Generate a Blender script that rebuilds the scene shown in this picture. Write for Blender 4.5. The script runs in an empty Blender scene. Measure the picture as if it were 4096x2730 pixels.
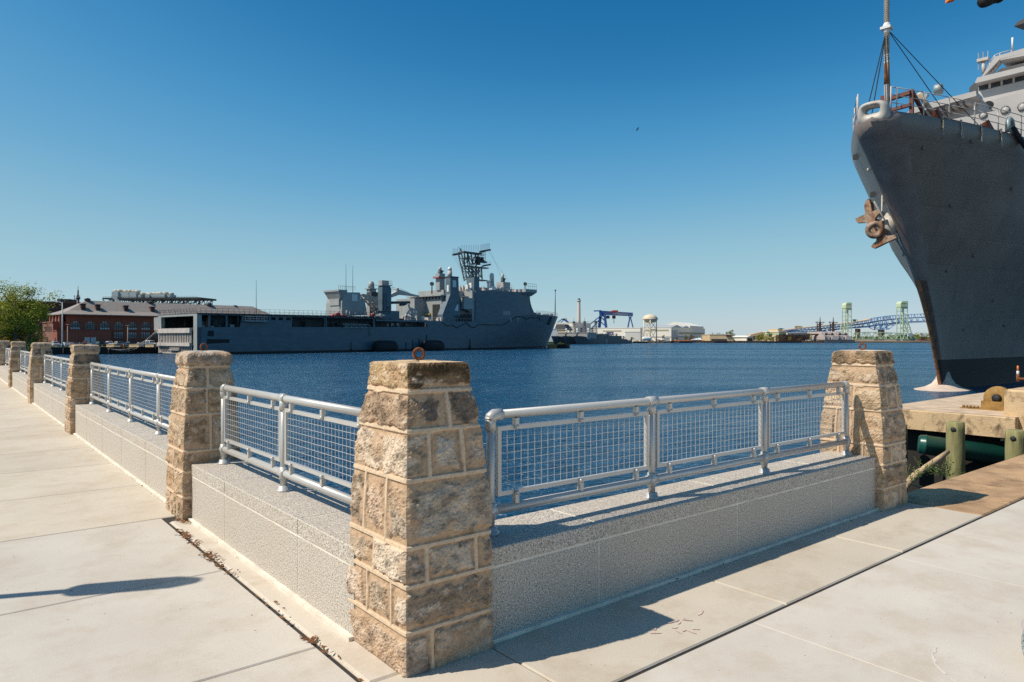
import bpy, bmesh, math, random
from math import radians as R, sin, cos, pi, sqrt, exp
from mathutils import Vector, Matrix, noise
random.seed(7)
SC = bpy.context.scene
COL = SC.collection

# ------------------------------------------------------------------ camera, sky, sun, exposure
FO, CX, HY, EYE, WZ = 2802.6, 2048.0, 1351.0, 1.6, -3.6   # focal length and horizon of the photograph (4096 px wide), eye height, water level
cam_d = bpy.data.cameras.new("camera"); cam = bpy.data.objects.new("camera", cam_d); COL.objects.link(cam)
cam.location = (0, 0, EYE); cam.rotation_euler = (R(90), 0, 0)
cam_d.sensor_width = 36; cam_d.lens = 36 * FO / 4096
cam_d.shift_y = (HY - 1365) / 4096
cam_d.clip_start = 0.05; cam_d.clip_end = 12000
SC.camera = cam

TOSUN = Vector((-0.790, -0.215, 1.0)).normalized()
W_ = bpy.data.worlds.new("World"); SC.world = W_; W_.use_nodes = True
nt = W_.node_tree; nt.nodes.clear()
sky = nt.nodes.new("ShaderNodeTexSky"); sky.sky_type = 'NISHITA'; sky.sun_disc = False
sky.sun_elevation = math.asin(TOSUN.z); sky.sun_rotation = math.atan2(TOSUN.x, TOSUN.y) % (2 * pi)
sky.altitude = 0; sky.air_density = 0.6; sky.dust_density = 0.3; sky.ozone_density = 4.0
# deepen the blue of the clear spring sky channel by channel
pre = nt.nodes.new("ShaderNodeVectorMath"); pre.operation = 'SCALE'; pre.inputs["Scale"].default_value = 0.1
crv = nt.nodes.new("ShaderNodeRGBCurve"); crv.mapping.extend = 'EXTRAPOLATED'
hsv = nt.nodes.new("ShaderNodeVectorMath"); hsv.operation = 'SCALE'; hsv.inputs["Scale"].default_value = 10.0
for ch, pts in enumerate(([(0,0),(.05,.008),(.069,.018),(.09,.052),(.117,.115),(.207,.30),(.334,.41),(.421,.49),(1,1)],
                          [(0,0),(.09,.10),(.125,.165),(.207,.355),(.345,.53),(.489,.60),(.6,.64),(1,.85)],
                          [(0,0),(.2,.29),(.259,.395),(.396,.60),(.5,.64),(.631,.67),(1,.85)])):
    c = crv.mapping.curves[ch]
    while len(c.points) < len(pts): c.points.new(0.5, 0.5)
    for p, q in zip(c.points, pts): p.location = q
crv.mapping.update()
nt.links.new(sky.outputs[0], pre.inputs[0]); nt.links.new(pre.outputs[0], crv.inputs["Color"]); nt.links.new(crv.outputs[0], hsv.inputs[0])
bg = nt.nodes.new("ShaderNodeBackground"); bg.inputs[1].default_value = 0.10
wo = nt.nodes.new("ShaderNodeOutputWorld")
nt.links.new(hsv.outputs[0], bg.inputs[0]); nt.links.new(bg.outputs[0], wo.inputs[0])
sun_d = bpy.data.lights.new("sun", 'SUN'); sun_d.energy = 4.8; sun_d.angle = R(0.5); sun_d.color = (1.0, 0.925, 0.80)
sun = bpy.data.objects.new("sun", sun_d); COL.objects.link(sun); sun.location = (-40, -10, 60)
sun.rotation_euler = TOSUN.to_track_quat('Z', 'Y').to_euler()
SC.view_settings.view_transform = 'Standard'; SC.view_settings.look = 'None'
SC.cycles.use_denoising = False; SC.cycles.sample_clamp_direct = 1.3; SC.cycles.sample_clamp_indirect = 1.2; SC.cycles.caustics_reflective = False; SC.cycles.blur_glossy = 1.0; SC.cycles.use_adaptive_sampling = False
SC.view_settings.exposure = 0.0; SC.view_settings.gamma = 1.0

# ------------------------------------------------------------------ photo <-> world helpers
def at(x, y, Y):
    return Vector(((x - CX) / FO * Y, Y, EYE - (y - HY) / FO * Y))
AU = R(39.0); U = Vector((cos(AU), sin(AU), 0)); V = Vector((-sin(AU), cos(AU), 0))
def AB(a, b, z=0.0):
    return U * a + V * b + Vector((0, 0, z))

# ------------------------------------------------------------------ mesh builder
class MB:
    def __init__(s): s.v = []; s.f = []; s.m = []; s.s = []; s.cur = 0; s.c = None
    def add(s, vs, fs, smooth=False):
        o = len(s.v); s.v += [tuple(p) for p in vs]
        for f in fs: s.f.append([i + o for i in f]); s.m.append(s.cur); s.s.append(smooth)
        return s
    def box(s, x0, x1, y0, y1, z0, z1):
        return s.hexa([(x0,y0,z0),(x1,y0,z0),(x1,y1,z0),(x0,y1,z0),(x0,y0,z1),(x1,y0,z1),(x1,y1,z1),(x0,y1,z1)])
    def hexa(s, p):
        return s.add(p, [(0,3,2,1),(4,5,6,7),(0,1,5,4),(1,2,6,5),(2,3,7,6),(3,0,4,7)])
    def cbox(s, x0, x1, y0, y1, z0, z1, c):      # box with chamfered top edge
        p = [(x0,y0,z0),(x1,y0,z0),(x1,y1,z0),(x0,y1,z0),(x0,y0,z1-c),(x1,y0,z1-c),(x1,y1,z1-c),(x0,y1,z1-c),
             (x0+c,y0+c,z1),(x1-c,y0+c,z1),(x1-c,y1-c,z1),(x0+c,y1-c,z1)]
        return s.add(p, [(0,3,2,1),(8,9,10,11)] + [(i,(i+1)%4,4+(i+1)%4,4+i) for i in range(4)] + [(4+i,4+(i+1)%4,8+(i+1)%4,8+i) for i in range(4)])
    def prism(s, poly, f0, f1, smooth=False):    # poly of 2d points; f0/f1 map (u,v) to the two end faces
        n = len(poly); vs = [f0(*p) for p in poly] + [f1(*p) for p in poly]
        s.add(vs, [tuple(range(n))[::-1], tuple(range(n, 2*n))])
        o = len(s.v) - 2*n
        for i in range(n):
            j = (i+1) % n; s.f.append([o+i, o+j, o+n+j, o+n+i]); s.m.append(s.cur); s.s.append(smooth)
        return s
    def quad(s, a, b, c, d): return s.add([a,b,c,d], [(0,1,2,3)])
    def _frame(s, d):
        d = Vector(d).normalized(); u = Vector((0,0,1)) if abs(d.z) < 0.95 else Vector((1,0,0))
        x = d.cross(u).normalized(); return x, x.cross(d).normalized()
    def bar(s, p, q, w, h=None):
        p = Vector(p); q = Vector(q); h = h or w; x, y = s._frame(q - p); x *= w/2; y *= h/2
        return s.hexa([p-x-y, p+x-y, p+x+y, p-x+y, q-x-y, q+x-y, q+x+y, q-x+y])
    def tube(s, pts, r, n=8, caps=True):
        pts = [Vector(p) for p in pts]; vs = []; fs = []; m = len(pts); x = None
        rr = r if isinstance(r, (list, tuple)) else [r]*m
        for i, p in enumerate(pts):
            d = (pts[min(i+1,m-1)] - pts[max(i-1,0)])
            if x is None: x, y = s._frame(d)
            else:
                d.normalize(); x = (x - d*x.dot(d)).normalized(); y = x.cross(d)
            for k in range(n):
                a = 2*pi*k/n; vs.append(p + (x*cos(a) + y*sin(a))*rr[i])
        for i in range(m-1):
            for k in range(n):
                k2 = (k+1)%n; fs.append((i*n+k, i*n+k2, (i+1)*n+k2, (i+1)*n+k))
        s.add(vs, fs, n > 4)
        if caps:
            o = len(s.v) - m*n
            for f in ([o+k for k in range(n)][::-1], [o+(m-1)*n+k for k in range(n)]): s.f.append(f); s.m.append(s.cur); s.s.append(False)
        return s
    def lathe(s, c, prof, n=16, smooth=True, axis=None):
        c = Vector(c); vs = []; fs = []; m = len(prof)
        if axis is None: X, Y_, Z = Vector((1,0,0)), Vector((0,1,0)), Vector((0,0,1))
        else: Z = Vector(axis).normalized(); X, Y_ = s._frame(Z)
        for r, z in prof:
            for k in range(n):
                a = 2*pi*k/n; vs.append(c + X*(r*cos(a)) + Y_*(r*sin(a)) + Z*z)
        for i in range(m-1):
            for k in range(n):
                k2 = (k+1)%n; fs.append((i*n+k, i*n+k2, (i+1)*n+k2, (i+1)*n+k))
        s.add(vs, fs, smooth); o = len(s.v) - m*n
        if prof[0][0] > 1e-4: s.f.append([o+k for k in range(n)][::-1]); s.m.append(s.cur); s.s.append(False)
        if prof[-1][0] > 1e-4: s.f.append([o+(m-1)*n+k for k in range(n)]); s.m.append(s.cur); s.s.append(False)
        return s
    def ball(s, c, r, n=12, m=7, sz=1.0):
        return s.lathe(c, [(r*sin(pi*i/m) if 0 < i < m else 1e-5, -r*sz*cos(pi*i/m)) for i in range(m+1)], n)
    def torus(s, c, Rr, r, ax, n=24, m=10):
        c = Vector(c); ax = Vector(ax).normalized(); x, y = s._frame(ax); vs = []; fs = []
        for i in range(n):
            a = 2*pi*i/n; d = x*cos(a) + y*sin(a)
            for k in range(m):
                b = 2*pi*k/m; vs.append(c + d*(Rr + r*cos(b)) + ax*(r*sin(b)))
        for i in range(n):
            for k in range(m):
                fs.append((i*m+k, ((i+1)%n)*m+k, ((i+1)%n)*m+(k+1)%m, i*m+(k+1)%m))
        return s.add(vs, fs, True)
    def truss(s, p0, p1, q0, q1, n, w, wd=None, verts=True):   # chords p0-p1 and q0-q1 with a zigzag web
        p0,p1,q0,q1 = map(Vector,(p0,p1,q0,q1)); s.bar(p0,p1,w); s.bar(q0,q1,w); wd = wd or w*0.7
        for i in range(n):
            a, b = i/n, (i+1)/n
            A, B, C, D = p0.lerp(p1,a), p0.lerp(p1,b), q0.lerp(q1,a), q0.lerp(q1,b)
            if i % 2: s.bar(A, D, wd)
            else: s.bar(C, B, wd)
            if verts and i: s.bar(A, C, wd)
        return s
    def build(s, name, mat, parent=None, loc=None, rotz=0.0):
        off = Vector((0,0,0))
        if parent is not None and parent.get("_w"): off = parent.location
        elif loc is not None: off = Vector(loc)
        me = bpy.data.meshes.new(name)
        me.from_pydata([tuple(Vector(p) - off) for p in s.v] if off.length else s.v, [], s.f)
        for x in (mat if isinstance(mat, (list, tuple)) else [mat]): me.materials.append(x)
        me.polygons.foreach_set("material_index", s.m); me.polygons.foreach_set("use_smooth", s.s)
        if s.c:
            at_ = me.color_attributes.new("Col", 'FLOAT_COLOR', 'POINT')
            at_.data.foreach_set("color", [q for c in s.c for q in (c[0], c[1], c[2], 1.0)])
        me.update()
        o = bpy.data.objects.new(name, me); COL.objects.link(o)
        if parent is not None: o.parent = parent
        elif loc is not None: o.location = off
        return o

def thing(name, label, cat, loc=(0,0,0), rotz=0.0, group=None, world=False):
    o = bpy.data.objects.new(name, None); COL.objects.link(o); o.empty_display_size = 0.2
    o.location = loc; o.rotation_euler = (0, 0, rotz)
    if world: o["_w"] = 1
    return tag(o, label, cat, group)
def tag(o, label, cat, group=None):
    o["label"] = label; o["category"] = cat
    if group: o["group"] = group
    return o
def struct(o): o["kind"] = "structure"; return o
def stuff(o): o["kind"] = "stuff"; return o
def dup(o, loc=None, rotz=None, label=None, parent=None, scale=None):
    c = o.copy(); COL.objects.link(c)
    if parent is not None: c.parent = parent
    if loc is not None: c.location = loc
    if rotz is not None: c.rotation_euler = (0, 0, rotz)
    if label: c["label"] = label
    if scale: c.scale = scale
    for ch in list(o.children): dup(ch, parent=c)
    return c
def rad2(x): return x*x
# ------------------------------------------------------------------ materials
def nodes(name):
    m = bpy.data.materials.new(name); m.use_nodes = True; t = m.node_tree; b = t.nodes["Principled BSDF"]
    return m, t, b
def N(t, kind, **kw):
    n = t.nodes.new("ShaderNode" + kind)
    for k, v in kw.items():
        if k in n.inputs: n.inputs[k].default_value = v
        else: setattr(n, k, v)
    return n
def L(t, a, b): t.links.new(a, b)
def coords(t, scale=(1,1,1), rot=(0,0,0), obj=True):
    tc = N(t, "TexCoord"); mp = N(t, "Mapping"); mp.inputs["Scale"].default_value = scale; mp.inputs["Rotation"].default_value = rot
    L(t, tc.outputs["Object"], mp.inputs["Vector"]); return mp.outputs[0]
def ramp(t, fac, stops):
    r = N(t, "ValToRGB"); e = r.color_ramp.elements
    while len(e) < len(stops): e.new(0.5)
    for i, (p, c) in enumerate(stops): e[i].position = p; e[i].color = (*c, 1) if len(c) == 3 else c
    L(t, fac, r.inputs[0]); return r.outputs[0]
def mixc(t, fac, a, b, mode='MIX'):
    m = N(t, "Mix", data_type='RGBA', blend_type=mode)
    for s, v in ((0, fac), (6, a), (7, b)):
        if hasattr(v, "links"): L(t, v, m.inputs[s])
        else: m.inputs[s].default_value = v if not isinstance(v, tuple) else (*v, 1)
    return m.outputs[2]
def nz(t, vec, scale, detail=4, rough=0.55, dist=0.0):
    n = N(t, "TexNoise"); n.inputs["Scale"].default_value = scale; n.inputs["Detail"].default_value = detail
    n.inputs["Roughness"].default_value = rough; n.inputs["Distortion"].default_value = dist
    if vec is not None: L(t, vec, n.inputs["Vector"])
    return n.outputs["Fac"]
def bump(t, b, h, strength, dist=0.01):
    n = N(t, "Bump"); n.inputs["Strength"].default_value = strength; n.inputs["Distance"].default_value = dist
    L(t, h, n.inputs["Height"]); L(t, n.outputs[0], b.inputs["Normal"]); return n
def plain(name, c, rough=0.6, metal=0.0, var=0.18, scale=1.5, c2=None, grime=None, gz=0.16, bmp=0.0, bscale=None, spec=0.5, zs=1.0):
    """paint, stone, metal ...: two tones of a colour mottled by noise, optional streaks of grime or rust"""
    m, t, b = nodes(name); v = coords(t, (1, 1, zs))
    c2 = c2 or tuple(min(1, x*(1-var)) for x in c); c1 = tuple(min(1, x*(1+var*0.6)) for x in c) if c2 is None or var else c
    col = ramp(t, nz(t, v, scale, 5, 0.6), [(0.33, c2), (0.68, c1)])
    if grime:
        gc, amount, gs = grime; v2 = coords(t, (gs, gs, gs*gz))
        f = ramp(t, nz(t, v2, 1.0, 5, 0.65), [(1-amount, (0,0,0)), (min(1, 1-amount+0.16), (1,1,1))])
        col = mixc(t, f, col, gc)
    L(t, col, b.inputs["Base Color"]); b.inputs["Roughness"].default_value = rough; b.inputs["Metallic"].default_value = metal
    b.inputs["Specular IOR Level"].default_value = spec
    if bmp: bump(t, b, nz(t, v, bscale or scale*8, 6, 0.65), bmp, 0.02)
    return m
def attr_mat(name, rough=0.85, bmp=0.6, bscale=60, var=0.35):
    m, t, b = nodes(name); v = coords(t); a = N(t, "VertexColor"); a.layer_name = "Col"
    f = ramp(t, nz(t, v, bscale*0.7, 6, 0.7), [(0.25, (1-var,)*3), (0.75, (1+var*0.5,)*3)])
    L(t, mixc(t, 1.0, a.outputs[0], f, 'MULTIPLY'), b.inputs["Base Color"]); b.inputs["Roughness"].default_value = rough
    b.inputs["Specular IOR Level"].default_value = 0.25
    bump(t, b, nz(t, v, bscale, 8, 0.7), bmp, 0.006); return m

M = {}
M['stone'] = attr_mat("weathered stone", bmp=0.5, var=0.22)
def granite():
    m, t, b = nodes("speckled granite"); v = coords(t)
    f = nz(t, v, 125, 4, 0.75); g = nz(t, v, 105, 3, 0.65)
    col = ramp(t, f, [(0.36, (0.15,0.13,0.11)), (0.46, (0.43,0.39,0.345)), (0.54, (0.68,0.635,0.575)), (0.64, (0.82,0.775,0.715))])
    col = mixc(t, ramp(t, g, [(0.40,(0,0,0)),(0.45,(1,1,1))]), (0.17,0.145,0.12), col)
    big = nz(t, v, 1.6, 4, 0.6); col = mixc(t, ramp(t, big, [(0.35,(0,0,0)),(0.7,(0.35,)*3)]), col, (0.48,0.41,0.335))
    col = mixc(t, 1.0, col, (1.0, 0.965, 0.92), 'MULTIPLY')
    L(t, col, b.inputs["Base Color"]); b.inputs["Roughness"].default_value = 0.7; bump(t, b, f, 0.35, 0.003); return m
M['granite'] = granite()
def concrete(name, ca, cb, stain, rot):
    m, t, b = nodes(name); v = coords(t, (1,1,1)); vb = coords(t, (3, 90, 3), (0,0,rot))
    a = N(t, "VertexColor"); a.layer_name = "Col"
    col = ramp(t, nz(t, v, 0.9, 6, 0.62), [(0.3, ca), (0.7, cb)])
    col = mixc(t, ramp(t, nz(t, v, 2.3, 6, 0.7), [(0.48,(0,0,0)),(0.70,(0.75,)*3)]), col, stain)
    grain = nz(t, v, 160, 5, 0.75); col = mixc(t, 1.0, col, ramp(t, grain, [(0.25,(0.80,)*3),(0.7,(1.06,)*3)]), 'MULTIPLY')
    col = mixc(t, 1.0, col, ramp(t, nz(t, v, 34, 2, 0.5), [(0.235,(0.35,0.3,0.25)),(0.262,(1,1,1))]), 'MULTIPLY')
    col = mixc(t, 1.0, col, a.outputs[0], 'MULTIPLY')
    L(t, col, b.inputs["Base Color"]); b.inputs["Roughness"].default_value = 0.88; b.inputs["Specular IOR Level"].default_value = 0.2
    mx = N(t, "Math", operation='ADD'); L(t, nz(t, vb, 1.0, 3, 0.6), mx.inputs[0]); L(t, grain, mx.inputs[1])
    bump(t, b, mx.outputs[0], 0.30, 0.004); return m
M['pave'] = concrete("broom finished concrete", (0.55,0.50,0.44), (0.64,0.595,0.53), (0.50,0.43,0.345), 0)
M['strip'] = concrete("smooth kerb concrete", (0.56,0.50,0.42), (0.64,0.58,0.50), (0.48,0.40,0.31), 0)
M['rustcon'] = plain("rust stained concrete", (0.50,0.31,0.165), 0.9, var=0.35, scale=2.2, grime=((0.13,0.07,0.035), 0.46, 1.3), bmp=0.5, bscale=60)
M['joint'] = plain("black joint filler", (0.035,0.03,0.026), 0.9, var=0.4, scale=9)
M['grout'] = plain("pale grout", (0.76,0.69,0.58), 0.9, var=0.2, scale=6, bmp=0.3, bscale=70)
M['alu'] = plain("powder coated silver", (0.56,0.54,0.51), 0.36, 0.28, var=0.05, scale=3)
M['wire'] = plain("galvanised wire", (0.62,0.62,0.61), 0.45, 0.3, var=0.05)
M['rust'] = plain("rusty iron", (0.33,0.12,0.045), 0.85, 0.25, var=0.5, scale=40, c2=(0.09,0.035,0.02), bmp=0.8, bscale=90)
M['dark'] = plain("near black", (0.02,0.02,0.022), 0.7, var=0.3)
M['black'] = plain("black rubber", (0.012,0.012,0.013), 0.75, var=0.3, scale=2)
M['white'] = plain("white paint", (0.74,0.73,0.70), 0.5, var=0.08)
M['glass'] = plain("window glass", (0.03,0.045,0.055), 0.08, var=0.3, spec=0.8)
M['pane'] = plain("sky reflecting window pane", (0.30,0.36,0.40), 0.12, 0.75, var=0.25, scale=0.4)
def water():
    m, t, b = nodes("harbour water"); b.inputs["Base Color"].default_value = (0.006, 0.062, 0.135, 1); b.inputs["IOR"].default_value = 1.33
    v1 = coords(t, (0.75, 1.0, 1), (0,0,R(-12))); v2 = coords(t, (0.34, 1.25, 1), (0,0,R(10))); v3 = coords(t, (0.010, 0.045, 1), (0,0,R(4)))
    n1 = nz(t, v1, 0.11, 7, 0.60, 0.3); n2 = nz(t, v2, 1.15, 4, 0.62, 0.5)
    a = N(t, "Math", operation='MULTIPLY_ADD'); L(t, n2, a.inputs[0]); a.inputs[1].default_value = 0.42; L(t, n1, a.inputs[2])
    gust = nz(t, v3, 1.0, 3, 0.5)
    L(t, ramp(t, gust, [(0.38,(0.30,)*3),(0.60,(0.20,)*3)]), b.inputs["Roughness"])
    h = N(t, "Math", operation='MULTIPLY'); L(t, a.outputs[0], h.inputs[0]); L(t, ramp(t, gust, [(0.38,(1.0,)*3),(0.60,(0.78,)*3)]), h.inputs[1])
    bump(t, b, h.outputs[0], 1.0, 3.2); return m
M['water'] = water()
# ship paints
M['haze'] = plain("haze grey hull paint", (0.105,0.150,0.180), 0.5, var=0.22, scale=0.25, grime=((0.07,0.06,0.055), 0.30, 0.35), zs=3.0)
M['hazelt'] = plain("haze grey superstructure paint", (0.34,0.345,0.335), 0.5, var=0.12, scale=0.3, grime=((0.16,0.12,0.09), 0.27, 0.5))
M['pinkgrey'] = plain("faded grey paint", (0.56,0.49,0.44), 0.6, var=0.15, scale=0.6)
M['mast'] = plain("sooty mast grey", (0.06,0.065,0.07), 0.6, var=0.25)
M['boot'] = plain("black boot topping", (0.014,0.012,0.012), 0.6, var=0.4, scale=0.6, grime=((0.09,0.04,0.022), 0.32, 0.8))
M['deckgrey'] = plain("dark deck grey", (0.10,0.105,0.11), 0.7, var=0.2)
M['interior'] = plain("interior grey with painted shade", (0.05,0.06,0.065), 0.7, var=0.4, scale=0.5)  # darkened grey stands in for shade inside the ship's openings
M['red'] = plain("red paint", (0.42,0.04,0.035), 0.5)
M['yellow'] = plain("yellow paint", (0.62,0.40,0.06), 0.5, var=0.2)
M['orange'] = plain("orange paint", (0.75,0.20,0.04), 0.5, var=0.2)
def hull2():
    m, t, b = nodes("charcoal hull plating"); v = coords(t)
    col = ramp(t, nz(t, v, 0.35, 5, 0.6), [(0.3,(0.205,0.166,0.138)),(0.7,(0.270,0.222,0.186))])
    br = N(t, "TexBrick", Scale=1.0); br.offset = 0.5
    br.inputs["Brick Width"].default_value = 8.0; br.inputs["Row Height"].default_value = 2.4; br.inputs["Mortar Size"].default_value = 0.035; br.inputs["Mortar Smooth"].default_value = 1.0
    br.inputs["Color1"].default_value = (0.8,0.8,0.8,1); br.inputs["Color2"].default_value = (1,1,1,1); br.inputs["Mortar"].default_value = (0.42,0.42,0.42,1)
    v2 = coords(t, (1,1,1), (R(90),0,0)); L(t, v2, br.inputs["Vector"])
    col = mixc(t, 0.75, col, br.outputs["Color"], 'MULTIPLY')
    vs = coords(t, (1.1,1.1,0.12)); st = ramp(t, nz(t, vs, 1.0, 5, 0.7), [(0.60,(0,0,0)),(0.74,(0.6,)*3)])
    col = mixc(t, st, col, (0.05,0.035,0.028))
    L(t, col, b.inputs["Base Color"]); b.inputs["Roughness"].default_value = 0.42
    ad = N(t, "Math", operation='MULTIPLY_ADD'); L(t, br.outputs["Fac"], ad.inputs[0]); ad.inputs[1].default_value = -0.35; L(t, nz(t, v, 0.5, 2, 0.5), ad.inputs[2])
    bump(t, b, ad.outputs[0], 0.5, 0.05); return m
M['hull2'] = hull2()
M['stemrust'] = plain("rusty stem plate", (0.14,0.085,0.06), 0.7, var=0.5, scale=1.1, c2=(0.07,0.055,0.05), grime=((0.24,0.08,0.025), 0.42, 1.2))
M['stemgrey'] = plain("mauve grey primer", (0.24,0.195,0.18), 0.55, var=0.18, scale=0.8)
M['palebow'] = plain("pale grey deckhouse paint", (0.46,0.43,0.41), 0.55, var=0.08, scale=0.4, grime=((0.30,0.17,0.09), 0.27, 0.8))
M['nose'] = plain("cream grey fairlead paint", (0.50,0.46,0.41), 0.5, var=0.15, scale=1.2, grime=((0.36,0.15,0.05), 0.34, 0.9))
M['bulb'] = plain("chalky bow paint", (0.66,0.52,0.42), 0.8, var=0.2, scale=1.0, grime=((0.3,0.08,0.04), 0.36, 1.0))
M['bitt'] = plain("ochre mooring iron", (0.32,0.18,0.05), 0.8, var=0.4, scale=6, bmp=0.4)
M['anchor'] = plain("rusty anchor", (0.42,0.29,0.20), 0.75, var=0.3, scale=2.5, c2=(0.14,0.075,0.045), grime=((0.22,0.07,0.025), 0.52, 1.6))
M['rope'] = plain("weathered rope", (0.52,0.44,0.34), 0.9, var=0.3, scale=8)
# land
M['asphalt'] = plain("asphalt", (0.10,0.095,0.09), 0.9, var=0.25, scale=0.3)
M['dirt'] = plain("dry earth", (0.30,0.21,0.13), 0.95, var=0.35, scale=0.06)
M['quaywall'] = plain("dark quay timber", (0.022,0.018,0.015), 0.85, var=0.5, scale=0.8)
M['grass'] = plain("rough grass", (0.10,0.13,0.03), 0.95, var=0.4, scale=0.8)
def brick():
    m, t, b = nodes("red brick"); v = coords(t, (1,1,1), (R(90),0,0)); br = N(t, "TexBrick"); L(t, v, br.inputs["Vector"])
    br.inputs["Scale"].default_value = 1.0; br.inputs["Brick Width"].default_value = 0.5; br.inputs["Row Height"].default_value = 0.18; br.inputs["Mortar Size"].default_value = 0.012
    br.inputs["Color1"].default_value = (0.36,0.095,0.055,1); br.inputs["Color2"].default_value = (0.27,0.07,0.042,1); br.inputs["Mortar"].default_value = (0.26,0.15,0.11,1)
    col = mixc(t, ramp(t, nz(t, v, 0.3, 4, 0.6), [(0.3,(0,0,0)),(0.7,(0.4,)*3)]), br.outputs["Color"], (0.15,0.05,0.035))
    L(t, col, b.inputs["Base Color"]); b.inputs["Roughness"].default_value = 0.85; return m
M['brick'] = brick()
M['darkbrick'] = plain("dark brick", (0.075,0.035,0.028), 0.85, var=0.3)
M['roof'] = plain("grey shingle roof", (0.30,0.255,0.225), 0.85, var=0.15, scale=0.9)
M['roofvent'] = plain("dark purple grey sheet metal", (0.06,0.05,0.06), 0.6)
M['unit'] = plain("galvanised cooling unit", (0.45,0.50,0.50), 0.5, 0.1, var=0.15)
M['steel'] = plain("dark painted steel", (0.03,0.035,0.038), 0.6)
M['redsteel'] = plain("rust red steel", (0.16,0.05,0.035), 0.6)
M['pole'] = plain("galvanised pole", (0.30,0.34,0.34), 0.5, 0.2)
M['tanpole'] = plain("tan painted pole", (0.38,0.27,0.18), 0.6)
M['hall'] = plain("cream metal cladding", (0.82,0.79,0.71), 0.6, var=0.05, scale=0.05)
M['hallband'] = plain("taupe cladding band", (0.40,0.35,0.22), 0.6, var=0.1)
M['hallgrey'] = plain("grey metal cladding", (0.42,0.45,0.47), 0.6, var=0.06, scale=0.05)
M['shutter'] = plain("roller shutter", (0.56,0.57,0.56), 0.55, var=0.06)
M['navy'] = plain("navy stripe paint", (0.05,0.05,0.16), 0.6)
M['tan'] = plain("tan block wall", (0.62,0.47,0.29), 0.8, var=0.1, scale=0.1)
M['craneblue'] = plain("crane blue", (0.035,0.115,0.36), 0.5, var=0.15, scale=0.1)
M['bridgeblue'] = plain("bridge blue", (0.15,0.36,0.72), 0.6, var=0.15, scale=0.1)
M['bridgedark'] = plain("dark bridge deck steel", (0.06,0.06,0.08), 0.8)  # plain dark tone for the road decks
M['bridgegreen'] = plain("pale green bridge paint", (0.50,0.60,0.40), 0.6, var=0.1, scale=0.1)
M['pier'] = plain("brown pier masonry", (0.20,0.12,0.085), 0.85, var=0.3, scale=0.2)
M['cream'] = plain("cream tank paint", (0.72,0.60,0.44), 0.55, var=0.1, scale=0.2, grime=((0.45,0.25,0.13), 0.3, 0.12))
M['chimney'] = plain("pale concrete chimney", (0.62,0.54,0.48), 0.8, var=0.08, scale=0.1)
M['mint'] = plain("mint green cladding", (0.32,0.50,0.33), 0.7)
M['scaff'] = plain("weathered brown scaffold", (0.085,0.055,0.045), 0.85, var=0.5, scale=0.3)
M['signgreen'] = plain("green road sign", (0.01,0.13,0.09), 0.5)
M['pile'] = plain("algae stained timber", (0.30,0.27,0.115), 0.9, var=0.4, scale=7, grime=((0.05,0.045,0.025), 0.46, 5.0), bmp=0.7, bscale=20, zs=0.2)
M['pierend'] = plain("stained tan concrete", (0.66,0.46,0.26), 0.9, var=0.2, scale=1.6, grime=((0.15,0.095,0.055), 0.50, 3.2), gz=0.7, bmp=0.6, bscale=30)
M['pierdeck'] = plain("worn pier deck", (0.60,0.45,0.31), 0.9, var=0.3, scale=2.5, bmp=0.4, bscale=30)
M['greenpipe'] = plain("dark green pipe", (0.012,0.075,0.055), 0.3, var=0.3, scale=2)
M['drift'] = plain("driftwood", (0.62,0.44,0.25), 0.85, var=0.35, scale=6, bmp=0.5)
def leaf(name, a, b_):
    m, t, b = nodes(name); g = N(t, "NewGeometry"); col = ramp(t, g.outputs["Random Per Island"], [(0.0, a), (1.0, b_)])
    L(t, col, b.inputs["Base Color"]); b.inputs["Roughness"].default_value = 0.7
    tr = N(t, "BsdfTranslucent"); L(t, col, tr.inputs[0]); ms = N(t, "MixShader"); ms.inputs[0].default_value = 0.35
    L(t, b.outputs[0], ms.inputs[1]); L(t, tr.outputs[0], ms.inputs[2]); L(t, ms.outputs[0], t.nodes["Material Output"].inputs[0]); return m
M['leaf'] = leaf("spring leaves", (0.19,0.225,0.015), (0.44,0.42,0.045))
M['leafy'] = leaf("olive yellow leaves", (0.20,0.17,0.012), (0.44,0.34,0.03))
M['leafg'] = leaf("mid green leaves", (0.06,0.11,0.016), (0.15,0.21,0.04))
M['leafp'] = leaf("pale green leaves", (0.13,0.19,0.05), (0.22,0.27,0.09))
M['leafb'] = leaf("bare brown twigs", (0.09,0.065,0.035), (0.16,0.12,0.06))
M['bark'] = plain("bark", (0.11,0.085,0.06), 0.9, var=0.35, scale=3)
M['deadleaf'] = plain("dead leaves", (0.20,0.085,0.03), 0.9, var=0.5, scale=30)
M['pink'] = plain("faded pink marking paint", (0.63,0.47,0.41), 0.9, var=0.2, scale=20)
M['stain'] = plain("oil stain", (0.30,0.21,0.13), 0.9, var=0.3, scale=20)
M['palemark'] = plain("pale scuff", (0.66,0.60,0.53), 0.9, var=0.1, scale=20)
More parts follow.
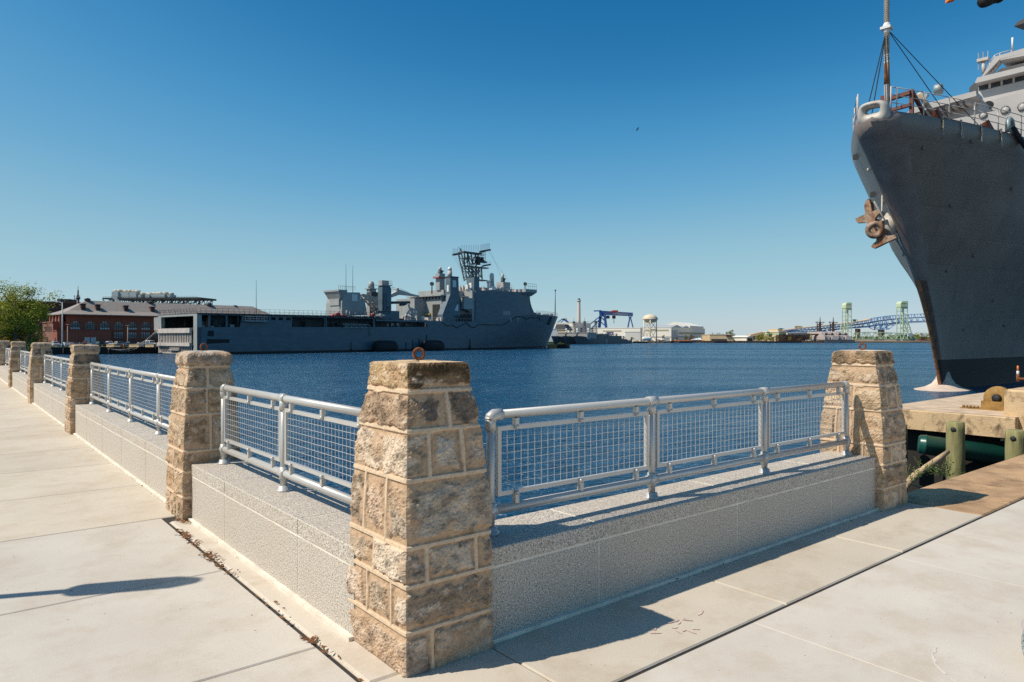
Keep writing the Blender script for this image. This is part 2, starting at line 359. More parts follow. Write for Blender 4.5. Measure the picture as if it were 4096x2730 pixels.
# ------------------------------------------------------------------ ground of the near quay (frame: a along U, b along V)
def ab_obj(mb, name, mat, loc=(0,0,0)):
    o = mb.build(name, mat); o.rotation_euler = (0, 0, AU); o.location = loc; return o
g = MB()
g.box(-90, 2.08, -60, 62, -6.5, -0.012); g.box(2.08, 7.15, -60, 3.36, -6.5, -0.0125); g.box(7.15, 95, -60, 3.05, -6.5, -0.013)
struct(ab_obj(g, "ground", M['joint']))
def slabs(name, mat, rects, cham=0.006, seed=1, tone=0.06, warm=None):
    rnd = random.Random(seed); m = MB(); m.c = []
    for i, (a0, a1, b0, b1) in enumerate(rects):
        n0 = len(m.v); m.cbox(a0, a1, b0, b1, -0.011, rnd.uniform(-0.0012, 0.0012), cham)
        k = 1 + rnd.uniform(-tone, tone); w = warm[i] if warm else (1,1,1)
        m.c += [(k*w[0], k*w[1], k*w[2])] * (len(m.v) - n0)
    return struct(ab_obj(m, name, mat))
G_ = 0.006
rects, warm = [], []
bs = [-8, -4.6, -3.0, -1.35, 0.2, 1.85, 3.45, 4.99, 6.775]
for i in range(len(bs)-1):
    rects.append((-40, 1.493, bs[i]+G_, bs[i+1]-G_)); warm.append((1.0, 0.985, 0.965))
b = 6.775
while b < 60:
    w = 1.68; rects.append((-40, 1.655, b + (0.010 if b < 7 else 0.004), b+w-0.004)); warm.append((0.99, 0.945, 0.87)); b += w
slabs("pavement", M['pave'], rects, 0.007, 3, 0.045, warm)
rects = []
aa = [1.515, 3.53, 5.38, 7.25, 9.1, 11.0, 13, 15, 17, 19, 21, 23, 25]
for i in range(len(aa)-1):
    rects.append((aa[i]+0.0015, aa[i+1]-0.0015, -40, 2.205))
slabs("pavement", M['pave'], rects, 0.003, 5, 0.02, [(1.03,1.01,0.985)]*len(rects))
rects = [(1.519, 1.70, 2.93+0.004, 6.62)]
slabs("kerb_strip", M['strip'], rects, 0.02, 6, 0.03, [(1.02, 0.99, 0.96)])
aa = [1.519, 2.20, 3.93, 5.57, 7.25]
slabs("kerb_strip", M['strip'], [(aa[i]+0.004, aa[i+1]-0.004, 2.235, 2.932) for i in range(4)], 0.008, 8, 0.04, [(0.98,0.955,0.91)]*4)
m = MB(); m.cbox(7.255, 95, 2.235, 3.06, -0.6, 0.001, 0.012)
struct(ab_obj(m, "quay_edge", M['rustcon']))

# small marks on the concrete
def blob(m, a, b, ra, rb, z, n=20, seed=0, rot=0):
    rnd = random.Random(seed); p = []
    for i in range(n):
        t = 2*pi*i/n; k = 0.8 + 0.4*rnd.random(); x, y = ra*cos(t)*k, rb*sin(t)*k
        p.append((a + x*cos(rot) - y*sin(rot), b + x*sin(rot) + y*cos(rot), z))
    m.add(p, [tuple(range(n))])
m = MB(); blob(m, -0.9, 7.9, 0.05, 0.10, 0.0025, seed=3); blob(m, -1.35, 6.9, 0.03, 0.06, 0.0025, seed=4)
struct(ab_obj(m, "stain", M['stain']))
m = MB(); rnd = random.Random(12)
for (ca, cb, n) in ((3.02, 2.48, 5), (3.30, 2.47, 6), (3.22, 2.36, 4)):
    for i in range(n):
        a0 = ca + rnd.uniform(-0.13, 0.13); b0 = cb + rnd.uniform(-0.05, 0.05); r_ = rnd.uniform(0, pi)
        blob(m, a0, b0, rnd.uniform(0.018, 0.04), rnd.uniform(0.005, 0.009), 0.0024 + 0.0002*i, 14, i, r_)
struct(ab_obj(m, "paint_mark", M['pink']))
m = MB(); pts = []
for i in range(24):
    t = R(95 + i*5.2); pts.append((4.02 + 0.46*cos(t), 0.98 + 0.46*sin(t)))
for i in range(23):
    (x0,y0),(x1,y1) = pts[i], pts[i+1]; w = 0.011 + 0.006*sin(i*2.1)
    t0, t1 = R(95+i*5.2), R(95+(i+1)*5.2)
    m.quad((x0,y0,0.0024),(x0-w*cos(t0),y0-w*sin(t0),0.0024),(x1-w*cos(t1),y1-w*sin(t1),0.0024),(x1,y1,0.0024))
struct(ab_obj(m, "scuff_mark", M['palemark']))
# dead leaves caught in the joint
m = MB(); rnd = random.Random(5)
def leafbit(a, b, s):
    r_ = rnd.uniform(0, pi); ca, sa = cos(r_), sin(r_); z = 0.003 + rnd.random()*0.012; w = s*rnd.uniform(0.25, 0.45); t = rnd.uniform(-0.006, 0.012)
    P = [(-s, 0, z), (0, -w, z + t), (s, 0, z + 0.004), (0, w, z - t*0.3)]
    m.add([(a + x*ca - y*sa, b + x*sa + y*ca, max(0.0025, zz)) for x, y, zz in P], [(0,1,2,3)])
for (bc, sp, n) in ((6.05, 0.12, 55), (5.75, 0.06, 22), (5.35, 0.12, 60), (5.12, 0.06, 18), (4.85, 0.05, 10), (4.1, 0.2, 14), (3.48, 0.07, 26), (2.9, 0.3, 10)):
    for i in range(n): leafbit(1.505 + rnd.gauss(0, 0.022), bc + rnd.gauss(0, sp), rnd.uniform(0.008, 0.026))
for i in range(60): leafbit(1.62 + rnd.gauss(0, 0.025), 6.55 + rnd.gauss(0, 0.06), rnd.uniform(0.008, 0.024))
for i in range(50): leafbit(1.655 + rnd.gauss(0, 0.008), rnd.uniform(4, 20), rnd.uniform(0.006, 0.02))
for i in range(60): leafbit(rnd.uniform(-3, 5), rnd.uniform(2.0, 8), rnd.uniform(0.004, 0.01)) 
for i in range(30): leafbit(rnd.uniform(2.3, 6.6), 2.9 + rnd.gauss(0, 0.012), rnd.uniform(0.006, 0.018))
stuff(ab_obj(m, "dead_leaves", M['deadleaf']))

# ------------------------------------------------------------------ stone pillars
ZC = [0, 0.20, 0.42, 0.60, 0.915, 1.145, 1.333, 1.473]
PAL = [(0.53,0.44,0.33), (0.60,0.51,0.40), (0.39,0.31,0.225), (0.47,0.36,0.24), (0.34,0.265,0.19), (0.62,0.53,0.43), (0.45,0.38,0.30)]
MORT, RIBB = (0.50,0.37,0.255), (0.67,0.545,0.41)
def smooth(a, b, x):
    t = max(0.0, min(1.0, (x-a)/(b-a))); return t*t*(3-2*t)
def lerp3(a, b, t): return tuple(x + (y-x)*t for x, y in zip(a, b))
def interp(tab, z):
    for i in range(len(tab)-1):
        if z <= tab[i+1][0]:
            t = (z - tab[i][0])/(tab[i+1][0]-tab[i][0]); return tab[i][1]+(tab[i+1][1]-tab[i][1])*t, tab[i][2]+(tab[i+1][2]-tab[i][2])*t
    return tab[-1][1], tab[-1][2]
PROF = [(0,.248,.30),(.2,.253,.302),(.42,.252,.30),(.6,.246,.295),(.76,.243,.287),(.915,.233,.272),(1.145,.213,.245),(1.333,.187,.205),(1.473,.178,.186)]
def pillar(a, b, label, res=0.02, seed=1, layout=None, prof=PROF, tint=None, capround=0.012, capbulge=None):
    rnd = random.Random(seed); root = thing("stone_pillar", label, "pillar", AB(a, b), AU, "stone pillars of the quay balustrade")
    if layout is None:
        layout = {}
        for sd in range(4):
            layout[sd] = []
            for c in range(6):
                n = rnd.choice([1,2,2,3]) if (c+sd) % 2 else rnd.choice([1,2])
                layout[sd].append(sorted(i/n + rnd.uniform(-.12,.12) for i in range(1, n)))
            layout[sd].append([])
    tint = tint or {}
    stones = {}
    def stone(sd, c, j):
        k = (sd, c, j)
        if k not in stones:
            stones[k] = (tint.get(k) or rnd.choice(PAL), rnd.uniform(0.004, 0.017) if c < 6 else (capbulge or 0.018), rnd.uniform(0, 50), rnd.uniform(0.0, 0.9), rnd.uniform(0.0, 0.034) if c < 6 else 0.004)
        return stones[k]
    def ev(sd, t, z, ln, P):
        c = 6
        for i in range(7):
            if z < ZC[i+1]: c = i; break
        sp = [0.0] + layout[sd][c] + [1.0]; j = 0
        while j < len(sp)-2 and t > sp[j+1]: j += 1
        dz0, dz1 = z-ZC[c], ZC[c+1]-z; d = 9
        if c > 0: d = min(d, dz0)
        if c < 6: d = min(d, dz1)
        dt = 9
        if j > 0: dt = min(dt, (t-sp[j])*ln)
        if j < len(sp)-2: dt = min(dt, (sp[j+1]-t)*ln)
        col, bul, off, pat, mw = stone(sd, c, j)
        q = Vector(P)
        wob = noise.noise(q*9 + Vector((3,1,7)))*0.003
        d2 = min(d, dt) + wob
        nb = noise.fractal(q*14 + Vector((off, 0, 0)), 1.0, 2.0, 4)
        nf = noise.fractal(q*55 + Vector((0, off, 0)), 0.9, 2.0, 4)
        rib = 1 - smooth(0.0095, 0.0125, d2)
        msk = smooth(0.014 + mw, 0.014 + mw + 0.014, d2 + nb*0.03)
        # the stone itself: two tones, dark lichen, white quartz
        q2 = q*Vector((1,1,2.0)).length*0.0 + Vector((q.x*10, q.y*10, q.z*16))
        n1 = noise.fractal(q2 + Vector((off, off, 0)), 0.8, 2.0, 5); n2 = noise.fractal(q*24 + Vector((0, 0, off)), 0.8, 2.0, 4)
        s = lerp3(col, tuple(x*0.62 for x in col), smooth(-0.05, 0.5, n1))
        s = lerp3(s, (0.105,0.082,0.062), smooth(0.55 - 0.35*pat, 0.95 - 0.30*pat, n2*0.6 + 0.6*n1)*0.8)
        s = lerp3(s, (0.66,0.60,0.53), smooth(0.25, 0.6, -n1*0.9 + nf*0.2)*0.7); s = lerp3(s, MORT, smooth(0.0, 0.5, noise.noise(q*7 + Vector((9,off,2))))*0.6)
        s = (s[0]*1.03, s[1]*0.97, s[2]*0.90)
        mo = lerp3(MORT, tuple(x*0.72 for x in MORT), smooth(0.0, 0.5, nb))
        cc = lerp3(mo, s, msk); cc = lerp3(cc, RIBB, rib)
        cc = tuple(x*(1 + nf*0.16)*k_ for x, k_ in zip(cc, (1.03, 0.95, 0.87)))
        face = bul + nb*0.010 + abs(nf)*0.010 - 0.002
        dd = rib*0.010 + (1-rib)*((1-msk)*(nf*0.0025 + smooth(0.012, 0.05, d2)*bul*0.45) + msk*max(0.003, face))
        return dd, cc
    zs = [0.0]
    while zs[-1] < 1.473 - res*0.5: zs.append(min(1.473, zs[-1] + res))
    zs[-1] = 1.473
    n0 = max(8, int(0.5/res)); n1 = max(8, int(0.6/res)); per = []
    for sd, n in ((0, n0), (1, n1), (2, n0), (3, n1)):
        for i in range(n): per.append((sd, i/n))
    NP = len(per); m = MB(); m.c = []; vs = []; ring = None
    C4 = [(-1,-1),(1,-1),(1,1),(-1,1)]; NRM = [(0,-1),(1,0),(0,1),(-1,0)]
    for z in zs:
        hx, hy = interp(prof, z); cr = 0.0
        if z > 1.473 - capround: cr = capround - sqrt(max(0, capround**2 - (z - 1.473 + capround)**2))
        for sd, t in per:
            c0, c1 = C4[sd], C4[(sd+1)%4]; ln = 2*(hx if sd % 2 == 0 else hy)
            x = (c0[0] + (c1[0]-c0[0])*t)*(hx-cr); y = (c0[1] + (c1[1]-c0[1])*t)*(hy-cr)
            P = (x + a*3.1, y + b*3.7, z)
            if t == 0:
                d1, k1 = ev(sd, 0.0, z, ln, P); pr = (sd+3) % 4; d2_, k2 = ev(pr, 1.0, z, ln, P)
                d = (d1 + d2_)/2 - 0.004; col = lerp3(k1, k2, 0.5); n = Vector((NRM[sd][0]+NRM[pr][0], NRM[sd][1]+NRM[pr][1], 0))*0.75
            else:
                d, col = ev(sd, t, z, ln, P); n = Vector((*NRM[sd], 0))
                e = min(t, 1-t)*ln
                if e < 0.02: d -= 0.004*(1-e/0.02)
            if z == 0: d *= 0.6
            vs.append((x + n.x*d, y + n.y*d, z - (0.0 if z else 0.012))); m.c.append(col)
    fs = []
    for i in range(len(zs)-1):
        for k in range(NP):
            k2 = (k+1) % NP; fs.append((i*NP+k, i*NP+k2, (i+1)*NP+k2, (i+1)*NP+k))
    # top
    base = (len(zs)-1)*NP; rings = [base]
    tc = tint.get('top', (0.52,0.43,0.31))
    for q in (0.93, 0.75, 0.5, 0.25, 0.02):
        o = len(vs); rings.append(o)
        for k in range(NP):
            x, y, z = vs[base+k]; h = noise.fractal(Vector((x*16+seed, y*16, 1)), 0.9, 2.0, 3)*0.006
            vs.append((x*q, y*q, 1.473 + h + 0.006*(1-q))); m.c.append(tuple(u*(1+h*20) for u in tc))
    for i in range(len(rings)-1):
        for k in range(NP):
            k2 = (k+1) % NP; fs.append((rings[i]+k, rings[i]+k2, rings[i+1]+k2, rings[i+1]+k))
    fs.append(tuple(rings[-1]+k for k in range(NP)))
    m.add(vs, fs, False)
    m.build("masonry", M['stone'], root)
    r = MB(); d = -AB(a, b).normalized(); loc = Vector((d.dot(U), d.dot(V), 0)); loc = (loc + Vector((rnd.uniform(-.25,.25), rnd.uniform(-.25,.25), 0))).normalized()
    r.torus((0, 0, 1.473+0.041), 0.0265, 0.0085, loc, 28, 10); r.lathe((0,0,1.470), [(0.016,0),(0.014,0.012),(0.008,0.014)], 12)
    r.build("ring", M['rust'], root)
    return root
L1 = {0: [[.28],[],[.22,.80],[],[.27,.72],[.58],[]], 3: [[],[.37,.78],[.47],[.28,.67],[],[],[]],
      1: [[.5],[.4],[.3,.7],[.5],[.45],[],[]], 2: [[.5],[],[.4],[.6],[.5],[],[]]}
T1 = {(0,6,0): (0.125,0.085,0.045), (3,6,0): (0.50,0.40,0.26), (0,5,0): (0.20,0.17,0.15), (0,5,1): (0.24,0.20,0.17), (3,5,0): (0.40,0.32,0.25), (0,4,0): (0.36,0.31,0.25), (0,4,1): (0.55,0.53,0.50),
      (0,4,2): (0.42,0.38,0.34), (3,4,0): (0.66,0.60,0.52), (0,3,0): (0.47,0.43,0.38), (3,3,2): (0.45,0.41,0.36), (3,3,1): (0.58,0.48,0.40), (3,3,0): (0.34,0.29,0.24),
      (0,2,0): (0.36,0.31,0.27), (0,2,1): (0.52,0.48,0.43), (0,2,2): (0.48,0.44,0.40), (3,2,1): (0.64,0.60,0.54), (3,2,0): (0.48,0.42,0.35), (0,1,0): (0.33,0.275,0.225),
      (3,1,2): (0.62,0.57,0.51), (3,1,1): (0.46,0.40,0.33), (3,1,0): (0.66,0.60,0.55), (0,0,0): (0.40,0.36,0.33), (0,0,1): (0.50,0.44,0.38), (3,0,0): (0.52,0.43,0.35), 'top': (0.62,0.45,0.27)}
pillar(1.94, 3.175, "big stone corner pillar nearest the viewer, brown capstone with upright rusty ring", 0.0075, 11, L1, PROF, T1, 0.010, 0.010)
P2 = [(0,.245,.275),(.2,.25,.28),(.42,.247,.278),(.6,.24,.27),(.915,.222,.25),(1.145,.205,.225),(1.29,.180,.190),(1.333,.174,.182),(1.38,.182,.190),(1.473,.176,.184)]
pillar(1.86, 6.82, "pale stone pillar with rounded grey capstone just left of the nearest corner pillar", 0.011, 23, None, P2, {(0,6,0): (0.42,0.37,0.33), (3,6,0): (0.52,0.46,0.40), 'top': (0.5,0.45,0.38)}, 0.05, 0.022)
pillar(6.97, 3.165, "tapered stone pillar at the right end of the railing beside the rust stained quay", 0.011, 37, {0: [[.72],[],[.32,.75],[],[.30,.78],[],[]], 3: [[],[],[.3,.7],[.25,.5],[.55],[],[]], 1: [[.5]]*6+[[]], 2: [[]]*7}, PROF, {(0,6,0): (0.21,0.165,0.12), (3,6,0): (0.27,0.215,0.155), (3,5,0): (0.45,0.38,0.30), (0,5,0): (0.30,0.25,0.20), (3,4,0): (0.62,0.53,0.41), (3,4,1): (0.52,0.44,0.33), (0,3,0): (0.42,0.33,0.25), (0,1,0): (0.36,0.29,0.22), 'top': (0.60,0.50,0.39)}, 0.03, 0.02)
for b_, sd, r_, lab in ((13.85, 5, 0.02, "third stone pillar along the left railing, dark band under a craggy cap"),
                    (20.85, 6, 0.03, "fourth stone pillar down the left railing, in front of the brick wing"),
                    (27.75, 7, 0.035, "fifth stone pillar down the left railing, below the tree trunk"),
                    (34.7, 8, 0.04, "farthest stone pillar wholly seen at the left edge of the photo"),
                    (41.7, 9, 0.05, "last stone pillar cut off by the left edge of the photo")):
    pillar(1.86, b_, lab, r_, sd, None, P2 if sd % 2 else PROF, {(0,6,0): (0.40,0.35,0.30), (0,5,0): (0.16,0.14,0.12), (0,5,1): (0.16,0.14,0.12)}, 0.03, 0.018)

# ------------------------------------------------------------------ granite parapet walls
def parapet(label, loc, rot, length, joints, inner=1):
    """local x along the wall, y = 0 front face, y grows to the water"""
    t = thing("parapet_wall", label, "wall", loc, rot, "granite parapet walls between the pillars")
    core = MB(); core.box(0, length, 0.002, 0.448, 0, 0.487); core.box(0, length, -0.03*inner, 0.01, 0, 0.022); core.build("mortar", M['grout'], t)
    js = [0] + joints + [length]
    base = MB(); cap = MB()
    for i in range(len(js)-1):
        x0, x1 = js[i] + (0.0065 if i else 0), js[i+1] - (0.0065 if i < len(js)-2 else 0)
        base.box(x0, x1, 0, 0.45, 0.018, 0.379); cap.cbox(x0, x1, -0.002, 0.452, 0.396, 0.49, 0.005)
    base.build("base_course", M['granite'], t); cap.build("coping", M['granite'], t)
    return t
def walldir(a0, b0, a1, b1):   # wall along U (plaza at -b) or along V (plaza at -a)
    return AB(a0, b0), AU
parapet("granite parapet in shadow under the right railing", AB(2.12, 2.93), AU, 4.66, [0.925, 2.364, 3.767])
# left walls run along -V seen from the plaza: local x = -V, local y = +U
def leftwall(b0, b1, label, js): return parapet(label, AB(1.68, b1), AU - pi/2, b1-b0, [b1-j for j in sorted(js, reverse=True)])
leftwall(3.40, 6.58, "sunlit granite parapet between the two nearest pillars on the left", [4.157, 5.594])
LB = [6.82, 13.85, 20.85, 27.75, 34.7, 41.7]
names = ["second sunlit granite parapet from the corner on the left walk", "third granite parapet down the left walk", "fourth granite parapet down the left walk", "fifth granite parapet down the left walk, below the tree", "last granite parapet at the left edge of the photo"]
for i in range(5): leftwall(LB[i]+0.2, LB[i+1]-0.2, names[i], [LB[i]+0.2+1.33*k for k in range(1,5)])

# ------------------------------------------------------------------ railings
ZT, ZB = 1.16, 0.62
def railing(label, loc, rot, posts):
    t = thing("railing", label, "railing", loc, rot, "silver tube railings with wire mesh")
    for i, x in enumerate(posts):
        end = i in (0, len(posts)-1); s = 1 if i == 0 else -1
        m = MB(); m.tube([(x,0,0.49),(x,0,ZT-0.02)], 0.024, 14)
        m.tube([(x,0,ZT-0.085),(x,0,ZT-0.01)], 0.031, 14)
        if end: m.tube([(x,0,ZT-0.03),(x+s*0.006,0,ZT-0.008),(x+s*0.02,0,ZT),(x+s*0.075,0,ZT)], 0.034, 14)
        else: m.tube([(x-0.045,0,ZT),(x+0.045,0,ZT)], 0.034, 14)
        a_, b_ = (x-0.03 if s < 0 or not end else x-0.026), (x+0.03 if s > 0 or not end else x+0.026)
        m.tube([(a_-0.012*(not end),0,ZB),(b_+0.012*(not end),0,ZB)], 0.034, 14); m.tube([(x,0,ZB-0.05),(x,0,ZB+0.045)], 0.031, 14)
        p = m.build("post", M['alu'], t)
        f = MB(); f.lathe((x,0,0.489), [(0.052,0),(0.052,0.012),(0.042,0.014),(0.038,0.04),(0.030,0.042)], 18); f.build("base_flange", M['alu'], p)
    m = MB(); m.tube([(posts[0]+0.02,0,ZT),(posts[-1]-0.02,0,ZT)], 0.0265, 16); m.build("handrail", M['alu'], t)
    m = MB(); m.tube([(posts[0]+0.02,0,ZB),(posts[-1]-0.02,0,ZB)], 0.0265, 16); m.build("lower_rail", M['alu'], t)
    for i in range(len(posts)-1):
        x0, x1 = posts[i]+0.045, posts[i+1]-0.045; z0, z1 = 0.695, 1.092
        f = MB(); w = 0.025; dp = 0.012
        f.box(x0, x1, -dp, dp, z1-w, z1); f.box(x0, x1, -dp, dp, z0, z0+w); f.box(x0, x0+w, -dp, dp, z0+w, z1-w); f.box(x1-w, x1, -dp, dp, z0+w, z1-w)
        f = f.build("mesh_panel", M['alu'], t)
        n = 23; g_ = MB()
        for k in range(1, n+1):
            x = x0 + w + (x1-x0-2*w)*k/(n+1); g_.tube([(x,0.002,z0+w),(x,0.002,z1-w)], 0.0016, 5, False)
        for k in range(1, 8):
            z = z0 + w + (z1-z0-2*w)*k/8; g_.tube([(x0+w,-0.002,z),(x1-w,-0.002,z)], 0.0016, 5, False)
        g_.build("wire_mesh", M['wire'], f)
        for k in (0.10, 0.5, 0.90):
            x = x0 + (x1-x0)*k
            c = MB(); c.box(x-0.014, x+0.014, -0.026, 0.004, z1-0.012, ZT-0.026); c.lathe((x,-0.02,z1-0.02), [(0.013,0),(0.013,0.022)], 8); c.build("clip", M['alu'], f)
            c = MB(); c.box(x-0.014, x+0.014, -0.026, 0.004, ZB+0.022, z0+0.012); c.lathe((x,-0.02,z0-0.004), [(0.013,0),(0.013,0.024)], 8); c.build("clip", M['alu'], f)
    return t
railing("silver railing on the right parapet, three mesh panels", AB(0, 3.157), AU, [2.40, 3.80, 5.215, 6.62])
def leftrail(bhi, posts, label): return railing(label, AB(1.907, bhi), AU - pi/2, posts)
leftrail(6.38, [0, 1.40, 2.80], "silver railing between the two nearest pillars on the left")
first = leftrail(13.44, [0, 1.555, 3.11, 4.665, 6.22], "long silver railing behind the second pillar on the left walk")
for i, lab in enumerate(["third silver railing down the left walk", "fourth silver railing down the left walk", "fifth silver railing down the left walk", "last silver railing at the left edge of the photo"]):
    dup(first, AB(1.907, LB[i+2]-0.42), AU - pi/2, lab)

# low black basket at the right edge
bk = thing("wire_basket", "low black woven basket cut by the right edge of the photo", "basket", (2.80, 3.32, 0))
m = MB(); n = 44
for i in range(n):
    for d in (1, -1):
        m.tube([(0.31*cos(2*pi*(i + d*4*k/6)/n)*(0.95+0.05*sin(pi*k/6)), 0.31*sin(2*pi*(i + d*4*k/6)/n)*(0.95+0.05*sin(pi*k/6)), 0.004+0.15*k/6) for k in range(7)], 0.0042, 5)
m.build("woven_side", M['pole'], bk)
m = MB(); m.torus((0,0,0.165), 0.298, 0.016, (0,0,1), 48, 8); m.build("rim", M['palebow'], bk)
m = MB(); m.lathe((0,0,0), [(0.285,0.002),(0.285,0.14),(0.24,0.16)], 40); m.build("liner", M['black'], bk)

# the lamp whose shadow falls on the walk stands left of the frame
lp = thing("street_lamp", "slim street lamp left of the frame casting the long shadow on the walk", "street lamp", (-4.86, 3.86, 0))
m = MB(); m.lathe((0,0,0), [(0.10,0),(0.10,0.05),(0.05,0.12),(0.04,3.0)], 14); m.build("pole", M['pole'], lp)
m = MB(); m.lathe((0,0,2.68), [(0.05,0),(0.115,0.03),(0.12,0.45),(0.115,0.66),(0.07,0.80),(0.001,0.84)], 16); m.build("lantern", M['pole'], lp)
# ------------------------------------------------------------------ harbour water
m = MB(); m.quad((-6000,-200,WZ),(6000,-200,WZ),(6000,9000,WZ),(-6000,9000,WZ))
struct(m.build("water", M['water']))
# ------------------------------------------------------------------ grey dock landing ship moored on the left
S0 = Vector((-94.4, 210.0, WZ)); SA = (0.6626, 0.749); SROT = math.atan2(SA[1], SA[0])
def Ss(x, y, t=0.0):          # a point of the photo on the fore-and-aft plane t -> (s along the ship, height over water)
    k = (x-CX)/FO; s = (k*(210 + .6626*t) + 94.4 + .749*t)/(.6626 - .749*k); Y = 210 + .6626*t + .749*s
    return s, 5.2 - (y-HY)/FO*Y
def St(x, y, s):              # the same on the athwartships plane s -> (t to port, height)
    k = (x-CX)/FO; t = (-94.4 + .6626*s - k*(210 + .749*s))/(.749 + .6626*k); Y = 210 + .6626*t + .749*s
    return t, 5.2 - (y-HY)/FO*Y
c2 = lambda x, y: (600 + .34*x, 1000 + .34*y)
c3 = lambda x, y: (1300 + .425*x, 950 + .425*y)
c7 = lambda x, y: (1650 + .2678*x, 980 + .2678*y)
c8 = lambda x, y: (1300 + .2041*x, 1080 + .2041*y)
c9 = lambda x, y: (1950 + .2041*x, 1080 + .2041*y)
ship = thing("landing_ship", "long blue grey dock landing ship with open stern gate moored across the basin", "ship", S0, SROT)
BM = 28.0; LB_ = 185.0; HM = BM/2
def hb(s, h):                 # half breadth
    f = max(0, min(1, (h+1)/17)); s0 = 104 + 26*f; sE = 184.5 + 10*max(0, h)/16.3; p = 1.75 + 0.75*f
    if s <= s0: return HM
    if s >= sE: return 0.02
    u = (s-s0)/(sE-s0); return max(0.05, HM*(1-u**p))
def strip(m, ss, h0, h1, sides=(-1, 1), nh=6):
    """hull side plating between heights h0(s) and h1(s)"""
    for sd in sides:
        vs = []; n = len(ss)
        for j in range(nh+1):
            for s in ss:
                a, b = h0(s), h1(s); h = a + (b-a)*j/nh; e = 184.5 + 10*max(0, h)/16.3
                s2 = min(s, e) if s < 190 else e
                vs.append((s2, HM + sd*hb(s2, h), h))
        fs = []
        for j in range(nh):
            for i in range(n-1):
                q = (j*n+i, j*n+i+1, (j+1)*n+i+1, (j+1)*n+i); fs.append(q if sd < 0 else q[::-1])
        m.add(vs, fs, True)
ssH = [0, 20, 40, 60, 80, 100, 110, 120] + [124+3*i for i in range(21)] + [186, 188.5, 191, 193, 196]
HO = 8.3                       # sill of the side openings
top_low = lambda s: HO if s < 84 else (11.9 if s < 119 else 11.9 + (15.6-11.9)*smooth(119, 150, s))
top = lambda s: HO + 0.012*s if s <= 92 else (11.9 if s < 117 else 12.2 + 4.0*smooth(117, 165, s) )
ssA = [0, 20, 40, 60, 80, 91.9]; ssB = [91.9, 92.1, 98, 104, 110, 116.9]; ssC = [116.9, 117.1] + [120+3*i for i in range(22)] + [188, 190, 192, 196]
m = MB(); strip(m, ssA, lambda s: -2.5, top); strip(m, ssB, lambda s: -2.5, lambda s: 11.9); strip(m, ssC, lambda s: -2.5, top)
# stern edges and main deck lids
m.quad((91.9,0.3,0),(91.9,0.3,11.9),(91.9,0.3,11.9),(91.9,0.3,0))
for s0, s1, h in ((92, 117, 11.85),): m.quad((s0,0,h),(s1,0,h),(s1,BM,h),(s0,BM,h))
dk = [120+4*i for i in range(19)]; n = len(dk); vs = [(s, HM-hb(s, top(s)), top(s)-0.05) for s in dk] + [(s, HM+hb(s, top(s)), top(s)-0.05) for s in dk]
m.add(vs, [(i, i+1, n+i+1, n+i) for i in range(n-1)])
m.quad((116.9,0,11.8),(116.9,BM,11.8),(116.9,BM,12.3),(116.9,0,12.3))
# upper side plating aft, with the openings left free
def plate(x0, x1, y0, y1, t0=0.0, t1=0.45):
    (s0, h0), (s1, _), (_, h1) = Ss(x0, y1), Ss(x1, y1), Ss(x0, y0); m.box(s0, s1, t0, t1, h0, h1)
def HD(s): return 12.55 + 0.006*s      # flight deck level
for a, b in ((569, 560), ): pass
posts = [(c2(550,0)[0], c2(572,0)[0]), (c2(694,0)[0], c2(712,0)[0]), (c2(895,0)[0], c2(912,0)[0])]
for x0, x1 in posts:
    s0, s1 = Ss(x0, 1300)[0], Ss(x1, 1300)[0]; m.box(max(0, s0), s1, 0.02, 0.5, 8.2, 12.2)
sP0, sP1 = Ss(c2(1092,0)[0], 1300)[0], Ss(c2(1672,0)[0], 1300)[0]     # plated part with oval slots
hs0, hs1 = 10.9, 11.75
m.box(sP0, sP1, 0.02, 0.5, 8.2, hs0); m.box(sP0, sP1, 0.02, 0.5, hs1, 12.3)
slots = [Ss(c2(x,0)[0], 1300)[0] for x in (1110, 1168, 1195, 1250, 1268, 1325, 1340, 1400, 1425, 1482, 1512, 1568, 1600, 1655)]
xs = [sP0] + slots + [sP1]
for i in range(0, len(xs), 2): m.box(xs[i], xs[i+1], 0.02, 0.5, hs0, hs1)
m.hexa([(sP0-1.0,0.02,8.2),(sP0,0.02,8.2),(sP0,0.5,8.2),(sP0-1.0,0.5,8.2),(sP0-0.1,0.02,12.2),(sP0,0.02,12.2),(sP0,0.5,12.2),(sP0-0.1,0.5,12.2)])
for x in (c2(2062,0)[0], c8(18,0)[0], c8(962,0)[0]):
    s = Ss(x, 1300)[0]; m.box(s-0.3, s+0.3, 0.02, 0.4, 8.5, 12.6)
sE0 = Ss(c8(1000,0)[0], 1300)[0]; sE1 = Ss(c8(1690,0)[0], 1300)[0]
m.box(sE0, 92, 0.02, 0.4, 11.3, 11.9)
for i in range(7):             # rounded forward end of the long opening
    a0, a1 = pi/2*i/7, pi/2*(i+1)/7; r_ = 2.6
    m.quad((92-r_*(1-sin(a0)),0.03,11.3-r_*(1-cos(a0))*0.9),(92-r_*(1-sin(a1)),0.03,11.3-r_*(1-cos(a1))*0.9),(92.1,0.03,11.3-r_*(1-cos(a1))*0.9),(92.1,0.03,11.3-r_*(1-cos(a0))*0.9))
m.box(0, sP0+58, 0.01, 0.45, 12.05, 12.5)
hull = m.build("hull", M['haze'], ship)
m = MB(); strip(m, ssH, lambda s: -2.0, lambda s: 0.75, nh=2); 
m.v = [(x, HM + (y-HM)*1.003 + (0.03 if y > HM else -0.03), z) for x, y, z in m.v]; m.build("waterline_band", M['boot'], ship)
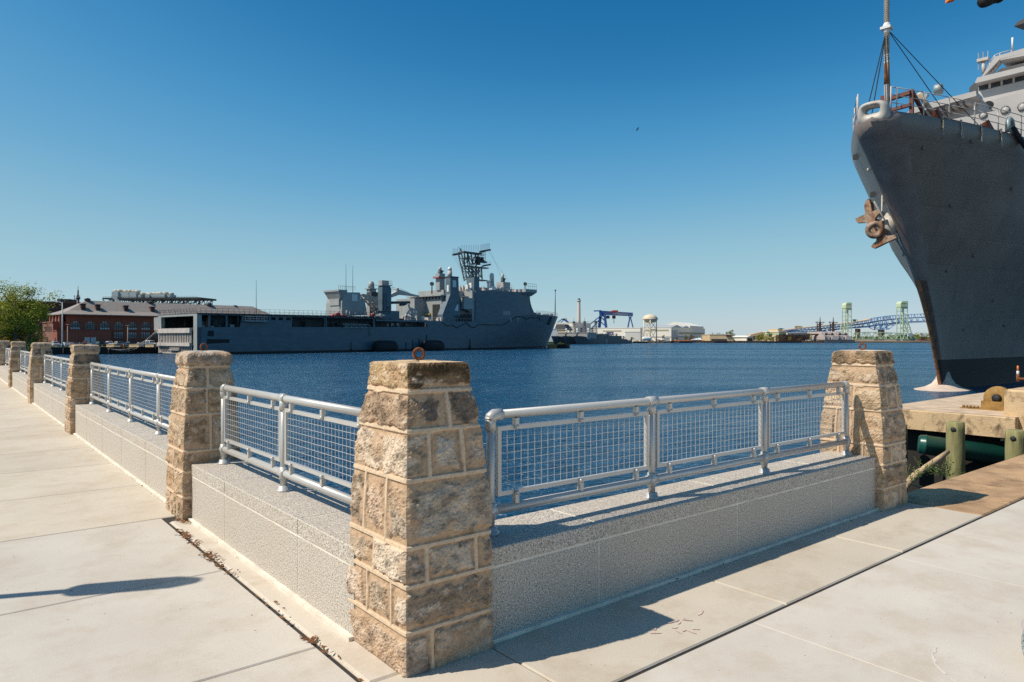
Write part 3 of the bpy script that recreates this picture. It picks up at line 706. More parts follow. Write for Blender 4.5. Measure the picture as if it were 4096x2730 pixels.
# decks inside and inner walls coloured dark for the shade behind the openings
m = MB(); m.box(1.2, 92, 0.5, BM-0.5, 8.05, 8.2); m.box(5, 91.5, 3.6, 3.9, 8.2, 12.6); m.box(0.5, 91.5, BM-0.5, BM-0.1, 8.2, 12.4); m.box(13, 13.4, 0.5, BM-0.5, 8.2, 12.5); m.box(91.4, 91.8, 0.5, BM-.5, 8.2, 11.8)
rnd = random.Random(4)
for i in range(46):
    s = rnd.uniform(2, 90); h = rnd.uniform(0.5, 2.6); w = rnd.uniform(0.2, 1.3); m.box(s, s+w, 2.2, 3.5, 8.2, 8.2+h)
for i in range(24):
    s = rnd.uniform(34, 90); m.tube([(s,3.4,8.2),(s,3.4,11.2),(s+rnd.uniform(-2,2),3.4,11.2)], 0.09, 5)
for i in range(14):
    s = rnd.uniform(3, 13); t = rnd.uniform(2, 26); m.box(s, s+0.8, t, t+rnd.uniform(.4,1.6), 8.2, 8.2+rnd.uniform(.6, 3.2))
m.build("well_interior", M['interior'], ship)
m = MB()
for x0, x1 in ((1215,1240),(1290,1340),(1396,1448)):
    s0, h = Ss(*c8(x0,1140), 3.4); s1, h1 = Ss(*c8(x1,1045), 3.4); m.box(s0, s1, 3.3, 3.56, 8.9, h1)
for x0, x1, y0, y1 in ((935,985,880,905),(575,640,890,918),(720,745,895,918)):
    s0, h = Ss(*c2(x0,y1), 2); s1, h1 = Ss(*c2(x1,y0), 2); m.box(s0, s1, 1.6, 2.1, 8.25, max(h1, 8.6))
m.build("pale_lockers", M['hazelt'], ship)
# flight deck
m = MB(); sF = Ss(1531, 1265)[0]
m.hexa([(0,0,12.3),(sF,0,12.75),(sF,BM,12.75),(0,BM,12.3),(0,0,12.62),(sF,0,13.08),(sF,BM,13.08),(0,BM,12.62)])
for i in range(24): m.box(1+i*(sF-2)/23-0.15, 1+i*(sF-2)/23+0.15, -0.7, 0.0, 12.1+0.006*i, 12.6+0.018*i)
m.build("flight_deck", M['deckgrey'], ship)
m = MB(); m.box(0.2, sF, -0.85, 0.0, 12.50, 12.58); 
for i in range(40):
    s = 0.6 + i*(sF-1.5)/39; h = 12.55+0.0075*s; m.tube([(s,-0.8,h),(s,-0.8,h+1.5)], 0.05, 4); m.tube([(s,BM+.8,h),(s,BM+.8,h+1.5)], 0.05, 4)
for t in (-0.8, BM+.8):
    for dh in (0.75, 1.5): m.tube([(0.6,t,12.55+dh),(sF-0.9,t,13.0+dh)], 0.035, 4)
for i in range(14): t = i*BM/13; m.tube([(0,t,12.6),(-0.4,t,14.0)], 0.05, 4)
for dh in (0.7, 1.4): m.tube([(-0.2-dh*.14,0,12.6+dh),(-0.2-dh*.14,BM,12.6+dh)], 0.035, 4)
m.build("deck_edge_railing", M['mast'], ship)
# stern frame and gate
m = MB()
def spoly(pts, s0, s1, mat=None):       # athwartships polygon traced on plane s0
    P = [St(x, y, s0) for x, y in pts]; m.prism(P, lambda t, h: (s0, t, h), lambda t, h: (s1, t, h))
spoly([c2(45,800),c2(98,790),c2(98,945),c2(48,950)], 0.0, 1.0)
m.box(-0.02, 1.4, 0.0, 2.4, 0.2, 12.3); m.box(-0.02, 1.0, 2.4, BM-2, 11.75, 12.3)
m.box(0.0, 1.2, BM-2.2, BM, 0.2, 12.3)
m.build("stern_frame", M['hazelt'], ship)
m = MB()
for i in range(6): m.box(0.2, 0.9, 2.5, 2.9, 3.2+i*.75, 3.6+i*.75)
m.box(-0.4, 0.6, 2.4, 3.0, 2.6, 3.1); m.box(0.3, 1.4, 2.4, 3.5, 0.5, 8.0); m.build("gate_hinge", M['mast'], ship)
gate = MB()
G0, G1 = 3.2, BM-1.0
gate.box(-0.9, -0.1, G0, G1, 6.6, 8.05); gate.box(-0.9, -0.1, G0, G1, 2.55, 3.6)
for i in range(21):
    t = G0 + (G1-G0-0.45)*i/20; gate.box(-0.35, -0.15, t, t+0.42, 3.6, 6.6)
for i in range(21):
    t = G0 + (G1-G0-0.4)*i/20; gate.hexa([(0.1,t,0.3),(0.3,t,0.3),(0.3,t+.4,0.3),(0.1,t+.4,0.3),(-0.4,t,2.55),(-0.2,t,2.55),(-0.2,t+.4,2.55),(-0.4,t+.4,2.55)])
gate.box(-0.15, 0.3, G0, G1, 0.15, 0.5); gate.box(-0.75, -0.3, 11, 18, 1.2, 1.45); gate.box(-0.6, -0.2, 11, 18, 1.75, 2.0)
gate.build("stern_gate", M['pinkgrey'], ship)
m = MB(); m.box(0.45, 0.6, G0, G1, 0.0, 8.0); m.build("gate_backing", M['dark'], ship)

# ---- superstructure forward
m = MB()
sB0, sB1 = 119.0, 157.5
vs = []; st_ = [sB0 + (sB1-sB0)*i/12 for i in range(13)]
for s in st_:
    for sd in (-1, 1):
        w = hb(s, 14.5); vs += [(s, HM+sd*w, top(s)-0.3), (s, HM+sd*w, 25.4 + 0.9*(s-sB0)/(sB1-sB0))]
fs = []
for i in range(12):
    a, b = 4*i, 4*i+4; fs += [(a, b, b+1, a+1), (a+2, a+3, b+3, b+2), (a+1, b+1, b+3, a+3)]
fs += [(0,1,3,2)]; e = 48
m.add(vs, fs)
# raked, swept front
fr = []; 
for j in range(7):
    u = j/6; h = top(sB1)-0.3 + (26.3-top(sB1)+0.3)*u; ds = 5.2*(1-u)**2.4
    fr.append([(sB1+ds, HM-hb(sB1,14.5)*(1-0.04*(1-u)), h), (sB1+ds, HM+hb(sB1,14.5)*(1-0.04*(1-u)), h)])
for j in range(6):
    a, b = fr[j], fr[j+1]; m.quad(a[0], a[1], b[1], b[0])
    m.quad((sB1,a[0][1],a[0][2]), a[0], b[0], (sB1,b[0][1],b[0][2])); m.quad(a[1], (sB1,a[1][1],a[1][2]), (sB1,b[1][1],b[1][2]), b[1])
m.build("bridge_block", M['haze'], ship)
m = MB()
def side(pts, t0, t1, mb=None):          # fore-and-aft polygon traced on plane t0, given thickness to t1
    P = [Ss(x, y, t0) for x, y in pts]; (mb or m).prism(P, lambda s, h: (s, t0, h), lambda s, h: (s, t1, h))
m.box(117.6, 119.1, 0.6, 8, 11.9, 25.3)
m.box(103, 119, 4.0, 24, 11.9, 22.6); m.box(106, 119, 6, 22, 22.6, 25.2); m.box(101.6, 119, 3.0, 25, 22.4, 22.9)
m.box(97, 103, 14, 26, 11.9, 21.5); m.box(112.6, 119, 0.5, 4, 17.2, 22.0)
s_ = Ss(*c7(415,600), 9)[0]; m.box(s_-1.5, s_+1.5, 7.8, 10.2, 25.2, 30.2)
m.hexa([(115.4,1.3,17),(119,1.3,15.5),(119,4,15.5),(115.4,4,17),(114.6,1.3,21.5),(119,1.3,21.8),(119,4,21.8),(114.6,4,21.5)])
m.build("after_deckhouse", M['hazelt'], ship)
m = MB(); m.box(102.85, 103.0, 5.0, 9.4, 11.9, 19.0); m.box(111, 117.5, 0.9, 1.0, 12, 15); m.build("hangar_door", M['dark'], ship)
m = MB()
for i in range(9): m.box(102.4, 103.0, 5+i*2, 5.5+i*2, 21.2, 22.4)
m.build("overhang_brackets", M['mast'], ship)
# exhaust stacks
def stack(P, t0, t1, panel=True):
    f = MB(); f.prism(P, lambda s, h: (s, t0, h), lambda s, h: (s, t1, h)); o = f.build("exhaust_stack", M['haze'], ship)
    return o
SK = [Ss(*c7(x, y), 0.6) for x, y in ((565,480),(685,485),(692,660),(703,760),(708,1040),(612,1050),(612,1140),(455,1140),(450,1040),(565,740))]
st1 = stack(SK, 0.6, 3.6)
m = MB(); m.box(SK[0][0]-0.15, SK[1][0]+0.15, 0.45, 3.75, SK[0][1]-0.1, SK[0][1]+0.35); m.build("stack_rim", M['mast'], st1)
a = Ss(*c7(600,630), 0.55); b = Ss(*c7(652,535), 0.55); m = MB(); m.box(a[0], b[0], 0.5, 0.62, a[1], b[1]); m.build("white_panel", M['white'], st1)
a = Ss(*c7(628,985), 0.55); b = Ss(*c7(683,890), 0.55); m = MB(); m.prism([(a[0],a[1]),(b[0],a[1]),(b[0],b[1]),(a[0]+1.6,b[1])], lambda s,h: (s,0.5,h), lambda s,h: (s,0.62,h)); m.build("white_panel", M['white'], st1)
m = MB(); m.box(SK[0][0]-0.12, SK[0][0]+0.02, 1.5, 2.6, 24.2, 26.9); m.build("white_panel", M['white'], st1)
P = [(119.2,25.3),(122.6,25.3),(122.4,31.0),(119.4,31.0)]
st2 = stack(P, 1.2, 5.6); m = MB(); m.box(119.1, 119.22, 2.6, 4.2, 26.6, 28.7); m.build("white_panel", M['white'], st2)
# satellite domes and gun mounts
def dome(s, t, h0, h1, r, gun=False):
    f = MB(); f.lathe((s,t,h0), [(r*1.15,0),(r*1.15,(h1-h0)*.45),(r,(h1-h0)*.47),(r,(h1-h0)*.6)], 14); o = f.build("dome_base", M['pinkgrey'], ship)
    f = MB(); z = h0+(h1-h0)*.6; f.lathe((s,t,z), [(r,0),(r,(h1-z)-r),(r*.87,(h1-z)-r*.5),(r*.5,(h1-z)-r*.13),(.01,h1-z)], 14); f.build("radome", M['white'], o)
    return o
p = Ss(*c7(557,470), 2.2); q = Ss(*c7(557,328), 2.2); dome(p[0], 2.2, SK[0][1]+0.2, q[1], 0.85)
p = Ss(*c7(1184,560), 10); q = Ss(*c7(1184,420), 10); dome(p[0], 10, 25.6, q[1], 1.05)
p = Ss(*c7(1131,590), 6); q = Ss(*c7(1131,530), 6); 
f = MB(); f.ball((p[0],6,q[1]-.85), 0.85, 14, 8); f.lathe((p[0],6,25.5), [(0.5,0),(0.5,q[1]-26.6)], 10); f.build("radome", M['white'], ship)
def gun(s, t, h0, h1):
    f = MB(); z = (h1-h0); f.lathe((s,t,h0), [(1.1,0),(.9,z*.3),(.7,z*.32),(.55,z*.6)], 10); f.box(s-.6,s+.9,t-.7,t+.7,h0+z*.2,h0+z*.5); f.tube([(s,t,h0+z*.4),(s+2.2,t,h0+z*.42)], .18, 6); o = f.build("close_in_gun", M['mast'], ship)
    f = MB(); f.lathe((s,t,h0+z*.5), [(.6,0),(.6,z*.38),(.42,z*.46),(.01,z*.5)], 12); f.build("radome", M['pinkgrey'], o)
p = Ss(*c7(415,460), 9); q = Ss(*c7(412,330), 9)
m = MB(); m.box(p[0]-2.6, p[0]+2.6, 7.2, 10.8, 30.5, 31.0); m.box(p[0]-1.6, p[0]+1.6, 7.8, 10.2, 31.0, 32.2); gp = m.build("gun_platform", M['hazelt'], ship)
m = MB(); m.box(p[0]-2.65, p[0]+2.65, 7.15, 10.85, 30.15, 30.5); m.build("red_fascia", M['red'], gp)
gun(p[0], 9, 32.2, q[1])
p = Ss(*c9(300,240), 12); q = Ss(*c9(298,78), 12); m = MB(); m.box(p[0]-4, p[0]+4, 8, 15, 25.8, 28.0); m.box(p[0]-2.4,p[0]+2.4,9.5,14,28,p[1]-0.2); m.build("gun_platform", M['hazelt'], ship); gun(p[0], 12, p[1]-0.2, q[1])
# mast
def mp(x, y, t): s, h = Ss(*c7(x, y), t); return Vector((s, t, h))
m = MB(); TM = 14
b0, b1 = mp(820,560,11), mp(1040,560,11); u0, u1 = mp(772,310,11), mp(1030,315,11)
k0, k1 = mp(725,105,11), mp(1000,110,11)
for (lo, hi) in ((mp(822,540,11), mp(775,310,11)), (mp(900,540,11), mp(880,310,11)), (mp(1040,520,11), mp(1030,320,11)), (mp(960,540,11), mp(940,310,11)), (mp(770,310,11), mp(728,110,11)), (mp(825,310,11), mp(820,110,11)), (mp(905,310,11), mp(870,110,11)), (mp(925,290,11), mp(1000,115,11))):
    for dt in (0, 2): m.bar(lo + Vector((0,dt,0)), hi + Vector((0,dt,0)), 0.42)
    m.bar(lo, hi + Vector((0,2,0)), 0.22)
for (a, b) in (((790,400),(1040,405)),((800,480),(1040,480)),((770,310),(930,480)),((1030,330),(860,500)),((900,330),(1040,500)),((820,330),(930,410)),((760,200),(900,210)),((775,300),(880,150)),((820,160),(930,300)),((940,480),(1035,350))):
    A_, B_ = mp(*a, 11), mp(*b, 11)
    for dt in (0, 2): m.bar(A_ + Vector((0,dt,0)), B_ + Vector((0,dt,0)), 0.26)
m.lathe((mp(950,540,12).x, 12, 25.5), [(.6,0),(.5,4),(.4,14)], 8)
M['latt'] = plain("mast grey", (0.12,0.13,0.14), .6, var=.3)
mast = m.build("lattice_mast", M['latt'], ship)
m = MB()
def plat(x0, x1, y, t0, t1, th): a, b = mp(x0, y, (t0+t1)/2), mp(x1, y, (t0+t1)/2); m.box(a.x, b.x, t0, t1, a.z-th, a.z)
plat(772, 1110, 308, 10.2, 12.6, 0.5); plat(732, 1010, 95, 10, 13, 0.6)
plat(795, 1080, 505, 10, 13, 0.5)
m.bar(mp(1000,105,12), mp(1165,75,10), 0.8); m.bar(mp(600,150,16), mp(735,130,15), 0.9); m.bar(mp(1040,318,12), mp(1168,295,10), 0.7)
for x in range(728, 1010, 26): p = mp(x, 92, 9); m.tube([p, p+Vector((0,0,2.6))], 0.08, 4)
for x in range(1020, 1160, 16): p = mp(x, 105-(x-1000)*.2, 11); m.tube([p, p+Vector((0,0,3.2))], 0.09, 4)
for x in range(606, 730, 22): p = mp(x, 148, 16); m.tube([p, p+Vector((0,0,2.8))], 0.09, 4)
for x in range(1010, 1166, 22): p = mp(x, 300, 11); m.tube([p, p+Vector((0,0,1.7))], 0.07, 4)
m.bar(mp(715,60,12), mp(728,95,12), 0.5); m.bar(mp(680,30,12), mp(716,62,12), 0.15)
m.build("mast_platforms", M['latt'], mast)
m = MB(); p, q = mp(905,215,10), mp(1088,170,10)
for i in range(8): a = p.lerp(q, i/7); m.tube([a-Vector((0,0,2.2)), a+Vector((0,0,2.2))], 0.12, 4)
for dz in (-2, -.7, .7, 2): m.tube([p+Vector((0,0,dz)), q+Vector((0,0,dz))], 0.12, 4)
p = mp(985,300,10); m.box(p.x-.7, p.x+.9, 9.6, 11, p.z, p.z+3.6); p = mp(1050,258,10); m.box(p.x-2, p.x+2.2, 9.5, 11, p.z-.3, p.z+.4); m.hexa([(p.x-1,9.6,p.z),(p.x+1,9.6,p.z),(p.x+1,10.6,p.z),(p.x-1,10.6,p.z),(p.x-.8,9.6,p.z+2.2),(p.x-.3,9.6,p.z+2.2),(p.x-.3,10.6,p.z+2.2),(p.x-.8,10.6,p.z+2.2)])
m.build("radar_antenna", M['steel'], mast)
m = MB()
for a, b in (((610,155,16),(830,600,6)),((640,155,16),(850,640,6)),((1160,80,10),(1390,640,5)),((1120,85,10),(1500,640,5))): m.tube([mp(*a), mp(*b)], 0.035, 3)
m.build("rigging", M['steel'], mast)
# clutter on the bridge roof
m = MB(); rnd = random.Random(9)
for i in range(60):
    s = rnd.uniform(122, 154); t = rnd.uniform(3.5, 22); h0 = 25.3; h = rnd.uniform(0.7, 2.6); w = rnd.uniform(.3, 2.0); m.box(s, s+w, t, t+w, h0, h0+h+0.5)
for i in range(30):
    s = rnd.uniform(122, 156); t = rnd.uniform(2.5, 10); m.tube([(s,t,25.4),(s,t,25.4+rnd.uniform(1.5,4))], 0.12, 5)
m.box(126, 150, 8, 20, 25.4, 27.6)
for i in range(18):
    s = 121+i*2; m.tube([(s,HM-hb(s,14.5)+.3,25.5),(s,HM-hb(s,14.5)+.3,27.0)], 0.06, 4)
m.build("roof_fittings", M['pinkgrey'], ship)
m = MB(); a = Ss(*c9(90,390), 3); b = Ss(*c9(163,330), 3); m.box(a[0], b[0], 3, 5, a[1], b[1]); a = Ss(*c7(815,660), 3); b = Ss(*c7(845,600), 3); m.box(a[0], b[0], 2.6, 4, a[1], b[1]); m.build("white_locker", M['white'], ship)
m = MB(); w = HM-hb(156,14.5); a = Ss(*c9(775,430), w-2); b = Ss(*c9(940,380), w-2)
m.hexa([(152.5,w,24.6),(158.2,w,24.6),(158.2,HM,24.6),(152.5,HM,24.6),(151,w-2.6,26.2),(159,w-2.6,26.2),(159,HM,26.2),(151,HM,26.2)])
m.box(151, 159.2, w-2.6, HM, 26.2, 27.6); m.build("bridge_wing", M['hazelt'], ship)
m = MB()
for i in range(6): m.tube([(152+i*1.4,w-2.5,27.6),(152+i*1.4,w-2.5,30.2)], 0.06, 4)
m.tube([(152,w-2.5,30.2),(159,w-2.5,30.2)], .05, 4); m.tube([(152,w-2.5,29),(159,w-2.5,29)], .05, 4); m.build("wing_railing", M['mast'], ship)
def dishant(s, t, h):
    f = MB(); f.tube([(s,t,h-4),(s,t,h)], 0.25, 6); f.lathe((s-.2,t-.2,h), [(.2,0),(.8,.35),(.9,.4),(.9,.45)], 14, axis=(-.6,-.75,.25)); f.build("dish_antenna", M['mast'], ship)
p = Ss(*c9(735,285), 3); dishant(p[0], 3, p[1]); p = Ss(*c7(290,590), 8); dishant(p[0], 8, p[1])
# white plates on the bridge side (award board) and hull marks
m = MB()
for i in range(3):
    for j in range(3):
        a = Ss(*c9(310+50*i, 835+27*j), 0); b = Ss(*c9(352+50*i, 812+27*j), 0); m.box(a[0], b[0], -0.06+(HM-hb((a[0]+b[0])/2,14.5)), 0.3+(HM-hb((a[0]+b[0])/2,14.5)), a[1], b[1])
for x, y, w_, h_ in ((445,985,38,34),(595,975,40,32),(445,1014,38,20),(595,1014,34,16),(838,1012,14,18),(725,480,10,18),(768,480,10,18),(828,485,12,18),(840,665,14,22)):
    a = Ss(*c9(x, y), 0); b = Ss(*c9(x+w_, y-h_), 0); w = HM-hb((a[0]+b[0])/2, 14.5); m.box(a[0], b[0], w-0.10, w+0.2, a[1], b[1])
m.build("award_plates", M['pole'], ship)
m = MB()
for pts in ((c2(678,952),c2(752,950),c2(752,1020),c2(678,1018)), (c2(672,1050),c2(935,1054),c2(935,1094),c2(665,1106))):
    P = [Ss(x, y) for x, y in pts]; m.prism(P, lambda s,h: (s,-0.03,h), lambda s,h: (s,0.05,h))
m.build("painted_out_patch", plain("touch up paint", (0.010,0.012,0.016), 0.7), ship)
m = MB()
for pts in (((1185,935),(1225,925),(1180,1075),(1128,1075)), ((1215,1050),(1245,1040),(1240,1085),(1190,1085)), ((1240,925),(1258,925),(1250,1045),(1236,1045))):
    P = []
    for x, y in pts:
        s, h = Ss(*c9(x, y), 9.0); P.append(Vector((s, HM-hb(min(s,190), h)-0.25, h)))
    o = len(m.v); m.add([tuple(p) for p in P] + [(p.x, p.y+0.7, p.z) for p in P], [(0,1,2,3),(7,6,5,4),(0,4,5,1),(1,5,6,2),(2,6,7,3),(3,7,4,0)])
m.build("anchor_recess_shadow", M['dark'], ship)  # near-black plates for the anchor and its recess, with their shadow painted in
# a slack line draped along the side
m = MB(); pts = []
xs = [455, 520, 590, 660, 760, 800, 860, 920, 980, 1060, 1150, 1200]
yy = [1165, 1215, 1200, 1240, 1185, 1160, 1225, 1235, 1195, 1190, 1200, 1195]
for x, y in zip(xs, yy): s, h = Ss(*c7(x, y)); pts.append((s, -0.15 + HM-hb(s,h), h))
for x, y in ((200,1085),(320,1050),(450,950),(560,915),(680,930),(760,985),(850,925),(960,950),(1060,920),(1120,1000)): s, h = Ss(*c9(x, y), 2); pts.append((s, HM-hb(min(s,188),h)-0.15, h))
m.tube(pts, 0.16, 5); m.build("draped_line", M['steel'], ship)
# bow fittings
m = MB(); p = Ss(*c9(1325,868), HM); q = Ss(*c9(1302,405), HM); m.tube([(p[0],HM,p[1]-1),(q[0]+1.2,HM,q[1])], [0.3,0.16], 6); m.box(q[0]+.9,q[0]+1.6,HM-.3,HM+.3,q[1]-.3,q[1]+.4); m.build("jackstaff", M['mast'], ship)
m = MB(); 
for i in range(26):
    s = 163 + i*1.18; w = HM-hb(min(s,191.5), top(s)); m.tube([(s,w+.2,top(s)),(s,w+.2,top(s)+1.7)], 0.07, 4)
for i in range(25):
    s = 163 + i*1.18; s2 = s+1.18
    for dh in (0.9, 1.7): m.tube([(s,HM-hb(min(s,191.5),top(s))+.2,top(s)+dh),(s2,HM-hb(min(s2,191.5),top(s2))+.2,top(s2)+dh)], 0.05, 4)
m.build("bow_railing", M['pinkgrey'], ship)
m = MB(); rnd = random.Random(3)
for i in range(22):
    s = rnd.uniform(164, 189); t = HM + rnd.uniform(-1,1)*hb(s,16)*.7; m.box(s, s+rnd.uniform(.5,1.6), t, t+rnd.uniform(.5,1.4), top(s)-.1, top(s)+rnd.uniform(.5,1.5))
m.box(159, 162.5, 8, 20, 15.8, 23.0); m.build("bow_gear", M['haze'], ship)

# ---- midship gear
m = MB()
a = Ss(*c8(330,880), 6); b = Ss(*c8(693,440), 6)
P = [Ss(*c8(x,y), 6) for x, y in ((330,890),(330,640),(372,470),(395,440),(680,445),(694,470),(694,560),(770,570),(825,830),(825,890))]
m.prism(P, lambda s,h: (s,6,max(h,12.9)), lambda s,h: (s,16,max(h,12.9)), False)
dh_ = m.build("flight_control_house", M['hazelt'], ship)
m = MB(); a = Ss(*c8(530,610), 5.9); b = Ss(*c8(637,482), 5.9); m.box(a[0], b[0], 5.9, 6.05, a[1], b[1]); m.build("white_panel", M['white'], dh_)
m = MB(); q = Ss(*c8(310,545), 6); s0 = P[1][0]
m.box(s0-0.3, s0+3, 7, 13, 13, 18); m.hexa([(s0-0.4,6.5,19.4),(s0+2,6.5,19.4),(s0+2,14,19.4),(s0-0.4,14,19.4),(s0-1.6,5.6,22),(s0+2,5.6,22),(s0+2,15,22),(s0-1.6,15,22)]); m.box(s0-1.8,s0+2,5.4,15.2,22,22.6); m.box(s0-0.6,s0+1,7,13,17,19.4); m.build("control_cab", M['hazelt'], dh_)
m = MB(); m.hexa([(s0-0.75,6.9,20.2),(s0-.5,6.9,20.2),(s0-.5,14,20.2),(s0-.75,14,20.2),(s0-1.5,6.2,21.8),(s0-1.2,6.2,21.8),(s0-1.2,14.6,21.8),(s0-1.5,14.6,21.8)]); m.build("cab_windows", M['glass'], dh_)
m = MB()
for i in range(9): m.tube([(s0+i*.9-1.4,6,22.6),(s0+i*.9-1.4,6,24)], .06, 4)
m.tube([(s0-1.4,6,24),(s0+6,6,24)], .05, 4); m.build("cab_railing", M['mast'], dh_)
def whip(px, y0, y1, t):
    s, h0 = Ss(px, y0, t); _, h1 = Ss(px, y1, t); f = MB(); f.tube([(s,t,h0-1),(s,t,h1)], [0.11, 0.05], 5); f.build("whip_antenna", M['steel'], ship)
whip(1384, 1163, 1058, 8); whip(1411, 1170, 1062, 8); whip(1025, 1271, 1121, -0.6)
m = MB(); a = Ss(*c2(1112,832), -1.2); b = Ss(*c2(1370,790), -1.2); m.box(a[0], b[0], -1.8, 0.02, a[1]-0.3, a[1]); 
for i in range(9): s = a[0]+(b[0]-a[0])*i/8; m.tube([(s,-1.7,a[1]),(s,-1.7,b[1])], .07, 4)
for h in (b[1], (a[1]+b[1])/2): m.tube([(a[0],-1.7,h),(b[0],-1.7,h)], .07, 4)
m.build("side_platform", M['pole'], ship)
# main crane
m = MB(); p = [Ss(*c8(x,y), 2.0) for x, y in ((1122,830),(1300,830),(1300,320),(1120,320))]
sC0, sC1 = p[0][0], p[1][0]; hT = p[2][1]
m.prism([(sC0,p[0][1]),(sC0+.6,p[0][1]-.3),(sC1-.5,p[1][1]),(sC1,p[1][1]+.8),(sC1,hT-1),(sC1-.7,hT),(sC0+.5,hT),(sC0,hT-.6)], lambda s,h: (s,2,h), lambda s,h: (s,4.6,h))
m.lathe(((sC0+sC1)/2, 4.1, 11.7), [(3.1,0),(3.1,2.2),(2.5,2.6),(2.5,p[0][1]-11.5),(3.2,p[0][1]-11.2)], 16)
m.box(sC1-1, sC1+3.6, 1.6, 6, 11.8, 15.4)
crn = m.build("crane_tower", M['haze'], ship)
m = MB(); m.box(sC0-.3, sC1+.2, 1.6, 5, hT, hT+.3); m.box(sC0+.2, sC1-.8, 2.4, 4.4, hT+.3, hT+2.0)
for i in range(6):
    s = sC0-.2+(sC1-sC0+.3)*i/5; m.tube([(s,1.7,hT),(s,1.7,hT+1.9)], .07, 4)
for dh in (1, 1.9): m.tube([(sC0-.2,1.7,hT+dh),(sC1+.1,1.7,hT+dh)], .05, 4)
m.build("crane_platform", M['hazelt'], crn)
m = MB()
for y in range(480, 800, 40): a = Ss(*c8(1132,y),1.9); b = Ss(*c8(1168,y),1.9); m.tube([(a[0],1.85,a[1]),(b[0],1.85,b[1])], .07, 4)
m.tube([(sC0+.6,1.85,p[0][1]),(sC0+.6,1.85,hT-3)], .08, 4); m.tube([(sC0+1.9,1.85,p[0][1]),(sC0+1.9,1.85,hT-3)], .08, 4); a = Ss(*c8(1215,760),1.9); b = Ss(*c8(1270,720),1.9); m.box(a[0],b[0],1.9,2.01,a[1],b[1]); m.build("crane_ladder", M['mast'], crn)
def bp(x, y, t=9): s, h = Ss(*c8(x, y), t); return Vector((s, t, h))
m = MB(); P = [Ss(*c8(x,y), 9) for x, y in ((1300,545),(1300,478),(1465,392),(1500,400),(1700,470),(1850,505),(1850,530),(1640,505),(1470,488))]
m.prism(P, lambda s,h: (s,9,h), lambda s,h: (s,10.4,h)); m.ball(bp(1415,388,9.7), 0.85, 8, 6); m.build("crane_boom", M['pinkgrey'], crn)
m = MB()
for a, b in (((1300,345),(1440,372)),((1300,375),(1400,395)),((1470,372),(1640,440)),((1060,305),(900,290))): m.tube([bp(*a, 5), bp(*b, 9)], .06, 4)
m.build("crane_cables", M['steel'], crn)
# second crane with lattice jib
m = MB(); a = Ss(*c8(832,860), 15); b = Ss(*c8(955,390), 15); m.hexa([(a[0],13.6,12),(b[0]+2.4,13.6,12),(b[0]+2.4,15.6,12),(a[0],15.6,12),(a[0],13.6,b[1]),(b[0],13.6,b[1]),(b[0],15.6,b[1]),(a[0],15.6,b[1])])
c = Ss(*c8(885,290), 15); m.box(a[0]-.5, b[0]+.4, 13, 16.2, b[1], b[1]+.35); m.lathe(((a[0]+b[0])/2,14.6,b[1]+.3), [(1.25,0),(1.25,1.6),(.9,2.6),(.5,2.9)], 10); cr2 = m.build("second_crane_tower", M['hazelt'], ship)
m = MB(); A_, B_, C_, D_ = bp(1052,800,7), bp(725,478,7), bp(1060,770,7), bp(860,500,7)
for dt in (0, 2.4):
    o = Vector((0,dt,0)); m.truss(A_+o, B_+o, bp(1062,740,7)+o, bp(880,505,7)+o, 7, 0.42, 0.3); m.bar(B_+o, bp(880,505,7)+o, .4)
m.truss(bp(900,520,9), bp(1040,560,9), bp(940,640,9), bp(1040,640,9), 4, .35); m.truss(bp(960,560,9), bp(1040,700,9), bp(1000,520,9), bp(1045,560,9), 3, .3)
for i in range(6): q = A_.lerp(B_, i/5); m.bar(q, q+Vector((0,2.4,0)), .3)
m.build("lattice_jib", M['pinkgrey'], cr2)
m = MB(); p = bp(960,500,10); m.box(p.x-2, p.x+1.5, 9, 12, p.z-1.5, p.z+1.2); m.box(p.x,p.x+2.2,9,12,p.z-6,p.z-2); m.build("winch_housing", M['mast'], cr2)
# boat davits, boom and deck clutter amidships
m = MB(); 
for a, b in (((1575,995),(1575,910)),((1575,910),(1690,745)),((1575,915),(1690,1000)),((1690,745),(1690,1000)),((1640,840),(1700,900)),((1700,760),(1800,800)),((1800,800),(1800,990)),((1600,905),(1740,960)),((1720,760),(1720,980)),((1640,660),(1655,760)),((1760,790),(1740,980)),((1700,850),(1800,850))):
    for t in (2.0, 5.0): m.bar(bp(*a, t), bp(*b, t), .5)
m.build("boat_davit", M['pinkgrey'], ship)
m = MB(); m.bar(bp(1310,645,3), bp(1655,640,3), 1.0); m.bar(bp(1480,665,3), bp(1500,690,3), 1.2); m.bar(bp(1525,690,3), bp(1590,665,3), .8); m.tube([bp(1500,700,3), bp(1500,890,3)], .03, 3); m.build("cargo_boom", M['mast'], ship)
rnd = random.Random(17)
for i in range(30):
    s = rnd.uniform(82, 102); t = rnd.uniform(1, 9); h = rnd.uniform(.5, 2.0); w = rnd.uniform(.4, 1.3); m = MB(); m.cbox(s, s+w, t, t+1, 11.85, 11.85+h, .1); m.build("deck_locker", M['pinkgrey'], ship)
m = MB()
for i in range(22): s = 80 + i*1.8; m.tube([(s,.4,11.9),(s,.4,13.2)], .06, 4)
m.tube([(80,.4,13.2),(118,.4,13.2)], .05, 4); m.build("main_deck_railing", M['pinkgrey'], ship)
for i in range(20):
    s = rnd.uniform(52, 72); t = rnd.uniform(0.8, 6); m = MB(); m.tube([(s,t,13),(s,t,13+rnd.uniform(.8,2.4))], .1, 5); m.build("deck_post", M['pinkgrey'], ship)
m = MB()
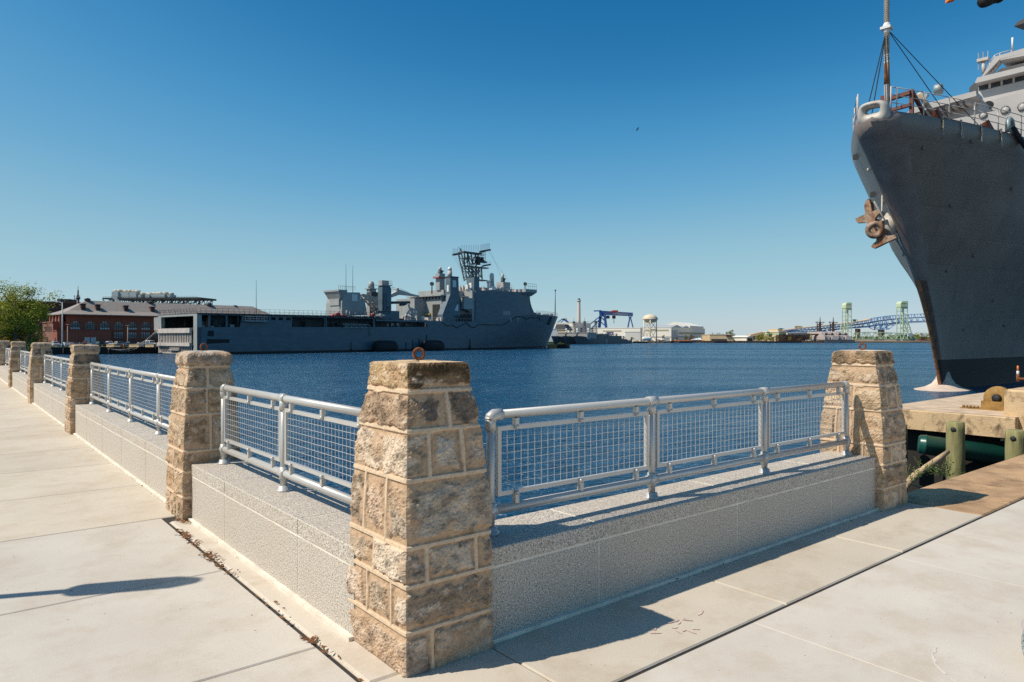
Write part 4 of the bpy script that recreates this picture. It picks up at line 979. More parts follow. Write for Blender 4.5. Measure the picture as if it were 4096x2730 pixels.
for x, y, t in ((235,872,.6),(258,875,.6),(345,905,.3),(935,885,.6),(150,905,.0)): p = bp(x, y, t); m.lathe(p-Vector((0,0,.6)), [(.05,0),(.7,.1),(.7,1.1),(.05,1.2)], 10)
m.build("red_reels", M['red'], ship)
m = MB(); a, b = bp(340,1128,0), bp(815,1070,0)
m.truss((a.x,-.45,a.z),(b.x,-.45,a.z),(a.x,-.45,b.z),(b.x,-.45,b.z), 9, .16, .12); m.tube([(b.x,-.45,b.z),(b.x+1.2,-.45,b.z-.3),(b.x+1.2,-.2,a.z-3)], .12, 5); m.build("gangway", M['pole'], ship)
m = MB(); a, b = Ss(*c7(168,1068), 3.6), Ss(*c7(258,1055), 3.6); m.box(102.2, 102.9, 10.6, 13.6, 14.6, 15.3); m.build("yellow_beam", M['yellow'], ship)
m = MB()
for x in (245, 1960*.0+760, 825, 885): pass
for x, y0, y1 in ((c3(245,0)[0], 1369, 1414), (c3(760,0)[0], 1371, 1412), (c3(825,0)[0], 1362, 1412), (c3(885,0)[0], 1353, 1412), (c3(1365,0)[0], 1357, 1400), (c3(955,0)[0], 1340, 1380)):
    s, h0 = Ss(x, y1); _, h1 = Ss(x, y0); m.box(s-.35, s+.35, -.25, .05, max(.3,h0), h0+(h1-h0)*.4); m.box(s-.09, s+.09, -.2, .05, h0, h1)
m.build("rubbing_posts", M['boot'], ship)

# floating black fenders alongside
for i, (x0, x1) in enumerate(((455, 652), (912, 1089))):
    a, b = Ss(*c3(x0, 1080), -2.0)[0], Ss(*c3(x1, 1080), -2.0)[0]; f = MB(); L_ = b-a; r_ = 2.55
    f.lathe((0,0,0), [(.05,-L_/2),(r_*.7,-L_/2+.2),(r_*.93,-L_/2+.9),(r_,-L_/2+2),(r_,L_/2-2),(r_*.93,L_/2-.9),(r_*.7,L_/2-.2),(.05,L_/2)], 20, axis=(1,0,0))
    c = S0 + Vector((SA[0]*(a+b)/2 + .749*2.75, SA[1]*(a+b)/2 - .6626*2.75, 1.55))
    o = f.build("float_fender", M['black'], None); o.location = c; o.rotation_euler = (0,0,SROT)
    tag(o, ["black floating cylinder fender amidships, nearer the stern of the landing ship", "black floating cylinder fender under the funnel of the landing ship"][i], "fender", "floating fenders along the landing ship")
# stern mooring lines
m = MB(); q = S0 + Vector((-.749*27, .6626*27, 0)); 
for dz, e in ((0, 0), (.4, 1.5), (.2, 3)):
    A_ = q + Vector((0,0,8.2+dz)); B_ = at(430+e*3, 1396, 206); pts = []
    for i in range(13):
        u = i/12; p = A_.lerp(B_, u); p.z -= 2.6*sin(pi*u)*(1+.1*e); pts.append(p)
    m.tube(pts, .065, 5)
tag(m.build("mooring_line", M['rope'], None, loc=q), "slack pale mooring lines from the stern down to the grassy quay", "rope")
# ------------------------------------------------------------------ dark ship whose bow towers over the pier on the right
B0 = Vector((42.8, 70.0, WZ))
PHI = R(46.0); sx, sy = sin(PHI), cos(PHI)     # heading of the keel, bow towards the viewer
def Rs(x, y, n=0.0):           # photo point on the fore-and-aft plane n (n > 0 is nearer) -> (s aft of the stem, height)
    k = (x-CX)/FO; s = (k*(70 - sx*n) - 42.8 - sy*n)/(sx - sy*k); Y = 70 + sy*s - sx*n
    return s, 5.2 - (y-HY)/FO*Y
def Rn(x, y, s):               # photo point on the athwartships plane s -> (n, height)
    k = (x-CX)/FO; n = (k*(70 + sy*s) - 42.8 - sx*s)/(sy + sx*k); Y = 70 + sy*s - sx*n
    return n, 5.2 - (y-HY)/FO*Y
bow = thing("grey_ship", "dark grey ship at the right with its high flared bow, anchor and pale deckhouse", "ship", B0, pi/2 - PHI)
stem = []
for x, y in ((3480,482),(3522,600),(3566,733),(3588,800),(3616,911),(3640,1010),(3660,1080),(3690,1192),(3719,1314),(3732,1386),(3747,1468),(3762,1556)):
    s, h = Rs(x, y); stem.append((h, s))
stem = sorted(stem); HT = stem[-1][0]
sT, hTop = Rs(3497, 440)
stem.append((hTop, sT)); stem.insert(0, (-3.0, stem[0][1] + 0.4))
def s0(h):
    for (h0, a), (h1, b) in zip(stem, stem[1:]):
        if h <= h1: return a + (b-a)*max(0, (h-h0)/(h1-h0))
    return stem[-1][1]
HK = 12.0
def w0(h): return 0.10 + 0.10*smooth(0, HK, h) + 1.1*smooth(HK-1.5, 25.5, h)
def n_at(ds, h):
    f = max(0.0, min(1.0, h/26.0)); LL = 76 - 48*smooth(0.0, 0.62, f); return w0(h) + 13.2*(1 - exp(-ds/LL))
def deck_h(ds): return 23.45 - 0.004*ds
def dpx(px):                   # distance aft at which the near deck edge crosses a photo column
    d = 0.3
    while d < 60:
        h = deck_h(d); s = s0(h)+d; n = n_at(d, h)
        if CX + FO*(42.8 + sx*s + sy*n)/(70 + sy*s - sx*n) >= px: return d
        d += 0.05
    return d
ssd = [0, .15, .4, .8, 1.4, 2.2, 3.2, 4.5, 6, 8, 10.5, 13.5, 17, 21, 26, 32, 40, 50, 62, 80]
hh = [-1.5, 0, 1.4, 3, 5, 7, 9, 10.5, 12, 13.5, 15, 17, 19, 21, 21.8, 22.7, 23.45]
def hullpt(ds, j, sd):
    h = hh[j]; 
    if j == len(hh)-1: h = deck_h(ds)
    elif h > deck_h(ds) - 0.5: h = deck_h(ds) - 0.5*(len(hh)-1-j)*0.5
    q = min(1.0, ds/1.4); n = n_at(ds, h) if ds > 1.4 else (n_at(1.4, h))*sin(q*pi/2)**0.75
    if ds == 0: n = 0
    back = w0(h)*0.55*(1 - cos(q*pi/2)) if ds <= 1.4 else w0(h)*0.55
    return (s0(h) + ds + back*0.2, -sd*n, h)
m = MB(); nS = len(ssd)
for sd in (1, -1):
    vs = [hullpt(ds, j, sd) for j in range(len(hh)) for ds in ssd]; fs = []; o = len(m.f)
    for j in range(len(hh)-1):
        for i in range(nS-1):
            q = (j*nS+i, j*nS+i+1, (j+1)*nS+i+1, (j+1)*nS+i); fs.append(q if sd > 0 else q[::-1])
    m.add(vs, fs, True)
    k = 0
    for j in range(len(hh)-1):
        for i in range(nS-1):
            h = hh[j]; mi = 0
            if h < 3.0: mi = 1
            elif i < 4 and h >= HK-1.6: mi = 2
            elif i < 3: mi = 3
            m.m[o + k] = mi; k += 1
m.build("hull", [M['hull2'], M['boot'], M['stemgrey'], M['stemrust']], bow)
m = MB(); pd = [hullpt(ds, len(hh)-1, 1) for ds in ssd]; ps = [hullpt(ds, len(hh)-1, -1) for ds in ssd]
m.add([(x, y, z-0.06) for x, y, z in pd] + [(x, y, z-0.06) for x, y, z in ps], [(i, i+1, nS+i+1, nS+i) for i in range(nS-1)]); m.build("foredeck", M['deckgrey'], bow)
# pale forefoot at the waterline
m = MB(); m.lathe((1.1,0,-.15), [(3.4,0),(2.4,.16),(1.6,.36),(1.05,.7),(.72,1.2),(.5,1.9)], 24)
m.v = [(x - .9*max(0, (1.1-x))*max(0, 1-(z+.15)/.9), y, z) for x, y, z in m.v]; m.build("forefoot", M['bulb'], bow)
m = MB(); m.tube([(s0(h)-.02, 0, h) for h in (0.2,1.5,3,4.5,6,7.5,9,10.5)], [.16]*8, 8); M['rustpaint'] = plain("rust orange paint", (0.36,0.14,0.05), .7, var=.5, scale=2, c2=(.14,.07,.04)); m.build("stem_bar", M['rustpaint'], bow)
# bullnose fairlead
m = MB(); cN = Vector((sT-0.1, 0, hTop-0.26)); N_ = 36; K_ = 12; vs = []; fs = []
for i in range(N_):
    a = 2*pi*i/N_; ca, sa = cos(a), sin(a); ex = 0.62
    y = 0.86*abs(ca)**ex*(1 if ca >= 0 else -1); z = 0.60*abs(sa)**ex*(1 if sa >= 0 else -1)
    for k in range(K_):
        b = 2*pi*k/K_; rr = 0.34 + 0.15*smooth(0.15, -0.4, z); d = Vector((0, y/0.86**2, z/0.60**2)).normalized()
        vs.append(cN + Vector((-0.2*0 - 0.62*sin(b) - 0.18*z, y + d.y*rr*cos(b)*1.0, z + d.z*rr*cos(b)*(1.2 if z < 0 else .8))))
for i in range(N_):
    for k in range(K_): fs.append((i*K_+k, ((i+1)%N_)*K_+k, ((i+1)%N_)*K_+(k+1)%K_, i*K_+(k+1)%K_))
m.add(vs, fs, True); m.build("bullnose_fairlead", M['nose'], bow)
# handrails along the foredeck edge
for sd in (1, -1):
    m = MB(); dl = [dpx(x) for x in (3506,3593,3700,3803,3904,3999,4091)]; dl += [dl[-1]+4, dl[-1]+8]
    P = [Vector((s0(deck_h(d)) + d, -sd*(n_at(d, deck_h(d))-0.12), deck_h(d))) for d in dl]
    for p in P: m.tube([p - Vector((0,0,.1)), p + Vector((0,0,1.95))], 0.055, 6)
    for a, b in zip(P, P[1:]):
        for dh in (0.65, 1.28, 1.92): m.tube([a + Vector((0,0,dh)), b + Vector((0,0,dh))], 0.036, 5)
    m.build("bow_railing", M['pinkgrey'], bow)
# jackstaff wrapped with rope, stays
sJ, hJ = Rs(3547, 395); 
m = MB(); m.tube([(sJ,0,23.3),(sJ,0,29.2)], 0.21, 12); m.tube([(sJ,0,29.2),(sJ,0,39)], 0.185, 12); m.tube([(sJ,0,39),(sJ,0,52)], 0.17, 12)
jk = m.build("jackstaff", M['pinkgrey'], bow)
m = MB(); pts = []
for i in range(1500):
    h = 28.6 + i*0.0155; a = i*0.62; r_ = 0.20 if h < 39 else 0.185; pts.append((sJ + r_*cos(a), r_*sin(a), h))
m.tube(pts, 0.04, 4); m.build("rope_wrap", M['rope'], jk)
m = MB(); m.tube([(sJ,0,26.6),(sJ,0,28.4)], 0.222, 12); m.build("rust_patch", M['rustpaint'], jk)
hC = Rs(3547, 115)[1]
m = MB(); m.lathe((sJ,0,hC-.5), [(0.2,0),(0.3,.2),(0.3,.8),(0.2,1.0)], 10); m.box(sJ-.4,sJ+.4,-.4,.4,hC-.1,hC+.12); m.build("stay_collar", M['white'], jk)
m = MB()
for s, y in ((sT+.9,1.0),(sT+1.2,-.9),(sT+1.1,0.6),(sJ+5,-3.6),(sJ+8,-5.0)): m.tube([(sJ,0,hC),(s,y,23.6)], 0.045, 4)
m.build("stays", M['steel'], jk)
# frame and gear behind the nose
m = MB(); a = 23.9
m.bar((sJ-.2,-1.9,a+1.5),(sJ+.3,.3,a+1.5),.4,.3); m.bar((sJ-.2,-1.9,a+.5),(sJ+.3,.3,a+.5),.3,.25)
for y in (-1.9, .3): m.bar((sJ,y,a-.3),(sJ,y,a+1.8),.3); m.bar((sJ,y,a+1.7),(sJ+2.0,y*1.3,a-.3),.25)
m.build("jackstaff_frame", M['redsteel'], bow)
m = MB(); m.tube([(sJ+.8,-2.2,a+1.6),(sJ+2.6,-3.0,a-.2)], .2, 8); m.build("rope_coil", M['rope'], bow)
rnd = random.Random(31)
for d in [dpx(x) for x in (3768,3841,3922,4002)]:
    s = s0(deck_h(d))+d; n = n_at(d, deck_h(d)); z = deck_h(d); m = MB(); q = Vector((s, -n-.02, z+.06)); m.ball(q, .12, 8, 5)
    for i in range(9):
        m.tube([q, q+Vector((rnd.uniform(-.15,.15),-.08,-.4)), q+Vector((rnd.uniform(-.3,.3),-.1,-rnd.uniform(.6,1.5)))], .035, 4)
    m.build("frayed_rope_end", M['rope'], bow)
m = MB()
for d in (dpx(3785), dpx(3984)):
    s = s0(deck_h(d))+d; n = n_at(d, deck_h(d)); z = deck_h(d); m.hexa([(s-.8,-n+.3,z),(s+.8,-n+.3,z),(s+.7,-n+.9,z),(s-.7,-n+.9,z),(s-1.2,-n+.3,z+.7),(s+.9,-n+.3,z+.25),(s+.8,-n+.9,z+.25),(s-.9,-n+.9,z+.5)])
d = dpx(3800); d2 = dpx(4000); m.bar((s0(23)+d,-n_at(d,23.4)+.5,deck_h(d)+.05),(s0(23)+d2,-n_at(d2,23.4)+.5,deck_h(d2)+.05),.2,.3); m.build("rusty_chocks", M['redsteel'], bow)
# lower front tier with its overhanging roof, upper block with bridge windows
S1, S2 = 12.0, 21.0
def frontpoly(pts, sA, sB, mb): 
    P = [Rn(x, y, sA) for x, y in pts]; mb.prism(P, lambda n, h: (sA, -n, h), lambda n, h: (sB, -n, h))
cz = lambda x, y: (3700 + .2616*x, 150 + .2616*y)
m = MB(); frontpoly([(3600,475),(3640,452),(3914,385),(3914,520),(3600,520)], S1, S2+2, m); 
frontpoly([cz(820,1010), cz(1620,800), (4160,560), (3880,560), (3840,470)], S2-3, S2+2, m)
frontpoly([(3800,480),(4200,400),(4200,640),(3760,640)], S1-3.2, S1+2, m)
lower = m.build("deckhouse_lower_tier", M['palebow'], bow)
m = MB(); P = [Rn(x, y, S1-2.4) for x, y in ((3610,470),(3652,428),(3903,364),(3906,384),(3650,455))]
m.prism(P, lambda n, h: (S1-2.4, -n, h), lambda n, h: (S1+0.5, -n, h)); m.build("tier_roof_edge", M['palebow'], lower)
m = MB(); 
for i in range(9):
    x = 3660 + i*27; y = 450 - i*6.6; a_ = Rn(x, y, S1-1.2); m.box(S1-2.0, S1, -a_[0]-.18, -a_[0]+.18, a_[1]-.7, a_[1]+.1)
m.build("roof_brackets", M['pinkgrey'], lower)
m = MB(); frontpoly([cz(815,1010), cz(815,830), cz(1520,660), cz(1750,600), cz(1750,1000)], S2, S2+14, m)
frontpoly([cz(960,640), cz(1160,480), cz(1750,330), cz(1750,640), cz(960,700)], S2+2, S2+14, m)
up = m.build("deckhouse_upper_tier", M['palebow'], bow)
m = MB(); frontpoly([cz(760,700), cz(800,615), cz(1520,440), cz(1750,385), cz(1750,480), cz(1520,520), cz(820,690)], S2-1.2, S2+3, m); m.build("bridge_brow", M['palebow'], up)
m = MB(); frontpoly([cz(815,830), cz(815,690), cz(1520,535), cz(1750,480), cz(1750,600), cz(1520,660)], S2+0.45, S2+13, m); m.build("window_band", M['palebow'], up)
for i in range(6):
    x0 = 822 + 183*i; x1 = x0 + 150; f0 = lambda x: 690 - (x-820)*.222; f1 = lambda x: 812 - (x-820)*.232
    m = MB(); frontpoly([cz(x0,f1(x0)), cz(x0,f0(x0)+16), cz(x1,f0(x1)+16), cz(x1,f1(x1))], S2+0.36, S2+0.5, m); w = m.build("bridge_window", M['glass'], up)
    m = MB(); frontpoly([cz(x1,f1(x1)+10), cz(x1,f0(x1)), cz(x1+33,f0(x1+33)), cz(x1+33,f1(x1+33)+10)], S2+0.1, S2+0.5, m); m.build("mullion", M['pinkgrey'], w)
m = MB(); frontpoly([cz(675,835), cz(680,770), cz(760,690), cz(812,690), cz(812,840)], S2+1.5, S2+4.5, m); m.build("bridge_corner", M['mast'], up)
m = MB(); frontpoly([cz(870,595), cz(1060,300), cz(1090,290), cz(1520,165), cz(1750,100), cz(1750,190), cz(1520,240), cz(1150,330), cz(900,590)], S2+0.5, S2+1.0, m)
frontpoly([cz(1150,335), cz(1520,240), cz(1750,185), cz(1750,240), cz(1150,350)], S2+0.5, S2+8, m); m.build("upper_parapet", M['palebow'], up)
m = MB()
for i in range(4):
    x = 990 + i*38; y = 540 - i*46; p = Rn(*cz(x, y), S2+1.2); m.hexa([(S2+.9,-p[0]-.1,p[1]-.5),(S2+2.2,-p[0]-.1,p[1]-.1),(S2+2.2,-p[0]+.1,p[1]-.1),(S2+.9,-p[0]+.1,p[1]-.5),(S2+.9,-p[0]-.5,p[1]+.5),(S2+2.2,-p[0]-.5,p[1]+.5),(S2+2.2,-p[0]+.3,p[1]+.5),(S2+.9,-p[0]+.3,p[1]+.5)])
m.build("gussets", M['pinkgrey'], up)
m = MB()
pts = [Rn(*cz(x,y), S2+.6) for x, y in ((985,390),(1065,275),(1145,240),(1320,195))]
for n, h in pts: m.tube([(S2+.6,-n,h-1.0),(S2+.6,-n,h)], .05, 5)
for a_, b_ in zip(pts, pts[1:]): m.tube([(S2+.6,-a_[0],a_[1]),(S2+.6,-b_[0],b_[1])], .05, 5)
m.build("parapet_railing", M['pinkgrey'], up)
m = MB(); a_ = Rn(*cz(1337,200), S2+1); b_ = Rn(*cz(1337,5), S2+1); m.tube([(S2+1,-a_[0],a_[1]),(S2+1,-b_[0],b_[1])], .11, 6); m.build("whip_antenna", M['white'], up)
m = MB(); a_ = Rn(*cz(900,560), S2+2); b_ = Rn(*cz(890,370), S2+2); m.tube([(S2+2,-a_[0],a_[1]),(S2+2,-b_[0],b_[1])], .22, 6); m.box(S2+1.6,S2+2.4,-b_[0]-.6,-b_[0]+.6,b_[1],b_[1]+.35)
for dy in (-.5,0,.5): m.tube([(S2+2,-b_[0]+dy,b_[1]-.9),(S2+2,-b_[0]+dy,b_[1]+1.2)], .05, 4)
m.build("antenna_cluster", M['pinkgrey'], up)
m = MB(); c_ = Rn(*cz(1005,1035), S2-3.4); m.lathe((S2-3.5,-c_[0],c_[1]), [(.05,0),(.4,.1),(.5,.55)], 12, axis=(-1,.2,-.3)); m.build("floodlight", M['dark'], up)
m = MB(); c_ = Rn(*cz(150,960), S1-1); m.lathe((S1-1.4,-c_[0]-.1,c_[1]+1.0), [(.55,0),(.6,.05),(.6,.7),(.55,.75)], 18, axis=(0,-1,0)); m.lathe((S1-1.4,-c_[0]+.7,c_[1]+.5), [(.25,0),(.25,.3)], 12, axis=(-.9,.3,.1)); m.build("drum_winch", M['pole'], bow)
for x, y, r_ in ((885,1190,.46),(1225,1110,.52),(1490,1060,.55)):
    c_ = Rn(*cz(x, y), S1-3.3); m = MB(); m.lathe((S1-3.25,-c_[0],c_[1]), [(r_*.72,0),(r_*.7,.03),(.01,.035)], 20, axis=(-1,0,0)); o_ = m.build("round_hatch", M['palebow'], bow)
    m = MB()
    for i in range(18): a = 2*pi*i/18; m.box(S1-3.36,S1-3.2,-c_[0]+r_*.76*cos(a)-.03,-c_[0]+r_*.76*cos(a)+.03,c_[1]+r_*.76*sin(a)-.03,c_[1]+r_*.76*sin(a)+.03)
    m.build("hatch_bolts", M['mast'], o_)
m = MB(); d = dpx(4046); s = s0(deck_h(d))+d; n = n_at(d, deck_h(d)); z = deck_h(d)
m.tube([(s-.9,-n+.1,z),(s-.8,-n+.1,z+.9),(s-.4,-n+.1,z+1.25),(s+.5,-n+.1,z+1.25),(s+.9,-n+.1,z+.9),(s+1,-n+.1,z)], .22, 8); m.build("side_fairlead", M['pole'], bow)
m = MB(); 
for e in (0, .5): m.tube([(s-.1+e,-n-.1,z+.5),(s+.6+e,-n-.5,z-.5),(s+2.0+e,-n-2.0,z-3.5)], .2, 8)
ml = m.build("mooring_line", M['black'], bow)
m = MB()
for e in (0, .5): m.tube([(s+2.0+e,-n-2.0,z-3.5),(s+9+e,-n-12,z-19)], .2, 8)
m.build("line_sleeve", M['white'], ml)
# anchor in its hawse on the sunlit side; traced silhouette, given its real size and thickness
an = MB(); ca = lambda x, y: (3380 + .2169*x, 720 + .2169*y); NA = -2.6
c_ = Rs(*ca(560,930), -2.2); SAN = c_[0]
def aside(pts, n0, n1): a_, b_ = SAN - 2.2 - n0, SAN - 2.2 - n1; P = [Rn(x_, y_, a_) for x_, y_ in [ca(*q) for q in pts]]; an.prism(P, lambda n, h: (a_, -n, h), lambda n, h: (b_, -n, h))
aside([(185,730),(200,710),(400,620),(560,560),(620,535),(650,560),(660,600),(600,640),(560,700),(545,760),(460,800),(430,830),(390,790),(350,785),(225,795)], -2.2, -2.7)
aside([(480,1225),(510,1185),(570,1135),(580,1080),(560,1040),(700,1000),(790,1035),(920,1010),(950,1070),(760,1155),(600,1235),(530,1265),(500,1255)], -2.2, -2.7)
aside([(430,820),(540,760),(600,720),(680,760),(720,960),(700,1040),(580,1060),(470,1000),(400,930),(395,860)], -2.5, -3.3)
aside([(375,640),(350,480),(375,400),(420,345),(455,400),(475,480),(490,560),(480,590)], -3.0, -3.9)
c_ = Rs(*ca(560,930), -2.2)
q_ = Rn(*ca(550,925), SAN-.3); an.torus((SAN-.3, -q_[0], q_[1]), .56, .24, (-.947,-.33,-.2), 28, 12)
an.tube([(SAN-.2,-q_[0]-.15,q_[1]-.1),(SAN-.25,-q_[0]+.05,q_[1]+.45)], .1, 8)
an.build("anchor", M['anchor'], bow)
m = MB(); c_ = Rs(*ca(740,830), -1.9); m.tube([(c_[0]-.5,1.9,c_[1]-.9),(c_[0]+1.2,1.2,c_[1]+1.1)], 0.85, 16); m.build("hawse_pipe", M['nose'], bow)
m = MB()
for (xa, ya, xb, yb) in ((550,405,1120,1380),(865,910,1170,1400),(700,100,690,590)):
    a_, b_ = Rs(*ca(xa,ya), -1.9), Rs(*ca(xb,yb), -.8); m.tube([(a_[0],1.95,a_[1]),(b_[0],.85,b_[1])], .07, 5)
m.build("bow_pipes", M['nose'], bow)
for d, h in ((9,22),(14,19),(5,17),(20,22),(8,13),(17,13.5),(4,11.5),(12,9),(22,15),(6,6),(15,6.5),(26,9),(3,21)):
    m = MB(); s = s0(h)+d; n = n_at(d, h); m.lathe((s,-n-.02,h), [(.14,0),(.16,.1),(.05,.16)], 10, axis=(-.3,-1,-.3)); m.build("hull_lug", M['stemgrey'], bow)
for d, h in ((2.2,20),(2.4,17.5),(2.2,15),(2.4,13)):
    m = MB(); s = s0(h)+d; n = n_at(d, h); m.lathe((s,n+.02,h), [(.16,0),(.18,.1),(.05,.16)], 10, axis=(-.4,1,-.3)); m.build("hull_lug", M['nose'], bow)
m = MB()
for h in (21.5, 18.5, 16.8): s = s0(h)+5.5; n = n_at(5.5, h); m.box(s-.1, s+.1, n-.1, n+.4, h, h+.45)
m.build("far_side_brackets", M['dark'], bow)
# platform seen high at the right edge
m = MB(); a_ = Rn(4062, 117, S2+3); m.hexa([(S2+2,-a_[0],a_[1]),(S2+2,-a_[0]-6,a_[1]+.5),(S2+4,-a_[0]-6,a_[1]+.5),(S2+4,-a_[0]-.6,a_[1]),(S2+2,-a_[0]-.4,a_[1]+.5),(S2+2,-a_[0]-6,a_[1]+1.6),(S2+4,-a_[0]-6,a_[1]+1.6),(S2+4,-a_[0]-.6,a_[1]+.5)])
lk = m.build("lookout_platform", M['mast'], up)
m = MB()
for y in (-1.2,-3,-5): m.tube([(S2+2,-a_[0]+y,a_[1]),(S2+2,-a_[0]+y,a_[1]+2.4)], .09, 5)
for dh in (1.4, 2.4): m.tube([(S2+2,-a_[0]-1.2,a_[1]+dh),(S2+2,-a_[0]-5,a_[1]+dh+.4)], .06, 5)
m.tube([(S2+3.5,-a_[0]-6,a_[1]+1),(S2+3.5,-a_[0]-7,a_[1]-8)], .5, 8)
m.build("lookout_railing", M['white'], lk)

# ------------------------------------------------------------------ concrete pier, piles and the water gap
pier = thing("concrete_pier", "stained concrete pier with raised block at its corner, beside the dark bow", "pier", (0,0,0), AU)
m = MB(); m.cbox(16.8, 95, 4.6, 7.3, -0.45, -0.02, 0.02); m.build("deck_slab", [M['pierend']], pier)
m = MB(); m.quad((16.83,4.6,-0.016),(95,4.6,-0.016),(95,7.28,-0.016),(16.83,7.28,-0.016)); m.build("deck_surface", M['pierdeck'], pier)
m = MB(); m.cbox(17.0, 40, 2.9, 4.85, -0.5, 0.53, 0.04); m.cbox(16.86, 17.0, 2.9, 4.87, -0.52, -0.30, 0.02); m.build("raised_block", M['pierend'], pier)
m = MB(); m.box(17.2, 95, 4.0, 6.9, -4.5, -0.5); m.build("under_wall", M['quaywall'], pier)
PL = [((3590,1690),16.0,.17,0),((3642,1720),16.9,.19,0),((3806,1685),14.6,.17,1),((4060,1705),13.4,.17,1),((3715,1812),17.6,.20,0)]
for (px, Yp, r_, frnt), zt, lab in zip([(3601,15.6,.14,0),(3642,16.6,.18,0),(3822,14.2,.165,1),(4062,13.2,.165,1),(3716,17.0,.22,0)], (-.32,-.55,-.10,-.14,-1.1),
    ("timber pile half hidden by the right stone pillar", "sunlit timber pile just right of the right stone pillar", "stout algae stained pile in front of the pier end, mid gap", "timber pile with a bolt at the right edge of the photo", "short dark pile stump standing back in the shade under the pier")):
    p = at(px, HY, Yp); f = MB(); f.lathe((0,0,0), [(r_*1.05,-4.5-zt),(r_*1.02,-.5),(r_,-.16),(r_*.97,-.02),(r_*.8,.0)], 14)
    o = thing("timber_pile", lab, "pile", (p.x, p.y, zt), 0, "timber piles under the pier"); f.build("post", M['pile'], o)
    if frnt:
        dv = -Vector((p.x, p.y, 0)).normalized(); dv = (dv + Vector((-.25,.1,0))).normalized(); f = MB(); f.lathe(dv*(r_*.97) + Vector((0,0,-.15)), [(.05,0),(.046,.012),(.01,.014)], 12, axis=dv); f.build("bolt_hole", M['dark'], o)
m = MB(); a_ = at(3672, 1776, 15.2); b_ = at(4070, 1832, 14.4); d = (b_-a_)
m.tube([a_-d*.004, a_, a_+d*.02, a_+d*.07, a_+d*.08, a_+d*.085, a_+d*1.3], [.05,.17,.20,.21,.225,.21,.21], 18)
tag(m.build("green_pipe", M['greenpipe'], None, loc=a_), "fat dark green pipe lying between the piles under the pier", "pipe")
m = MB(); a_ = at(3612, 1944, 12.4); b_ = at(3792, 1808, 13.9); m.tube([a_, a_.lerp(b_,.3)+Vector((0,0,.02)), a_.lerp(b_,.7), b_], [.075,.065,.06,.04], 8); m.tube([a_.lerp(b_,.1), a_.lerp(b_,.1)+Vector((.3,.1,-.12))], .03, 6)
tag(m.build("driftwood_log", M['drift'], None, loc=a_), "bleached driftwood log leaning in the gap between pillar and piles", "log")
def weed(px, py, Y, n, lab):
    f = MB(); rnd = random.Random(px); c = at(px, py, Y)
    for i in range(n):
        d = Vector((rnd.uniform(-1,1), rnd.uniform(-.6,.6), rnd.uniform(.1,1))).normalized(); L_ = rnd.uniform(.15,.42); p = c + Vector((rnd.uniform(-.15,.15),0,0))
        f.bar(p, p+d*L_, .006)
        for k in range(7):
            q = p + d*L_*(.3+.1*k); e = Vector((rnd.uniform(-1,1), rnd.uniform(-1,1), rnd.uniform(-.2,.8))).normalized()*.05; w = d.cross(e).normalized()*.012
            f.add([q, q+e*.5+w, q+e, q+e*.5-w], [(0,1,2,3)])
    tag(f.build("weed_plant", M['leafp'], None, loc=c), lab, "plant", "weeds in the gap by the pier")
weed(3636, 1925, 12.6, 16, "green weed sprouting at the foot of the right stone pillar"); weed(3705, 1900, 13.0, 16, "green weed growing along the driftwood log"); weed(3768, 1905, 12.6, 15, "green weed right of the driftwood, below the pier end")
# mooring ring and valve on the pier
bt = thing("mooring_ring", "rusty ochre mooring ring bolted to the pier beside the raised block", "mooring ring", AB(18.2, 5.05, -0.02), AU)
m = MB(); m.lathe((0,.25,.27), [(.11,-.1),(.26,-.1),(.27,0),(.26,.1),(.11,.1)], 22, axis=(1,0,0)); m.box(-.12,.12,-.05,.55,0,.2); m.build("eye", M['bitt'], bt)
m = MB(); m.box(-.16,.16,-.1,.95,.0,.03)
for i in range(5): m.lathe((-.1,.62+.07*i,.03), [(.025,0),(.025,.05)], 6)
m.build("bolted_plate", M['bitt'], bt)
m = MB(); m.lathe((-.105,.25,.27), [(.10,0),(.01,.003)], 16, axis=(-1,0,0)); m.build("eye_hole", M['dark'], bt)
vl = thing("pipe_valve", "small rusty bent pipe with white valve on top of the raised pier block", "valve", AB(17.7, 4.55, 0.53), AU)
m = MB(); m.tube([(0,0,0),(0,0,.16),(0,.05,.2),(0,.25,.2)], .022, 8); m.tube([(0,.25,.14),(0,.25,.28)], .03, 8); m.build("pipe", M['rust'], vl)
m = MB(); m.tube([(0,.25,.28),(0,.25,.36)], .026, 8); m.build("white_collar", M['white'], vl); m = MB(); m.tube([(0,.25,.36),(0,.25,.47)], .018, 8); m.build("spout", M['orange'], vl)
# crane arm that dips into the top right corner
cr = thing("dockside_crane", "dockside crane whose black arm and orange hook dip into the top right corner", "crane", (34, 29, 0), 0, world=True)
T0 = at(3921, 12, 30); E0 = Vector((34, 29, 22.0))
m = MB(); d = (Vector((26.5, 29.8, 18.55)) - T0).normalized(); T1 = T0 + d*8; m.tube([T0-d*.06, T0-d*.03, T0+d*.05, T0+d*.16], [.06,.16,.24,.27], 18); m.tube([T0+d*.16, T0+d*.42], .27, 18); m.tube([T0+d*.43, T0+d*.74], .26, 18); m.tube([T0+d*.74, T0+d*.86], .31, 18); m.tube([T0+d*.86, T1], .20, 14); m.tube([T1, E0], .2, 14); m.build("black_arm", M['black'], cr)
m = MB(); m.lathe((34,29,0), [(.9,0),(.9,.4),(.45,.6),(.4,25)], 14); m.build("mast", M['yellow'], cr)
J = at(3806, -120, 30); m = MB(); m.bar((34,29,24.5), J, .35); m.build("jib", M['yellow'], cr)
K = at(3806, 2, 30); m = MB(); m.tube([J, K], .03, 5); m.build("cable", M['steel'], cr)
